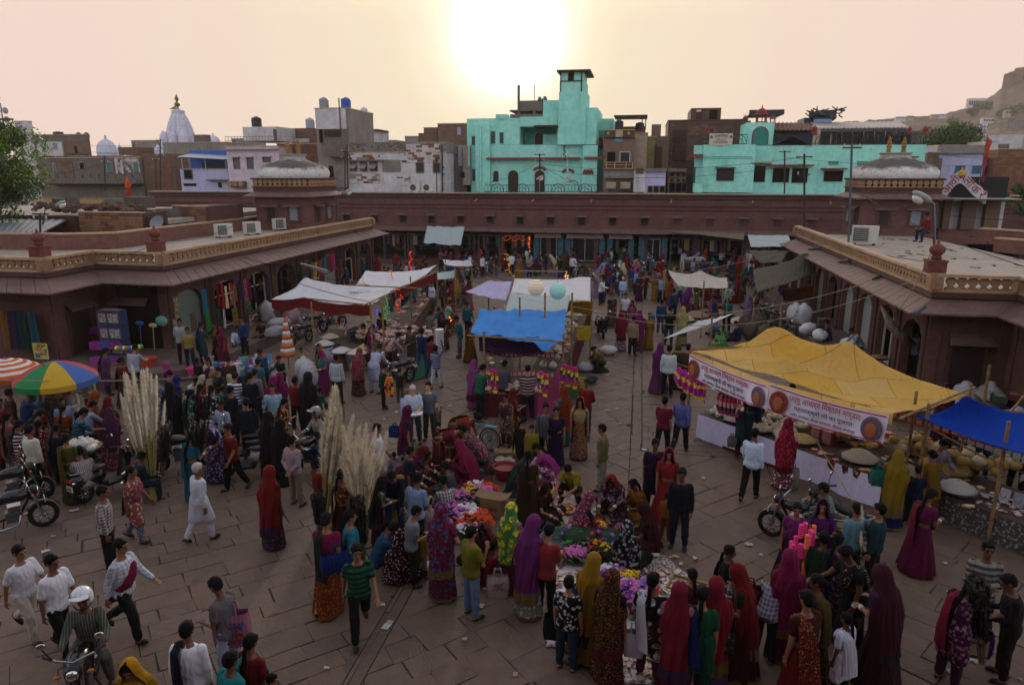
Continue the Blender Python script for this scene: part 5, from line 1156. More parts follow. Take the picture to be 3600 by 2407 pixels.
def m_burqa(pn):
 k=('robe',pn)
 if k in MESH:return MESH[k]
 J=skel(pn);mb=M();torso(mb,J,.05,-.1,.49)
 for i in (0,1):limb(mb,[J['sho',i],J['elb',i],J['wri',i]],[.09,.085,.075])
 z0=J['pel'].z
 mb.lathe([(.27,.03),(.26,.3),(.22,.6),(.19,z0),(.17,z0+.15)],24,(0,0,0),T=Matrix.Diagonal((1,.85,1)))
 me=remesh(mb,.022,2,(.008,26));me.name='robe';me.materials.append(m_hair);MESH[k]=me;return me
m_black=fab('#0b0a0c',.8)
def part(nm,me,m_,par,kind=None):
 o=bpy.data.objects.new(nm,me);COL.objects.link(o);o.parent=par
 if m_ is not None:o.material_slots[0].link='OBJECT';o.material_slots[0].material=m_
 if len(o.material_slots)==2:o.material_slots[1].link='OBJECT';o.material_slots[1].material=m_ if m_ is m_black else fab(('#7a5a28','#6a1420','#84703f','#4a2a50','#2a2a2a')[NP%5])
 return o
NP=0;PP=[]
def person(loc,pose,kind,face,scale,cols,label,group=None,skin=None,hair=None):
 global NP;NP+=1;PP.append(Ve((loc[0],loc[1],0)))
 r=random.Random(NP*7+1);t=thing('person',label,'person',loc,-R(face),group,scale*r.uniform(.97,1.03)*1.0)
 sk=skin or SKIN[r.randrange(4)]
 part('body',m_body(pose),sk,t)
 if kind!='b':
  for i in (0,1):part('shoe',m_shoes(pose,i),None,t)
 c=[fab(x) if x and x!='-' else None for x in cols]+[None]*3
 if kind in 'mthuc':
  st={'m':'shirt','t':'tee','h':'half','u':'kurta','c':'tee'}[kind]
  part('shirt',m_shirt(pose,st),c[0],t);part('trousers',m_trous(pose,'shorts' if kind=='c' and len(cols)>2 else 'trousers'),c[1],t)
  part('hair',m_hairc(pose,'short'),hair,t)
 elif kind=='b':
  part('robe',m_burqa(pose),m_black,t);part('veil',m_veil(pose,.9),m_black,t);part('hair',m_hairc(pose,'short'),m_black,t)
 elif kind in 'kg':
  part('tunic',m_shirt(pose,'tunic'),c[0],t);part('leggings',m_trous(pose,'trousers' if kind=='k' else 'leggings'),c[1],t)
  if c[2]:part('scarf',m_pallu(pose),c[2],t)
  part('hair',m_hairc(pose,'braid' if kind=='k' else 'long'),hair,t)
 else:
  part('blouse',m_shirt(pose,'blouse'),c[0],t);part('skirt',m_skirt(pose,1 if r.random()<.4 else 0),c[1],t)
  if kind=='s':part('veil',m_veil(pose,1.0 if r.random()<.5 else 1.35),c[2] or c[1],t);part('hair',m_hairc(pose,'short'),None,t)
  else:part('sash',m_pallu(pose),c[2] or c[1],t);part('hair',m_hairc(pose,'bun' if r.random()<.5 else 'braid'),None,t)
  if pose in('hold','reach','bend','squat','sit','lean') :part('bangles',m_bangles(pose),None,t)
 return t
def m_bangles(pn):
 k=('bang',pn)
 if k in MESH:return MESH[k]
 J=skel(pn);mb=M()
 for i in (0,1):
  for q in (.02,.04,.06):
   c=J['wri',i]-J['fa',i]*q;mb.tube([c-J['fa',i]*.006,c+J['fa',i]*.006],.037,10)
 me=mb.mesh('bangles',[m_bang],True);MESH[k]=me;return me
def folk(txt,group,ground=0.0):
 out=[]
 for ln in txt.strip().split('\n'):
  ln=ln.strip()
  if not ln:continue
  a,lab=ln.split('|');f=a.split();x,y,pose,kind,face,sc=float(f[0]),float(f[1]),f[2],f[3],float(f[4]),float(f[5])
  out.append(person(G(x,y,ground),pose,kind,face,sc,f[6:],lab.strip(),group,SKINP if 'tourist' in lab else None,m_grey if '-haired' in lab and 'dark' not in lab and 'fair' not in lab else m_fair if 'fair' in lab else None))
 return out
m_blk=mat('#0d0d0f',.45,.4,0,.3,8);m_rub=mat('#101010',.85);m_chr=mat('#9aa0a4',.2,.6,.9,.1);m_mir=mat('#dfe6ea',.03,.9,1,.02);m_steel=mat('#5d6164',.35,.5,.7);m_wood=mat('#5a4632',.8,c2='#4a3826');m_bam=mat('#8a6f48',.7,c2='#6d5636',sc=9);m_card=mat('#7d6346',.9)
MT={}
def wheel(t,y,r=.30,w=.05,nm='wheel',sp=10):
 k=('wheel',r,w,sp)
 if k not in MT:
  a=M();n=28
  for i in range(n):
   pass
  def fn(u,v):q=u*2*PI;p=v*2*PI;rr=r-w+w*cos(p);return (w*.85*sin(p),rr*cos(q),rr*sin(q))
  a.grid(fn,n,8);b_=M()
  def fr_(u,v):q=u*2*PI;p=v*2*PI;rr=r*.74+.014*cos(p);return (.03*sin(p),rr*cos(q),rr*sin(q))
  b_.grid(fr_,n,6);b_.tube([(-.06,0,0),(.06,0,0)],.045,10)
  for i in range(sp):q=2*PI*i/sp;b_.tube([(0,.03*cos(q),.03*sin(q)),(0,r*.74*cos(q),r*.74*sin(q))],.016 if sp<9 else .006,5)
  MT[k]=(a.mesh('tyre',[m_rub],True),b_.mesh('rim',[m_chr if sp<9 else m_steel],True))
 a,b_=MT[k];o=obj(nm,a,None,t,loc=(0,y,r));o.name=nm;obj('rim',b_,None,o);return o
def moto(loc,face,label,col='#15151a',helm=None,plate='RJ 19 SE 4202',group='motorcycles parked and ridden in the square',seatc='#141214',scale=1):
 t=thing('motorcycle',label,'motorcycle',loc,-R(face),group,scale);c=mat(col,.25,.6,.1,.1);
 wheel(t,.66,sp=6);wheel(t,-.62,sp=6)
 obj('frame',M().tube([(0,.5,.85),(0,.25,.42),(0,-.15,.36),(0,-.55,.6)],.03,8).tube([(0,.48,.8),(0,-.5,.72)],.028,8).tube([(.08,-.15,.36),(.09,-.62,.30)],.022,6).tube([(-.08,-.15,.36),(-.09,-.62,.30)],.022,6),m_blk,t)
 obj('fuel_tank',M().ball((0,.2,.86),(.155,.30,.135),14),c,t,smooth=1)
 obj('seat',M().ball((0,-.30,.83),(.13,.40,.07),12).ball((0,-.52,.87),(.12,.2,.06),10),mat(seatc,.5),t,smooth=1)
 e=M().bx((0,.12,.42),(.2,.26,.24)).bx((0,.16,.58),(.15,.17,.16))
 for k in range(5):e.bx((0,.16,.5+k*.04),(.22,.24,.012),1)
 obj('engine',e,[m_steel,m_chr],t)
 obj('exhaust',M().tube([(.12,.25,.45),(.14,.2,.24),(.15,-.1,.2),(.17,-.3,.25),(.17,-.78,.36)],[.022,.024,.03,.045,.05],10),m_chr,t,smooth=1)
 obj('fork',M().tube([(.09,.66,.3),(.09,.48,.95)],.024,8).tube([(-.09,.66,.3),(-.09,.48,.95)],.024,8),m_chr,t)
 obj('handlebar',M().tube([(-.36,.32,1.08),(-.22,.42,1.06),(0,.46,1.0),(.22,.42,1.06),(.36,.32,1.08)],.016,8),m_chr,t)
 for sx in (-1,1):
  obj('grip',M().tube([(sx*.26,.39,1.07),(sx*.38,.30,1.08)],.022,8),m_blk,t)
  mi=obj('mirror',M().tube([(sx*.25,.4,1.06),(sx*.34,.44,1.28)],.009,6),m_blk,t);obj('glass',M().ball((sx*.35,.43,1.32),(.065,.015,.05),10),m_mir,mi,smooth=1)
  obj('indicator',M().ball((sx*.2,.52,.86),(.05,.03,.025),8),mat('#b85a14',.3),t);obj('indicator',M().ball((sx*.17,-.78,.72),(.05,.03,.025),8),mat('#b85a14',.3),t)
 hl=obj('headlight',M().ball((0,.55,.90),(.12,.10,.12),12),m_blk,t,smooth=1);obj('lens',M().ball((0,.61,.90),(.085,.055,.085),12),m_mir,hl,smooth=1)
 for y,a0,a1 in ((.66,20,150),(-.62,10,140)):
  mb=M();mb.grid(lambda u,v:(-.07+.14*v,y+.345*cos(R(a0+(a1-a0)*u)),.30+.345*sin(R(a0+(a1-a0)*u))+.02*sin(v*PI)),12,4);obj('mudguard',mb,c,t,smooth=1)
 for sx in (-1,1):obj('shock',M().tube([(sx*.11,-.6,.34),(sx*.1,-.42,.72)],.03,8),m_chr,t)
 obj('grab_rail',M().tube([(-.12,-.55,.86),(-.12,-.8,.9),(.12,-.8,.9),(.12,-.55,.86)],.013,6),m_chr,t)
 obj('tail_light',M().bx((0,-.86,.76),(.14,.05,.07)),mat('#8a1414',.3),t)
 for y,z,rx in ((-.92,.58,1),(.72,.66,-1)):
  p=obj('number_plate',M().bx((0,y,z),(.26,.012,.09)),mat('#c8c8c0',.5),t);text(plate,.09,m_blk,p,(0,y-.008*rx,z),rot=(PI/2,0,0) if rx==1 else (PI/2,0,PI),fit=.22)
 obj('stand',M().tube([(-.1,-.05,.35),(-.22,-.1,.02)],.014,6),m_blk,t)
 return t
def scooter(loc,face,label,col='#101214',plate='RJ 19 SB 7287',group='scooters in the square',scale=1):
 t=thing('scooter',label,'scooter',loc,-R(face),group,scale);c=mat(col,.22,.6,.1,.1)
 wheel(t,.60,.23,.05,sp=8);wheel(t,-.55,.23,.05,sp=8)
 obj('body',M().ball((0,-.42,.55),(.2,.42,.2),14).ball((0,-.66,.62),(.17,.2,.14),12),c,t,smooth=1)
 obj('floorboard',M().bx((0,.08,.3),(.34,.45,.07)).bx((0,-.1,.34),(.3,.1,.14)),m_blk,t)
 mb=M();mb.grid(lambda u,v:(-.24+.48*v,.36+.16*u+.05*sin(v*PI),.28+.62*u),6,8,thick=.0);mb.grid(lambda u,v:(-.2+.4*v,.40+.16*u+.08*sin(v*PI),.28+.60*u),6,8);obj('leg_shield',mb,c,t,smooth=1)
 obj('front_mudguard',M().ball((0,.60,.40),(.09,.22,.1),10),c,t,smooth=1);obj('steering_column',M().tube([(0,.6,.25),(0,.48,.98)],.04,8),m_blk,t)
 hl=obj('headlight',M().ball((0,.52,1.0),(.15,.1,.09),12),c,t,smooth=1);obj('lens',M().ball((0,.585,1.0),(.08,.04,.05),10),m_mir,hl)
 obj('handlebar',M().tube([(-.34,.36,1.02),(-.15,.45,1.03),(.15,.45,1.03),(.34,.36,1.02)],.02,8),m_blk,t)
 for sx in (-1,1):mi=obj('mirror',M().tube([(sx*.24,.42,1.03),(sx*.32,.44,1.24)],.009,6),m_blk,t);obj('glass',M().ball((sx*.33,.43,1.29),(.06,.015,.055),10),m_mir,mi,smooth=1)
 obj('seat',M().ball((0,-.36,.77),(.15,.4,.06),12),m_blk,t,smooth=1);obj('grab_rail',M().tube([(-.14,-.55,.8),(-.13,-.84,.84),(.13,-.84,.84),(.14,-.55,.8)],.015,6),m_chr,t)
 obj('tail_light',M().bx((0,-.85,.66),(.2,.05,.06)),mat('#9a1414',.3),t)
 for sx in (-1,1):obj('indicator',M().ball((sx*.14,-.82,.62),(.05,.04,.035),8),m_mir,t)
 p=obj('number_plate',M().bx((0,-.86,.47),(.24,.012,.13)),mat('#d0d0c8',.5),t);text(plate[:5],.06,m_blk,p,(0,-.868,.495),fit=.16);text(plate[6:],.06,m_blk,p,(0,-.868,.445),fit=.19)
 return t
def bicycle(loc,face,label,col='#2a7a96'):
 t=thing('bicycle',label,'bicycle',loc,-R(face));c=mat(col,.3,.5);wheel(t,.54,.34,.022,sp=18);wheel(t,-.52,.34,.022,sp=18)
 obj('frame',M().tube([(0,.38,.72),(0,-.02,.32),(0,-.22,.78)],.02,8).tube([(0,.36,.78),(0,-.2,.72)],.022,8).tube([(.04,-.02,.32),(.05,-.52,.34),(.02,-.2,.74)],.013,6).tube([(-.04,-.02,.32),(-.05,-.52,.34),(-.02,-.2,.74)],.013,6),c,t)
 obj('fork',M().tube([(.04,.54,.34),(.03,.38,.74),(0,.34,.95)],.016,6).tube([(-.04,.54,.34),(-.03,.38,.74),(0,.34,.95)],.016,6),m_blk,t)
 obj('handlebar',M().tube([(-.3,.25,.99),(-.1,.36,.97),(.1,.36,.97),(.3,.25,.99)],.014,6),m_blk,t);obj('saddle',M().ball((0,-.24,.84),(.07,.13,.035),10),m_blk,t,smooth=1)
 obj('luggage_rack',M().bx((0,-.55,.74),(.14,.36,.015)).tube([(.06,-.7,.73),(.05,-.52,.34)],.008,5).tube([(-.06,-.7,.73),(-.05,-.52,.34)],.008,5),c,t)
 obj('pedals',M().tube([(.06,-.02,.32),(.1,.08,.2)],.01,5).bx((.13,.08,.2),(.08,.06,.02)).tube([(-.06,-.02,.32),(-.1,-.1,.44)],.01,5).bx((-.13,-.1,.44),(.08,.06,.02)).tube([(-.05,-.02,.32),(.05,-.02,.32)],.07,14),m_blk,t);return t
def sheet4(c4,nu=26,nv=16,sag=.12,peaks=(),wr=.02,seed=0,org=None,thick=.015):
 a,b_,c,d=[v if isinstance(v,Vector) else G(*v) for v in c4]
 def fn(u,v):
  p=a.lerp(b_,u).lerp(d.lerp(c,u),v);z=p.z-sag*4*(u*(1-u))*(.35+v*(1-v)*2.6)-sag*.6*(1-4*(v-.5)**2)*.5
  for pu,pv,dz,w in peaks:z+=dz*math.exp(-(math.hypot((u-pu),(v-pv))/w)**1.25)
  n=nz(Ve((u*5+seed,v*4,seed)))+.5*nz(Ve((u*14,v*9+seed,2)))
  fold=abs(sin(u*9+v*6+seed+2*nz(Ve((u*2,v*2,seed)))))
  return (p.x-(org.x if org else 0),p.y-(org.y if org else 0),z+wr*n*2+wr*fold)
 return M().grid(fn,nu,nv,thick=thick)
def pole(t,x,y,z1,z0=0,r=.035,m_=None,nm='pole',lean=(0,0)):
 m_=m_ or m_bam;o=t.location if t else Ve((0,0,0))
 pts=[(x-o.x,y-o.y,z0),(x-o.x+lean[0]*.5+.01,y-o.y+lean[1]*.5,(z0+z1)/2),(x-o.x+lean[0],y-o.y+lean[1],z1)];return obj(nm,M().tube(pts,r,7),m_,t)
def bar(t,a,b_,r=.03,m_=None,nm='cross_pole',sag=0):
 o=t.location if t else Ve((0,0,0));a,b_=Ve(a)-o,Ve(b_)-o;pts=[a.lerp(b_,i/8)-Ve((0,0,sag*4*(i/8)*(1-i/8))) for i in range(9)] if sag else [a,b_]
 return obj(nm,M().tube(pts,r,6),m_ or m_bam,t)
def cable(a,b_,label,sag=.4,r=.012,c='#15130f'):
 a,b_=Ve(a),Ve(b_);mid=(a+b_)/2;t=obj('overhead_cable',M().tube([a.lerp(b_,i/16)-mid-Ve((0,0,sag*4*(i/16)*(1-i/16))) for i in range(17)],r,5),mat(c,.6),None,loc=mid);return tag(t,label,'cable','cables strung over the square')
def table(a,b_,dep,h,label,cloth,side=1,valance=None,top='#4a3a30'):
 a,b_=Ve((a.x,a.y,0)),Ve((b_.x,b_.y,0));t=(b_-a);ln=t.length;ang=math.atan2(t.y,t.x);o=thing('stall_table',label,'table',tuple(a),ang)
 obj('table_top',M().box(0,ln,.0,dep,h-.05,h),mat(top,.8),o)
 for x in (.1,ln/2,ln-.1):
  for y in (.12,dep-.12):obj('leg',M().box(x-.03,x+.03,y-.03,y+.03,0,h-.052),m_wood,o)
 if cloth:
  n=int(ln/.12)
  obj('table_skirt',M().grid(lambda u,v:(u*ln,-.03+.03*sin(u*n*.9+sin(u*17)*2)*(1-v)-.05*(1-v),.02+(h+.0-.0)*v+.012*sin(u*20)*(1-v)-.012),n*2,8),cloth if not isinstance(cloth,str) else fab(cloth),o,smooth=1)
  for xx in (0,ln):obj('table_skirt',M().grid(lambda u,v:(xx+(.02 if xx else -.02)+.02*sin(u*12)*(1-v),u*dep,.03+(h-.03)*v),12,4),cloth if not isinstance(cloth,str) else fab(cloth),o,smooth=1)
 o['h']=h;return o,ln,ang
def on(o,x,y,z=None):
 c,s=cos(o.rotation_euler.z),sin(o.rotation_euler.z);return Ve((o.location.x+c*x-s*y,o.location.y+s*x+c*y,o.get('h',0) if z is None else z))
def heap(loc,r,h,c,label,cat='heap',dish='#3a3a3a',grain=60,group=None,nm='heaped_dish',c2=None,gs=.03):
 t=thing(nm,label,cat,tuple(loc),ru(0,6),group)
 if dish:obj('dish',M().lathe([(r*.6,0),(r*.95,.03),(r*1.08,.09),(r*1.1,.1),(r*1.02,.075),(r*.9,.05)],22),mat(dish,.45,.5,.4),t)
 hm=mat(c,.85,.2,0,.3,30,.8,90,c2=c2);k0=.05 if dish else 0
 obj('contents',M().lathe([(r*.98,k0),(r*.8,k0+h*.3),(r*.5,k0+h*.72),(r*.22,k0+h*.95),(0,k0+h)],22,wob=.12,seed=rnd.random()*9),hm,t,smooth=1)
 mb=M()
 for i in range(grain):
  a=ru(0,6.28);q=rnd.random()**.6*.95;s=gs*ru(.6,1.3);mb.ball((r*q*cos(a),r*q*sin(a),k0+h*(1-q)*1.0+.01),(s,s,s*.7),5)
 obj('loose_pieces',mb,hm,t,kind='stuff');return t
BX={}
def packet(loc,dx,dy,dz,c,label,cat='packet',group=None,rz=None,nm='packet',tilt=0):
 k=('pk',c,nm)
 if k not in BX:
  mb=M();mb.box(-.5,.5,-.5,.5,.0,1);mb.box(-.36,.36,-.36,.36,1.001,1.02,1);mb.box(-.36,.36,-.515,-.501,.2,.8,1);BX[k]=mb.mesh(nm,[mat(c,.5),mat(mix_hex(c),.5,var=.5,sc=9,c2='#c9b8a0')])
 o=obj(nm,BX[k],None,None,loc=loc,rot=(tilt,tilt*.5,ru(0,3) if rz is None else rz));o.scale=(dx,dy,dz);return tag(o,label,cat,group)
def mix_hex(c):
 c=c.lstrip('#');c=c if len(c)>3 else ''.join(q*2 for q in c);return '#'+''.join('%02x'%min(255,int(int(c[i:i+2],16)*.5+90)) for i in (0,2,4))
def puff(loc,r,c,label,group,cat='bag',nm='packed_bag'):
 k=('pf',c,nm)
 if k not in BX:BX[k]=M().ball((0,0,.8),(1,1,.85),10,wob=.25,seed=len(BX)).lathe([(.25,1.45),(.12,1.6),(.3,1.95),(.1,1.9)],7).mesh(nm,[mat(c,.35,.5,0,.35,40,.6,60)],True)
 o=obj(nm,BX[k],None,None,loc=loc,rz=ru(0,6));o.scale=(r,r,r*ru(.8,1.1));return tag(o,label,cat,group)
def sack(loc,s,c,label,lying=False,nm='sack',group=None,h=1.0):
 t=M();
 if lying:t.ball((0,0,.22*s),(.45*s,.28*s,.23*s),16,wob=.3,seed=rnd.random()*9)
 else:t.lathe([(.24*s,0),(.31*s,.1*s),(.33*s,.35*s*h),(.31*s,.6*s*h),(.22*s,.76*s*h),(.12*s,.82*s*h),(.08*s,.9*s*h),(0,.92*s*h)],18,wob=.5,seed=rnd.random()*9)
 o=obj(nm,t,mat(c,.75,.3,0,.15,5,.5,14),None,loc=loc,rz=ru(0,6),smooth=1);return tag(o,label,'sack',group)
def flower_mesh(c,cc):
 mb=M();n=11
 for ring,(r,z,k) in en(((1,.05,n),(.7,.25,n-3))):
  for i in range(k):
   a=2*PI*i/k+ring*.3;ca,sa=cos(a),sin(a);w=.19
   mb.add([(ca*.15,sa*.15,z*.5),(ca*.6*r-sa*w,sa*.6*r+ca*w,z+.1),(ca*r,sa*r,z-.05),(ca*.6*r+sa*w,sa*.6*r-ca*w,z+.1)],[(0,1,2,3)])
 mb.ball((0,0,.15),(.2,.2,.14),8,1);return mb.mesh('flower',[mat(c,.7,var=.2),mat(cc,.8)])
FLC={k:flower_mesh(*v) for k,v in {'w':('#e6e0e6','#c8902a'),'p':('#d880c0','#c83a50'),'v':('#8a50b0','#d8b8d8'),'y':('#e0c028','#a84a1a'),'o':('#e0501c','#b02014'),'r':('#c02440','#e0b040'),'l':('#b088d8','#c84a4a')}.items()}
lf=M().add([(0,0,0),(.35,.5,.1),(0,1,-.1),(-.35,.5,.1)],[(0,1,2,3)]).add([(0,0,-.01),(-.35,.5,.09),(0,1,-.11),(.35,.5,.09)],[(0,1,2,3)]).mesh('leaf',[mat('#2f6a2c',.5,var=.4)])
def bouquet(loc,r,keys,n,label,leaves=14,pot=None,dome=.5,fs=.055):
 t=thing('flower_bunch',label,'flowers',tuple(loc),0)
 if pot:obj('pot',M().lathe([(r*.5,0),(r*.7,.2),(r*.72,.22),(r*.6,.2)],16),mat(pot,.6),t)
 z0=.2 if pot else .03
 obj('stems',M().lathe([(r*.55,z0*.3),(r*.8,z0+r*.1),(r*.6,z0+r*dome*.7),(0,z0+r*dome*.9)],14,wob=.2),mat('#1f3a1c',.8,var=.5),t,smooth=1)
 for i in range(n):
  a=i*2.399;q=math.sqrt((i+.5)/n);d=Ve((cos(a)*q,sin(a)*q,0));z=math.sqrt(max(0,1-q*q*.8))*dome
  o=obj('flower',FLC[keys[rnd.randrange(len(keys))] if len(keys)<3 or rnd.random()<.25 else keys[int((math.atan2(d.y,d.x)+PI)/6.2832*len(keys))%len(keys)]],None,t,loc=(d.x*r,d.y*r,z0+z*r+ru(0,.04)),rot=(-d.y*.9+ru(-.2,.2),d.x*.9,ru(0,6)));o.scale=(fs*ru(.8,1.25),)*3
 for i in range(leaves):
  a=ru(0,6.28);o=obj('leaf',lf,None,t,loc=(cos(a)*r*.85,sin(a)*r*.85,z0+ru(0,r*.4)),rot=(ru(-.3,.5),0,a-PI/2));o.scale=(.13*ru(.7,1.3),)*3
 return t
def plume_mesh():
 mb=M();r=random.Random(4);mb.tube([(0,0,0),(0,0,1.25)],.007,5,1);mb.lathe([(.008,1.02),(.02,1.12),(.028,1.35),(.022,1.6),(.012,1.8),(0,1.9)],8,wob=.6)
 for i in range(260):
  z=r.uniform(1.0,1.8);a=r.uniform(0,6.28);R0=.055*sin(PI*min(1,(z-.93)/.95)**.8)+.006;l=.07;d=Ve((cos(a),sin(a),0));p=d*R0*.35+Ve((0,0,z));e=p+d*R0+Ve((0,0,l));s=Ve((-d.y,d.x,0))*.006
  mb.add([tuple(p-s),tuple(p+s),tuple(e)],[(0,1,2)])
 return mb.mesh('plume',[mat('#d4c8b0',.9,.1,0,.2,8),mat('#8a8048',.8)])
PL=plume_mesh()
def feather_mesh():
 mb=M();r=random.Random(4);mb.tube([(0,0,0),(0,0,1.0)],.005,4,1)
 for i in range(230):
  z=r.uniform(.4,1.05);a=r.uniform(0,6.28);d=Ve((cos(a),sin(a),.6))*.055*r.uniform(.5,1.1);s=Ve((-d.y,d.x,0)).normalized()*.012;p=Ve((0,0,z));mb.add([tuple(p-s),tuple(p+s),tuple(p+d)],[(0,1,2)])
 mb.ball((0,0,1.02),(.02,.008,.03),6,2);return mb.mesh('feather',[mat('#0a0e0a',.6,.3,0,.4),mat('#5a5644',.6),mat('#10242a',.3,.6)])
FE=feather_mesh()
def sheaf(foot,top,n,label,spread=.25,s=1,mesh=None,nm='plume',thing_nm='plume_grass_bundle',cat='grass bundle',foot_r=.06,tl=1.85):
 foot,top=Ve(foot),Ve(top);t=thing(thing_nm,label,cat,tuple(foot));L_=(top-foot).length;ax=(top-foot).normalized();q=ax.to_track_quat('Z','Y');r=random.Random(n*7+int(foot.x*10))
 for i in range(n):
  a=r.uniform(0,6.28);k=math.sqrt(r.random());b_=q@Ve((cos(a)*foot_r*k,sin(a)*foot_r*k,r.uniform(-.02,.05)));e=q@Ve((cos(a)*spread*k,sin(a)*spread*k,L_*r.uniform(.74,1.05)));d=e-b_
  o=obj(nm,mesh or PL,None,t,loc=b_);o.rotation_euler=d.to_track_quat('Z','Y').to_euler();sc=d.length/tl;o.scale=(sc*s,sc*s,sc)
 obj('binding',M().lathe([(foot_r*1.15,0),(foot_r*1.25,.03),(foot_r*1.15,.06)],10,T=q.to_matrix(),c=ax*L_*.22),m_brn,t)
 return t
def umbrella(loc,r,h,cols,label,rise=.42,stripes=False,n=8,tilt=0):
 t=thing('umbrella',label,'umbrella',loc);T=Matrix.Rotation(tilt,4,'Y')
 for k in range(n):
  a0,a1=2*PI*k/n,2*PI*(k+1)/n;mb=M();m_=[mat(c,.7,.2,0,.12,3) for c in cols]
  def fn(u,v,dz=0):
   a=a0+(a1-a0)*v;f=1-.05*sin(v*PI)*u;rr=r*u*f;return tuple(T@Ve((rr*cos(a),rr*sin(a),h-rise*u**1.8-.02*sin(v*PI)*u)))
  if stripes:
   ns=9
   for j in range(ns):mb.grid(lambda u,v:fn((j+u)/ns,v),2,5,j%2)
   mats_=m_
  else:mb.grid(fn,8,5,0);mats_=[m_[k%len(m_)]]
  mb.grid(lambda u,v:tuple(Ve(fn(1,v))+T@Ve((0,0,-.16*u))),1,5,0)
  obj('canopy_panel',mb,mats_,t,smooth=False)
  obj('rib',M().tube([tuple(Ve(fn(max(i/5,.01),0))-Ve((0,0,.02))) for i in range(6)],.008,4),m_steel,t)
 obj('pole',M().tube([(0,0,0),tuple(T@Ve((0,0,h+.08)))],.022,8),m_chr,t);return t
def garland(loc,ln,cols,label,group='marigold and paper garlands for sale',r=.05,nm='garland'):
 mb=M();n=int(ln/.045);ms=[mat(c,.8,var=.3,sc=30) for c in cols]
 for k in range(n):mb.ball((.05*sin(k/n*PI)*(1),0,-k*.045),(r,r,.03),7,min(len(cols)-1,int(k/n*len(cols)*1.6)%len(cols)))
 for k in range(n):mb.ball((-.10*sin(k/n*PI)-.02,.02,-k*.045),(r,r,.03),7,int(k/n*len(cols)*1.6)%len(cols))
 o=obj(nm,mb,ms,None,loc=loc,rz=ru(-.4,.4));return tag(o,label,'garland',group)
def bag(loc,w,h,d,c,label,c2=None,rz=0,txt=None,txc='#2a3550',handles=True,nm='bag',rot=None):
 t=thing(nm,label,'bag',loc,rz);
 if rot:t.rotation_euler=rot
 obj('body',M().grid(lambda u,v:((w/2+.02*sin(v*3.1))*cos(u*6.2832)*min(1.3,1/max(abs(cos(u*6.2832)),abs(sin(u*6.2832)))),(d/2+.03*sin(v*3.1))*sin(u*6.2832)*min(1.3,1/max(abs(cos(u*6.2832)),abs(sin(u*6.2832)))),h*v+.01*sin(u*30)),24,6),fab(c),t,smooth=1)
 obj('base',M().box(-w*.48,w*.48,-d*.45,d*.45,0,.01),fab(c),t)
 if c2:obj('printed_panel',M().box(-w*.38,w*.38,-d*.5-.045,-d*.5-.035,h*.15,h*.8),fab(c2),t)
 if txt:
  for i,s in en(txt):text(s,h*.16,mat(txc),t,(0,-d*.5-.055,h*(.68-.2*i)),fit=w*.6)
 if handles:
  for sy in (-1,1):obj('handle',M().tube([(-w*.2,sy*d*.4,h*.98),(-w*.15,sy*d*.25,h*1.3),(w*.15,sy*d*.25,h*1.3),(w*.2,sy*d*.4,h*.98)],.012,6),fab(c),t)
 return t
def basket(loc,r,h,c,label,nm='basket',ribs=True):
 t=thing(nm,label,'basket',loc);obj('bowl',M().lathe([(r*.7,0),(r,h),(r*1.05,h+.01),(r*.96,h-.01),(r*.66,.02)],20),mat(c,.5,.4),t)
 if ribs:
  for k in range(3):obj('band',M().lathe([(r*(.74+.1*k)+.012,h*(.12+.3*k)),(r*(.77+.1*k)+.014,h*(.2+.3*k))],20),mat(c,.5,.4),t)
 return t
CLW=mat('#c3c4c8',.85,.15,0,.10,2,.35,5,stain=.12)
def canvas(c,alpha=.35,patch=None,pattern=0,noi=2.0):
 key=('canvas',c,alpha,patch,pattern)
 if key in MC:return MC[key]
 m,nt,b=base('canvas',.85,.15);g=_n(nt,'ShaderNodeTexCoord');co=g.outputs['Object'];col=lin(c)
 n=_noise(nt,noi,4,co);cc=_mix(nt,n.outputs[0],mix3(c,.85),mix3(c,1.12))
 if patch:
  br=_n(nt,'ShaderNodeTexBrick');br.inputs['Scale'].default_value=.9;br.inputs['Mortar Size'].default_value=.012;br.inputs['Brick Width'].default_value=1.1;br.inputs['Row Height'].default_value=.8;br.inputs['Color1'].default_value=lin(c);br.inputs['Color2'].default_value=lin(patch);br.inputs['Mortar'].default_value=mix3(c,.6);nt.links.new(co,br.inputs['Vector']);cc=_mix(nt,.75,cc,br.outputs[0])
 s=_noise(nt,5,4,co,.7);cc=_mix(nt,_ramp(nt,s.outputs[0],.55,.75,0,.2),cc,mix3(c,.4));nt.links.new(cc,b.inputs['Base Color'])
 wv=_n(nt,'ShaderNodeTexWave');wv.inputs['Scale'].default_value=1.6;wv.inputs['Distortion'].default_value=9;wv.inputs['Detail'].default_value=3;nt.links.new(co,wv.inputs['Vector'])
 bp=_n(nt,'ShaderNodeBump');bp.inputs['Strength'].default_value=.5;bp.inputs['Distance'].default_value=.05;nt.links.new(wv.outputs['Fac'],bp.inputs['Height']);nt.links.new(bp.outputs[0],b.inputs['Normal'])
 tr=_n(nt,'ShaderNodeBsdfTranslucent');nt.links.new(cc,tr.inputs[0]);ms=_n(nt,'ShaderNodeMixShader');ms.inputs[0].default_value=alpha
 out=nt.nodes['Material Output'];nt.links.new(b.outputs[0],ms.inputs[1]);nt.links.new(tr.outputs[0],ms.inputs[2]);nt.links.new(ms.outputs[0],out.inputs[0]);MC[key]=m;return m
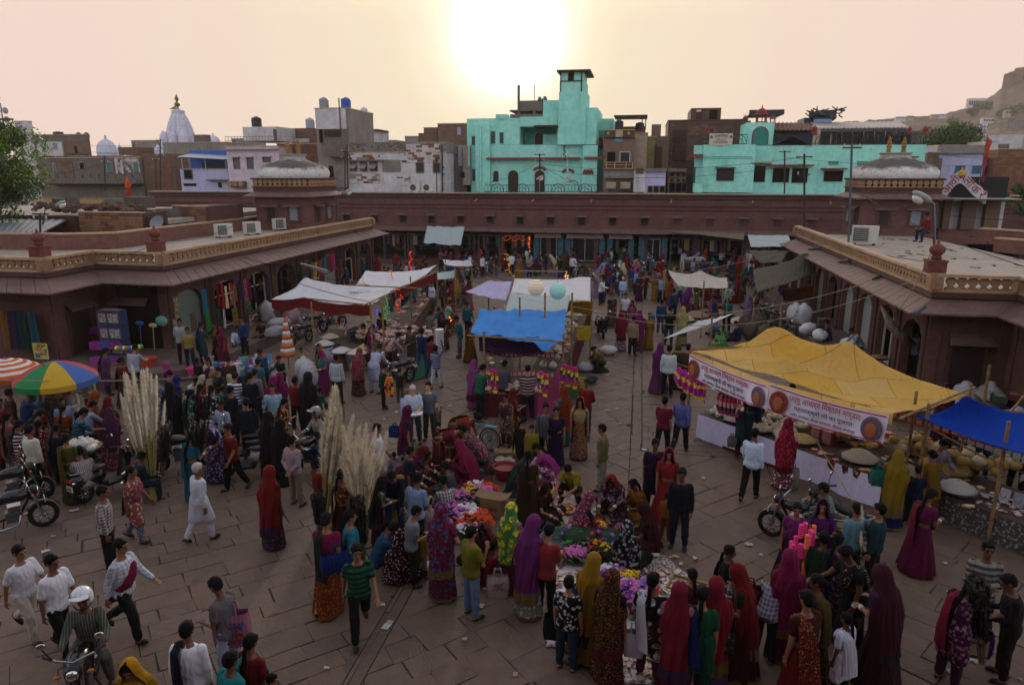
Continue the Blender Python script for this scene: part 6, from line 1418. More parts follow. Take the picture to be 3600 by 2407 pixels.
cw=canvas('#f4f4f6',.5);cb=canvas('#62b0f6',.5);cy=canvas('#e8bc54',.46,'#ecce8a');cdb=canvas('#1244b0',.35);cgr=canvas('#c4d0cc',.35);cbr=canvas('#8a7c68',.3);clv=canvas('#dcd4f0',.45);cdk=canvas('#5b5648',.2)
def tent(nm,label,sheets,poles,bars=(),extra=()):
 t=thing(nm,label,'canopy');
 for c4,m_,kw in sheets:obj('cloth',sheet4(c4,**kw),m_,t,smooth=1)
 for x,y,z in poles:p=G(x,y,z);pole(t,p.x,p.y,z+.15,nm='pole')
 for a,b_ in bars:bar(t,G(*a),G(*b_))
 return t
YL,YM,YR=G(1583,806,2.75),G(1762,874,2.7),G(2045,945,2.55)
YBL,YBR=G(1762,784,3.0),G(2215,904,2.55)
t=tent('stall_canopy','big patched yellow canopy with peaks over the sweet stall',[((YL,YR,YBR,YBL),cy,dict(nu=48,nv=30,sag=.10,peaks=((.40,.30,.42,.15),(.05,.97,.50,.16),(.46,.93,.62,.18),(.9,.5,-.12,.3)),wr=.03,seed=4))],[(2097,910,2.6),(2223,892,2.6),(1583,806,2.7)],[((2060,958,2.5),(2232,886,2.7)),((1583,800,2.8),(1750,792,2.95)),((1540,805,2.75),(1700,812,2.7))])
for a,b_ in ((YL,YM),(YM,YR)):
 d=b_-a;ln=d.length;obj('valance',M().grid(lambda u,v:(a.x+d.x*u,a.y+d.y*u-.02,a.z+d.z*u-.25*v*(1+.2*sin(u*9))),20,3),cy,t,smooth=1)
m_ban=mat('#e6deee',.8,.1,0,.05,2);m_banr=mat('#a02a3c',.7);m_navy=mat('#2b3060',.7)
def sbanner(a,b_,h,label,l1,tz=0):
 a,b_=Ve(a),Ve(b_);d=b_-a;ln=d.length;yaw=math.atan2(d.y,d.x);pit=-math.asin(d.z/ln);t=thing('shop_banner',label,'banner',tuple(a));t.rotation_euler=(0,pit,yaw)
 wave=lambda u:.035*sin(u*13)+.02*sin(u*29)
 obj('cloth',M().grid(lambda u,v:(u*ln,wave(u)*(1-v),-h*(1-v)-.06*sin(u*PI)),40,6,thick=0),m_ban,t,smooth=1)
 for z in (-.03,-h+.03):obj('red_border',M().grid(lambda u,v:(.03+u*(ln-.06),-.05-.0,z-.015+.03*v-.06*sin(u*PI)),30,1),m_banr,t)
 for k,x in en((h*.42,ln-h*.42)):
  o=obj('oval_picture',M().lathe([(h*.42,0),(h*.42,.02),(h*.36,.03)],20,T=Matrix.Rotation(PI/2,3,'X')@Matrix.Diagonal((.8,1,1)),c=(x,-.045,-h*.5-.05)),mat('#7c2a24' if k==0 else '#4a5a7a',.6,var=.5,sc=14,c2='#8a4a34'),t)
  obj('oval_figure',M().ball((x,-.09,-h*.55-.05),(h*.18,.02,h*.26),10),mat('#a0603a',.6,var=.4,sc=20),t)
 for s,sz,z,m2,fw in ((l1,h*.40,-h*.24,m_banr,.60),('िमहालक्ष्मी जी का पूजापा'[1:],h*.28,-h*.55,m_navy,.5),('नवीन आचार्य, दीपक आचार्य, कैलाश आचार्य',h*.14,-h*.80,m_navy,.55)):
  text(s,sz,m2,t,(ln*.5,-.075,z-.05),fit=ln*fw)
 return t
sbanner(YL+Ve((-.05,-.12,-.02)),YM+Ve((-.03,-.12,-.06)),.62,'white shop banner with red Hindi lettering at the far end of the yellow canopy','पप्पू आचार्य िमष्ठान भण्डार')
sbanner(YM+Ve((0.0,-.14,-.0)),YR+Ve((-.12,-.14,-.02)),.66,'white shop banner with red Hindi lettering on the near half of the yellow canopy','पप्पू आचार्य िमष्ठान भण्डार')
A_,B_=G(1597,1000),G(2014,1163)
ty,ln,ang=table(A_,B_,2.6,.72,'long sweet stall table draped in pale lavender cloth','#d2d0f0')
o=obj('red_under_cloth',M().grid(lambda u,v:(1.0+u*2.0,-.10-.02*sin(u*20),.005+.09*v),20,2),fab('#7a1f28'),ty)
for x in np.arange(.25,2.6,.26):
 for y in np.arange(.3,1.7,.28):p=on(ty,x+ru(-.07,.07),y+ru(-.06,.06));puff((p.x,p.y,p.z+ru(0,.12)*(1 if y>.9 else 0)),.13*ru(.8,1.15),'#cfc6b2','clear knotted bag of cream sweets at the far end of the sweet stall','knotted bags of cream sweets')
for (x,y,r,h,c,lb,c2) in ((3.0,.55,.42,.16,'#b8a070','dish of yellow flat sweets and cards beside the magenta-veiled woman','#c8b070'),(4.55,.62,.46,.24,'#b5ada0','wide dish heaped with white puffed rice and an orange packet',None),(5.55,.7,.5,.2,'#a09484','dish of pale shell-like sweets on red printed cloth','#8a6f5a'),(6.7,.75,.42,.22,'#b4b0aa','dish heaped with white sugar drops at the near end of the stall',None),(6.0,1.8,.62,.3,'#a8905a','large dish heaped with golden peanuts','#8a7444'),(5.3,2.25,.45,.25,'#9c8558','dish of nuts at the rear of the sweet stall','#8a7444'),(1.0,.3,.3,.1,'#b8b4b0','small dish of white flakes at the far corner of the sweet stall',None),(1.9,.35,.36,.12,'#bab6b2','round dish of white flakes in front of the sweet bags',None)):
 heap(on(ty,x,y),r,h,c,lb,'dish of food','#2d2b28',70,None,'heaped_dish',c2)
for x in (4.1,4.75,5.4):
 o=obj('printed_cloth',M().grid(lambda u,v:(x+u*.55,-.035-.02*sin(u*9),.74-.28*v*(1-abs(u-.5)*.9)),10,5),fab('#7a2430+fl:#c8b0a0'),ty,smooth=1)
gold=['#a8702a','#b8862e','#9a3a24','#c89a3a']
for i in range(46):p=on(ty,ru(2.7,4.6),ru(1.1,2.5));packet((p.x,p.y,p.z+ru(0,.35)),ru(.18,.3),ru(.12,.2),ru(.04,.1),gold[i%4],'flat gilt sweet box piled round the seated sweet seller','sweet box','gilt sweet boxes',nm='sweet_box',tilt=ru(-.5,.5))
for i in range(40):p=on(ty,ru(3.4,7.4),rnd.choice((ru(.05,.3),ru(1.1,1.6))));packet((p.x,p.y,p.z+.01),.17,.12,.03,['#a8702a','#8a2a30','#c0b8a8'][i%3],'flat packet laid between the dishes of the sweet stall','packet','packets between the dishes of the sweet stall',tilt=ru(-.2,.2))
for i in range(24):p=on(ty,3.15+(i%2)*.32,1.0);packet((p.x,p.y,p.z+.03*(i//2)),.3,.22,.028,'#8a3a44','dark pink envelope packet stacked beside the gilt boxes','envelope','dark pink packets in stacks',nm='envelope',rz=ang+ru(-.1,.1))
for i in range(26):p=on(ty,ru(4.7,7.2),ru(1.6,2.5));puff((p.x,p.y,p.z+ru(.0,.35)),.16*ru(.8,1.1),'#a8893f' if i%3 else '#c8bc9a','round bag of golden crisps behind the near dishes of the sweet stall','round bags of golden crisps')
for i in range(14):
 p=on(ty,4.2+i*.21,2.3);o=packet((p.x,p.y,1.42),.19,.01,.2,'#8a2434','red printed packet hanging in a strip behind the sweets','packet','red packets hanging in a strip',rz=ang)
bar(ty,on(ty,4.0,2.32,1.63),on(ty,7.3,2.32,1.6),.01)
p=G(1600,900,1.9)
for k in range(14):
 q=G(1556+k*4.2,843+k*2.2+(k%3)*3,2.0);garland((q.x,q.y,q.z),.5+.08*(k%2),['#a81a8a','#d8c020','#a81a8a'],'magenta and yellow paper garland hanging at the banner corner',r=.055)
for k in range(5):q=G(1655+k*9,893+k*2,2.0);garland((q.x,q.y,q.z),.7,['#3a2a3a','#a0204a','#c08a8a'],'dark red garland hanging under the banner beside the sweets')
tag(bar(None,G(1550,832,2.1),G(1700,880,2.1),.012,nm='bamboo_rod'),'thin rod carrying the garlands at the banner corner','rod')
BL,BR,BBR,BBL=G(2098,952,2.35),G(2380,1052,2.3),G(2460,955,2.5),G(2208,930,2.7)
t=tent('stall_canopy','dark blue canopy over the jewellery stall at the right edge',[((BL,BR,BBR,BBL),cdb,dict(sag=.16,peaks=((.02,.95,.25,.2),(.75,.6,.18,.15)),wr=.02,seed=9))],[],[])
for (x,y0,y1) in ((2262,1240,1030),(2090,1112,905),(2230,985,880)):
 p=G(x,y0,0) if y0>1200 else G(x,y0+70,0);pole(t,p.x,p.y,2.7,0,.04)
for a,b_ in (((2130,980,1.7),(2260,1050,1.6)),((2210,930,2.6),(2345,945,2.5)),((2230,900,2.7),(2300,960,2.0)),((2290,975,2.2),(2345,905,2.9))):bar(t,G(*a),G(*b_),.025)
A2,B2=G(2128,1178),G(2420,1300)
tj,ln2,ang2=table(A2,B2,1.7,.62,'jewellery table covered with a grey patterned carpet','#5a5654+fl:#8a8680')
jc=['#a8a8ac','#8a8a92','#c0b8b8','#70707a','#b08a92','#4a4a52']
for i in range(130):
 p=on(tj,ru(.05,3.6),ru(.05,1.0));packet((p.x,p.y,p.z+ru(0,.05)),ru(.05,.14),ru(.05,.12),ru(.01,.04),jc[i%6],'small wrapped trinket packet strewn over the jewellery table','trinket','trinket packets on the jewellery table',nm='trinket',tilt=ru(-.3,.3))
for i in range(9):
 p=on(tj,1.1+i*.27,.75+.02*i);t=thing('necklace_card','pale display card with a necklace standing on the jewellery table','display card',(p),ang2+ru(-.15,.15),'necklace display cards');
 obj('card',M().bx((0,0,.15),(.2,.02,.3),rx=-.25),mat('#9a98a8' if i%3 else '#b8b4bc',.7),t);obj('necklace',M().tube([(.06*cos(a),-.05-.02*sin(a)+.0,.2-.09*sin(a)) for a in [PI*k/10 for k in range(11)]],.006,5),m_steel,t)
for i in range(11):
 p=on(tj,-.5+i*.2,1.9+.0*i);o=packet((p.x,p.y,1.25-.01*i),.17,.01,.22,'#a8acb4','pale packet hanging in a row beside the dark blue canopy','packet','pale packets hanging in a row',rz=ang2)
tag(bar(None,on(tj,-.7,1.92,1.48),on(tj,1.9,1.92,1.36),.01,nm='string'),'string holding the pale packets by the dark blue canopy','string');tag(bar(None,on(tj,-.6,1.75,1.05),on(tj,3.6,1.75,1.0),.015,nm='bamboo_rod'),'rod over the jewellery table with dangling trinkets','rod')
for i in range(24):p=on(tj,ru(.0,3.3),1.7);o=packet((p.x,p.y,ru(.75,1.0)),.05,.02,.16,jc[i%6],'silvery trinket dangling from the bar over the jewellery table','trinket','dangling trinkets')
for x,y,l in ((2150,925,'white sack with red print standing beyond the jewellery stall'),(2180,935,'white sack standing behind the dark blue canopy pole'),(2318,970,'tall white woven sack with a blue round emblem'),(2205,905,'white bulging sack against the right arcade'),(2260,905,'white sack with crumpled plastic top')):
 p=G(x,y+35,.2);sack((p.x,p.y,0),1.3,'#a8a6ae',l)
p=G(2302,985,.8);tag(obj('round_emblem',M().lathe([(.14,0),(.17,.01),(.17,.02),(.14,.03)],16,T=Matrix.Rotation(PI/2,3,'X')),mat('#3a6a9a'),None,loc=p),'round blue emblem printed on the tall white sack','emblem')
for i,(x,y) in en(((2160,902),(2200,898),(2250,892),(2290,900),(2330,898),(2130,915))):
 p=G(x,y,1.0);packet((p.x,p.y,.75),.5,.35,.2,['#8a2a2a','#6a5a4a','#a8a4a0','#3f5a46','#7a3038','#8a8478'][i],['red box of goods near the arcade wall','brown carton near the arcade wall','pale carton near the arcade wall','green striped box near the arcade wall','dark red box by the jewellery stall poles','grey carton beside the yellow canopy tip'][i],'box')
t=tent('stall_canopy','bright blue tarpaulin over the centre stall',[((G(1078,766,2.5),G(1292,782,2.5),G(1296,712,2.75),G(1101,712,2.75)),cb,dict(nu=44,nv=36,sag=.16,peaks=((.78,.0,-.35,.10),(.45,.62,.16,.35),(.1,.3,.1,.2),(.5,.28,-.14,.3)),wr=.07,seed=2))],[(1108,770,2.5),(1290,775,2.5)],[((1070,768,2.48),(1305,783,2.5)),((1290,748,2.5),(1335,750,2.5)),((1292,724,2.55),(1332,724,2.55))])
t=tent('stall_canopy','grey-white sheet sloping down behind the blue tarpaulin',[((G(1158,712,2.7),G(1297,715,2.7),G(1306,676,3.0),G(1168,672,3.0)),cgr,dict(sag=.1,wr=.015,seed=5))],[],[])
t=tent('stall_canopy','white market tent with yellow lining and paper lanterns above',[((G(1170,674,2.9),G(1352,690,2.8),G(1352,640,2.9),G(1178,638,2.9)),cw,dict(sag=.10,peaks=((.9,.9,.2,.15),(.1,.1,.1,.2)),wr=.02,seed=6))],[(1190,690,3.2),(1248,680,3.4),(1310,680,3.4),(1355,660,2.9)],[((1180,620,3.3),(1300,622,3.3))])
obj('lining',sheet4((G(1300,712,2.1),G(1356,722,1.9),G(1358,690,2.78),G(1300,690,2.78)),nu=8,nv=6,sag=.05),canvas('#c8a41c',.4),t,smooth=1)
t=tent('stall_canopy','lavender-white tent wing left of the lantern tent',[((G(1066,668,2.5),G(1160,688,2.3),G(1172,644,2.9),G(1118,642,2.9)),clv,dict(sag=.12,wr=.02,seed=7))],[(1118,642,2.9)],[])
for i,(x,y,c,l) in en(((1227,659,'#e6d2b8','cream round paper lantern over the white tent'),(1277,667,'#9ad0c8','turquoise round paper lantern over the white tent'))):
 D=G(x,690,2.9).y-.9;p=P(x,y,D);t=thing('paper_lantern',l,'lantern',(p));r=.30
 obj('shade',M().ball((0,0,0),(r,r,r),20),mat(c,.8,.1,0,.05,emit=.06),t,smooth=1);mb=M()
 for k in range(6):z=-.24+k*.096;mb.lathe([(math.sqrt(max(.01,r*r-z*z))+.004,z-.004),(math.sqrt(max(.01,r*r-z*z))+.004,z+.004)],20)
 obj('hoop',mb,mat('#8a8478'),t);obj('cord',M().tube([(0,0,r),(0,0,r+.35)],.006,5),m_blk,t)
C0,C1=G(1095,952),G(1283,957)
tc,lnc,angc=table(C0,C1,2.2,.75,'front table of the centre stall draped in red and pink cloth','#7c2432')
w=tc;obj('pink_cloth',M().grid(lambda u,v:(1.55+u*(lnc-1.45),-.12-.03*sin(u*24),.0+.74*v),24,6),fab('#d0508a'),w,smooth=1)
obj('pink_drape',M().grid(lambda u,v:(lnc-.05-.9*u*(1-v),-.1-.15*v,.7+1.25*v-.35*u*v),10,12),fab('#d0508a'),w,smooth=1)
obj('table_cover',M().box(0,lnc,0,1.2,.752,.757),fab('#7c2432+fl:#c0a090'),w)
C2,C3=on(tc,lnc-1.0,2.3,0),G(1345,720)
ts,lns,angs=table(G(1290,905),G(1352,735),1.2,.8,'long side table of the centre stall heaped with food bags','#6a2a30')
tl2,lnl,angl=table(G(1120,745),G(1108,900),1.0,.8,'left side counter of the centre stall','#7a2430+fl:#a88a80')
tent('stall_canopy','purple cloth hanging beneath the blue tarpaulin front',[((G(1098,805,1.95),G(1245,812,1.95),G(1248,772,2.4),G(1096,768,2.4)),fab('#3d1440'),dict(sag=.12,wr=.05,seed=3))],[],[])
for row,(y,z) in en(((.9,1.75),(.5,1.2))):
 for k in range(16):
  p=on(tc,.1+k*.15,y,z+.03*sin(k*.8));packet((p),.15,.01,.2,'#8a2838' if k%5 else '#6a3a4a','dark red cracker packet strung across the centre stall','packet','red packets on the centre stall',rz=angc)
for i in range(28):p=on(tc,ru(.1,lnc-.1),ru(.15,1.1));puff((p),.1*ru(.7,1.2),'#c8c2b8','clear bag of white sweets on the front table of the centre stall','bags of white sweets, centre stall')
for (x,y,r,c,l) in ((.35,.35,.26,'#c0bcb8','dish of white flakes at the left of the centre stall front'),(1.0,.4,.3,'#a89878','dish of flat biscuits in the middle of the centre stall front'),(2.1,.45,.36,'#c4c2c2','large dish of white sweets above the pink cloth')):heap(on(tc,x,y),r,.14,c,l,'dish of food','#2d2b28',40)
for i in range(60):p=on(ts,ru(.4,lns-.3),ru(.2,1.0));puff((p.x,p.y,p.z+ru(0,.3)),.13*ru(.8,1.15),'#bdb49e' if i%3 else '#8f8660','clear bag of snacks piled on the side table of the centre stall','bags of snacks, centre stall')
for i in range(40):p=on(ts,ru(2.2,4.0),ru(.1,.9));packet((p.x,p.y,p.z+ru(.1,.25)),.22,.15,.04,'#8a2e34' if i%4 else '#c8a8a0','dark red sweet box on the side table of the centre stall','sweet box','dark red boxes, centre stall',nm='sweet_box',tilt=ru(-.3,.3))
for i in range(40):p=on(tl2,ru(.2,lnl-.3),ru(.1,.9));packet((p.x,p.y,p.z+ru(0,.2)),.2,.16,.1,['#8a2e34','#a88a60','#c0b8b0','#6a3048'][i%4],'small box of sweets on the left counter of the centre stall','sweet box','sweet boxes, left counter of the centre stall',nm='sweet_box')
for k,(x,y) in en(((1300,838),(1310,840),(1318,842),(1128,845),(1135,850),(1240,852),(1250,858),(1293,834))):
 q=G(x,y,1.7);garland(tuple(q),.75,['#b01a8a','#d0c020','#1c3a2a','#b01a8a'] if k%2 else ['#b02a3a','#d0c020','#2a2a5a'],['magenta, yellow and green garland hanging right of the centre stall','red, yellow and blue garland hanging on the centre stall'][k%2==0])
for k,(x,y,c) in en(((1322,880,'#b89a1c'),(1335,800,'#b89a1c'),(1310,890,'#3f6a3a'))):
 p=G(x,y+20,0);cr=thing('plastic_crate',['yellow plastic crate beside the centre stall, lower one','yellow plastic crate high on the centre stall side','green crate by the garlands of the centre stall'][k],'crate',(p.x,p.y,[0,.82,0][k]),.1)
 for z in range(5):obj('slat',M().box(-.28,.28,-.2,-.185,.02+z*.11,.1+z*.11).box(-.28,.28,.185,.2,.02+z*.11,.1+z*.11).box(-.28,-.265,-.185,.185,.02+z*.11,.1+z*.11).box(.265,.28,-.185,.185,.02+z*.11,.1+z*.11),mat(c,.5),cr)
 obj('floor_panel',M().box(-.265,.265,-.185,.185,.0,.02),mat(c,.5),cr)
for a,l in (((1345,850,.0),'woven white sack lying beside the centre stall'),((1392,812,0),'white plastic bag crumpled by the side table'),):
 p=G(*a);sack((p),.9,'#b4b2b0',l,True)
def lights(pts,c,label,e=6,r=.02,n=10,sp=.3):
 pts=[Ve(p) for p in pts];t=thing('light_string',label,'light string',tuple(pts[0]));o=pts[0]
 obj('wire',M().tube([p-o for p in pts],.006,4),m_blk,t);k=0
 for a,b_ in zip(pts,pts[1:]):
  m=max(1,int((b_-a).length/ sp+.5))
  for i in range(m):obj('bulb',BULB(c,e,r),None,t,loc=a.lerp(b_,(i+.5)/m)-o+Ve((ru(-.03,.03),0,ru(-.04,.02))))
 return t
BLB={}
def BULB(c,e,r):
 if (c,e,r) not in BLB:BLB[c,e,r]=M().ball((0,0,0),r,6).mesh('bulb',[mat(c,.5,emit=e)])
 return BLB[c,e,r]
def zig(x0,y0,x1,y1,z,n=6,amp=8):
 return [(G(x0+(x1-x0)*i/n+(amp if i%2 else -amp)*.6,y0+(y1-y0)*i/n,z+(.25 if i%2 else 0))) for i in range(n+1)]
def vloop(x,yb,yt,wd,D,n=14,k=2):
 out=[]
 for i in range(n*k+1):
  f=i/(n*k);y=yb+(yt-yb)*f;out.append((P(x+wd*(sin(f*PI*2*k)*.5+ru(-.9,.9)),y+ru(-3,3),D+ru(-.3,.3))))
 return out
DL=G(875,790,0).y
lights(vloop(865,800,770,6,DL,k=2)+vloop(865,770,700,7,DL,k=2),'#2030ff','blue fairy lights on the left white tent stall',1.6)
lights(vloop(885,740,680,7,DL,k=3),'#18c060','green fairy lights on the left white tent stall',.5)
lights(vloop(913,720,660,9,DL,k=2),'#ff3418','red fairy lights at the edge of the left white tents',.9)
lights(zig(690,700,900,790,1.6,9),'#ff2a10','red fairy lights strung under the left white tents',1.2,.018,sp=1.1)
lights(vloop(940,648,575,3,G(940,735).y,k=3,n=8),'#d83020','tall red lit tinsel column beside the far tent of the left stalls',.35,.03,sp=.1)
lights(vloop(895,668,620,5,G(895,760).y,k=3,n=8),'#e04a20','red and orange tinsel twist over the left tents',.3,.03,sp=.12)
lights(vloop(838,690,636,9,G(838,780).y,k=2,n=9),'#c83020','red wire figure of lights above the left tents',.3,.022)
lights(vloop(1165,632,582,10,G(1165,720).y,k=2,n=12),'#ffb010','tall orange and yellow light arch behind the lantern tent',.4,.02,sp=.16)
lights(vloop(1297,645,622,4,G(1297,740).y,k=3,n=6),'#ffc070','warm light column behind the white lantern tent',1.5,.02)
lights([(P(1150+k*4,541+3*sin(k*1.3),57)) for k in range(14)],'#e04a14','orange garland of lights over the far shop doorway',.12,.045)
lights([(P(1212,540+k*6,57)) for k in range(11)],'#e0501a','orange garland of lights down the far shop doorway',.8,.07)
lights([(P(1150+k*3,545+6*abs(sin(k*.5)),57)) for k in range(19)],'#e05a20','orange scalloped festoon over the far shop doorway',.2,.04)
for k in range(3):lights(vloop(1010+k*18,738-k*4,720,5,G(1010,770).y,k=1,n=6),['#ff40a0','#ff8020','#30d080'][k],['pink','orange','green'][k]+' fairy lights on goods of the far alley stall',2,.025)
t=tent('stall_canopy','near white tent with red scalloped border in the left row',[((G(622,686,2.35),G(848,698,2.55),G(905,660,2.6),G(700,646,2.9)),cw,dict(nu=36,sag=.14,peaks=((.36,.02,.22,.16),(.0,1.0,.2,.2)),wr=.025,seed=12))],[(713,700,2.6),(848,700,2.7),(875,700,2.7)],[((700,683,2.6),(880,702,2.6)),((795,653,2.8),(960,660,2.8)),((830,700,2.6),(1000,622,2.9))])
a,b_=G(622,686,2.34),G(848,698,2.54)
obj('red_border',M().grid(lambda u,v:tuple(a.lerp(b_,u)+Ve((0,-.03,-.14*4*u*(1-u)*.35-v*.36*(1+.25*abs(sin(u*12)))+.22*math.exp(-((u-.36)/.12)**2)))),48,3),fab('#8f1420'),t,smooth=1)
t=tent('stall_canopy','far white tent with red corner in the left row',[((G(800,668,2.6),G(905,662,2.6),G(1000,618,2.9),G(838,624,2.9)),cw,dict(nu=30,sag=.15,peaks=((1,1,.25,.2),(.0,.9,.1,.2)),wr=.025,seed=14))],[(940,640,2.8),(1000,622,2.9)],[])
a2,b2=G(905,664,2.58),G(1000,622,2.88);obj('red_border',M().grid(lambda u,v:tuple(a2.lerp(b2,u)+Ve((.03,0,-v*.4))),20,3),fab('#8f1420'),t,smooth=1)
t=tent('stall_canopy','small grey-white awning beside the far tent of the left row',[((G(1000,640,2.3),G(1040,636,2.3),G(1044,618,2.7),G(1000,625,2.5)),cgr,dict(sag=.08,seed=15))],[(1042,620,2.7)],[])
t=tent('stall_canopy','small sagging white awning in the middle of the far crowd',[((G(1020,606,2.3),G(1082,608,2.3),G(1078,596,2.6),G(1014,594,2.5)),cw,dict(sag=.15,seed=16))],[(1020,600,2.4),(1080,602,2.4)],[])
t=tent('stall_canopy','pale blue-white sheet hung from the far arcade ledge',[((P(970,556,55.6),P(1055,562,55.3),P(1064,519,57.1),P(978,518,57.1)),canvas('#b8c8c8',.3),dict(sag=.12,wr=.04,seed=17))],[],[])
t=tent('stall_canopy','white tent with pointed back corner over the far vegetable stall',[((G(1555,655,2.4),G(1668,660,2.4),G(1665,636,2.7),G(1530,626,2.8)),canvas('#cfc8ba',.35),dict(sag=.1,peaks=((0,1,.15,.2),(.55,1,.3,.12)),wr=.02,seed=18))],[(1612,650,2.6),(1520,625,2.6),(1668,655,2.5)],[])
t=tent('stall_canopy','long beige awning hung from the far arcade ledge on the right',[((P(1517,527,57),P(1704,549,55.6),P(1705,535,57),P(1600,530,57.1)),cbr,dict(sag=.05,seed=19))],[],[])
t=tent('stall_canopy','grey-green awning sheet beside the right arcade corner',[((G(1720,566,2.9),G(1815,562,3.0),G(1805,538,3.3),G(1712,538,3.2)),cgr,dict(sag=.08,seed=20))],[],[])
t=tent('stall_canopy','dark grey awning below the grey-green one',[((G(1740,602,2.6),G(1790,600,2.9),G(1806,573,3.1),G(1714,573,3.0)),cdk,dict(sag=.05,seed=21))],[],[])
t=tent('stall_canopy','big grey tarpaulin with peak leaning from the right arcade eave',[((G(1733,672,2.1),G(1870,625,2.6),G(1850,590,3.35),G(1724,618,2.6)),cdk,dict(sag=.08,peaks=((.9,.95,.3,.2),),wr=.03,seed=22))],[(1790,700,2.4)],[])
t=tent('stall_canopy','orange and yellow cloth hanging under the grey tarpaulin',[((G(1795,690,1.0),G(1862,686,1.0),G(1862,655,2.1),G(1790,660,2.1)),canvas('#a8702a',.4,'#8a4a1c'),dict(sag=.03,seed=23))],[],[])
t=tent('stall_canopy','narrow white awning pitched low in front of the vegetable sellers',[((G(1517,776,1.6),G(1630,740,2.3),G(1676,719,2.5),G(1600,735,2.3)),cw,dict(sag=.06,wr=.015,seed=24))],[(1630,735,2.4),(1518,776,1.6)],[])
o=obj('rolled_canvas',M().tube([(G(x,y,z)) for x,y,z in ((2052,655,2.9),(2090,690,2.6),(2062,700,2.5))],[.08,.14,.10],9),cbr,None,smooth=1);tag(o,'rolled dirty canvas slumped on the first pier of the right arcade','canvas roll')
o=obj('rolled_canvas',M().tube([(G(x,y,z)) for x,y,z in ((2020,702,2.9),(2040,745,2.5),(2065,770,2.1),(2092,790,1.7))],[.06,.15,.17,.10],9),cbr,None,smooth=1);tag(o,'long torn beige canvas drooping across the arches of the right arcade','canvas roll')
tA,lA,aA=table(G(722,800),G(880,842),1.6,.55,'low table of the left row heaped with food packets','#8b8790')
tB,lB,aB=table(G(905,842),G(995,700),1.2,.7,'side table of the left row with red cover','#5c1f28+fl:#8a6a5a')
for i in range(40):p=on(tA,ru(.6,2.4),ru(.8,2.6));puff((p.x,p.y,p.z+ru(0,.35)),.14,'#b9a98e','round bag of puffed wafers piled under the left tents','bags of puffed wafers, left row')
for i in range(70):p=on(tA,ru(2.0,4.4),ru(.6,3.4));packet((p.x,p.y,p.z+ru(.1,.4)),.26,.18,.05,['#c09a98','#d0b0ac','#b08880'][i%3],'pink and white sweet box lying open-side up under the left tents','sweet box','pink sweet boxes, left row',nm='sweet_box',tilt=ru(-.4,.4))
for i in range(44):p=on(tB,ru(.3,lB-.3),ru(.1,1.1));packet((p.x,p.y,p.z+ru(0,.15)),.2,.15,.08,['#7a2f3f','#3f6a52','#b8b0b4','#a03a6a','#c0a040'][i%5],'small coloured packet on the side table of the left row','packet','coloured packets, left row side table')
for (x,y,z,r,c,l) in ((743,792,.75,.42,'#bdb9b4','wide metal dish of white sugar sweets on a draped stand'),(783,808,.7,.46,'#c0bcb6','wide metal dish of white puffed rice beside the draped stand'),(818,812,.75,.42,'#c4b4ae','wide metal dish of white sweets with a pink box'),(756,776,.8,.42,'#b8ab92','metal dish of round wafer bags behind the sugar dish'),(838,800,.6,.40,'#bfae7a','dish of pale yellow noodles behind the pink box dish')):
 p=G(x,y,z);heap((p),r,.2,c,l,'dish of food','#3a3a3c',50)
 st=thing('dish_stand','stand carrying the '+' '.join(l.split()[:7]),'stand',(p.x,p.y,0));obj('post',M().lathe([(.25,0),(.12,z-.05),(.2,z-.01)],10),m_wood,st)
 if x in (743,):obj('drape',M().lathe([(.36,0.02),(.33,.3),(.3,z-.02)],20,wob=.15),fab('#a8a4c0'),st,smooth=1)
mb=sheet4((G(915,880,.02),G(990,860,.02),G(1000,800,.02),G(950,800,.02)),sag=0,wr=.006,thick=.004);tag(obj('green_groundsheet',mb,fab('#1f6a58'),None,smooth=1),'green sheet spread on the paving beside the left row','ground sheet')
for i,(x,y,l) in en(((612,735,'big white sack leaning on the arcade wall behind the stool sitter'),(640,752,'fat white sack lying across others by the arcade'),(632,772,'lowest white sack of the pile by the arcade'),(600,700,'tall white sack topmost by the arcade grille'),(668,742,'pink-topped sack at the end of the pile'),(655,722,'brown paper bag standing on the sacks'))):
 p=G(x,y,.45);sack((p.x,p.y,.45 if i!=3 else .9),1.15 if i!=5 else .8,['#9a989a','#a3a0a0','#8f8d90','#a8a6aa','#9a7a80','#7a5c3c'][i],l,i in(1,2))
for i,(x,y,l) in en(((698,868,'white sack standing by the folded orange umbrella'),(708,882,'white sack with blue print near the folded umbrella'),(545,885,'white plastic bundle at the end of the plastic-ware stall'),(640,900,'white sheet-wrapped bundle beside the cloth seller'))):sack((G(x,y,0)),1.0,'#a9a9ad',l)
for x,y,l in ((1818,740,'tall white sack on the right platform'),(1838,742,'fat white sack on the right platform'),(1850,765,'flat white bale with straps on the right platform'),(1876,780,'stacked white cushion-like bundles beside the seated man'),(1945,800,'white bundle near the shutter of the right arcade')):
 p=G(x,y,.45);sack((p),1.15,'#b9b9bb',l,'bale' in l or 'bundle' in l)
for i in range(9):o=obj('folded_cloth',M().box(-.25,.25,-.18,.18,0,.07),fab(['#6a5a52','#4a4a50','#7a5a58'][i%3]),None,loc=(G(1884,766,.45).x,G(1884,766,.45).y,.45+i*.085),rz=ru(-.1,.1));tag(o,'folded cloth in the stack beside the seated man in purple','folded cloth','stack of folded cloth on the right platform')
heap((G(2010,822,.9)),.35,.12,'#8a6a3a','black pan of fried snacks near the right arcade pillar','dish of food','#121212',30)
heap((G(1965,830,.6)),.3,.15,'#a8a8a4','pale pan of food beside the right arcade shutter','dish of food','#222222',30)
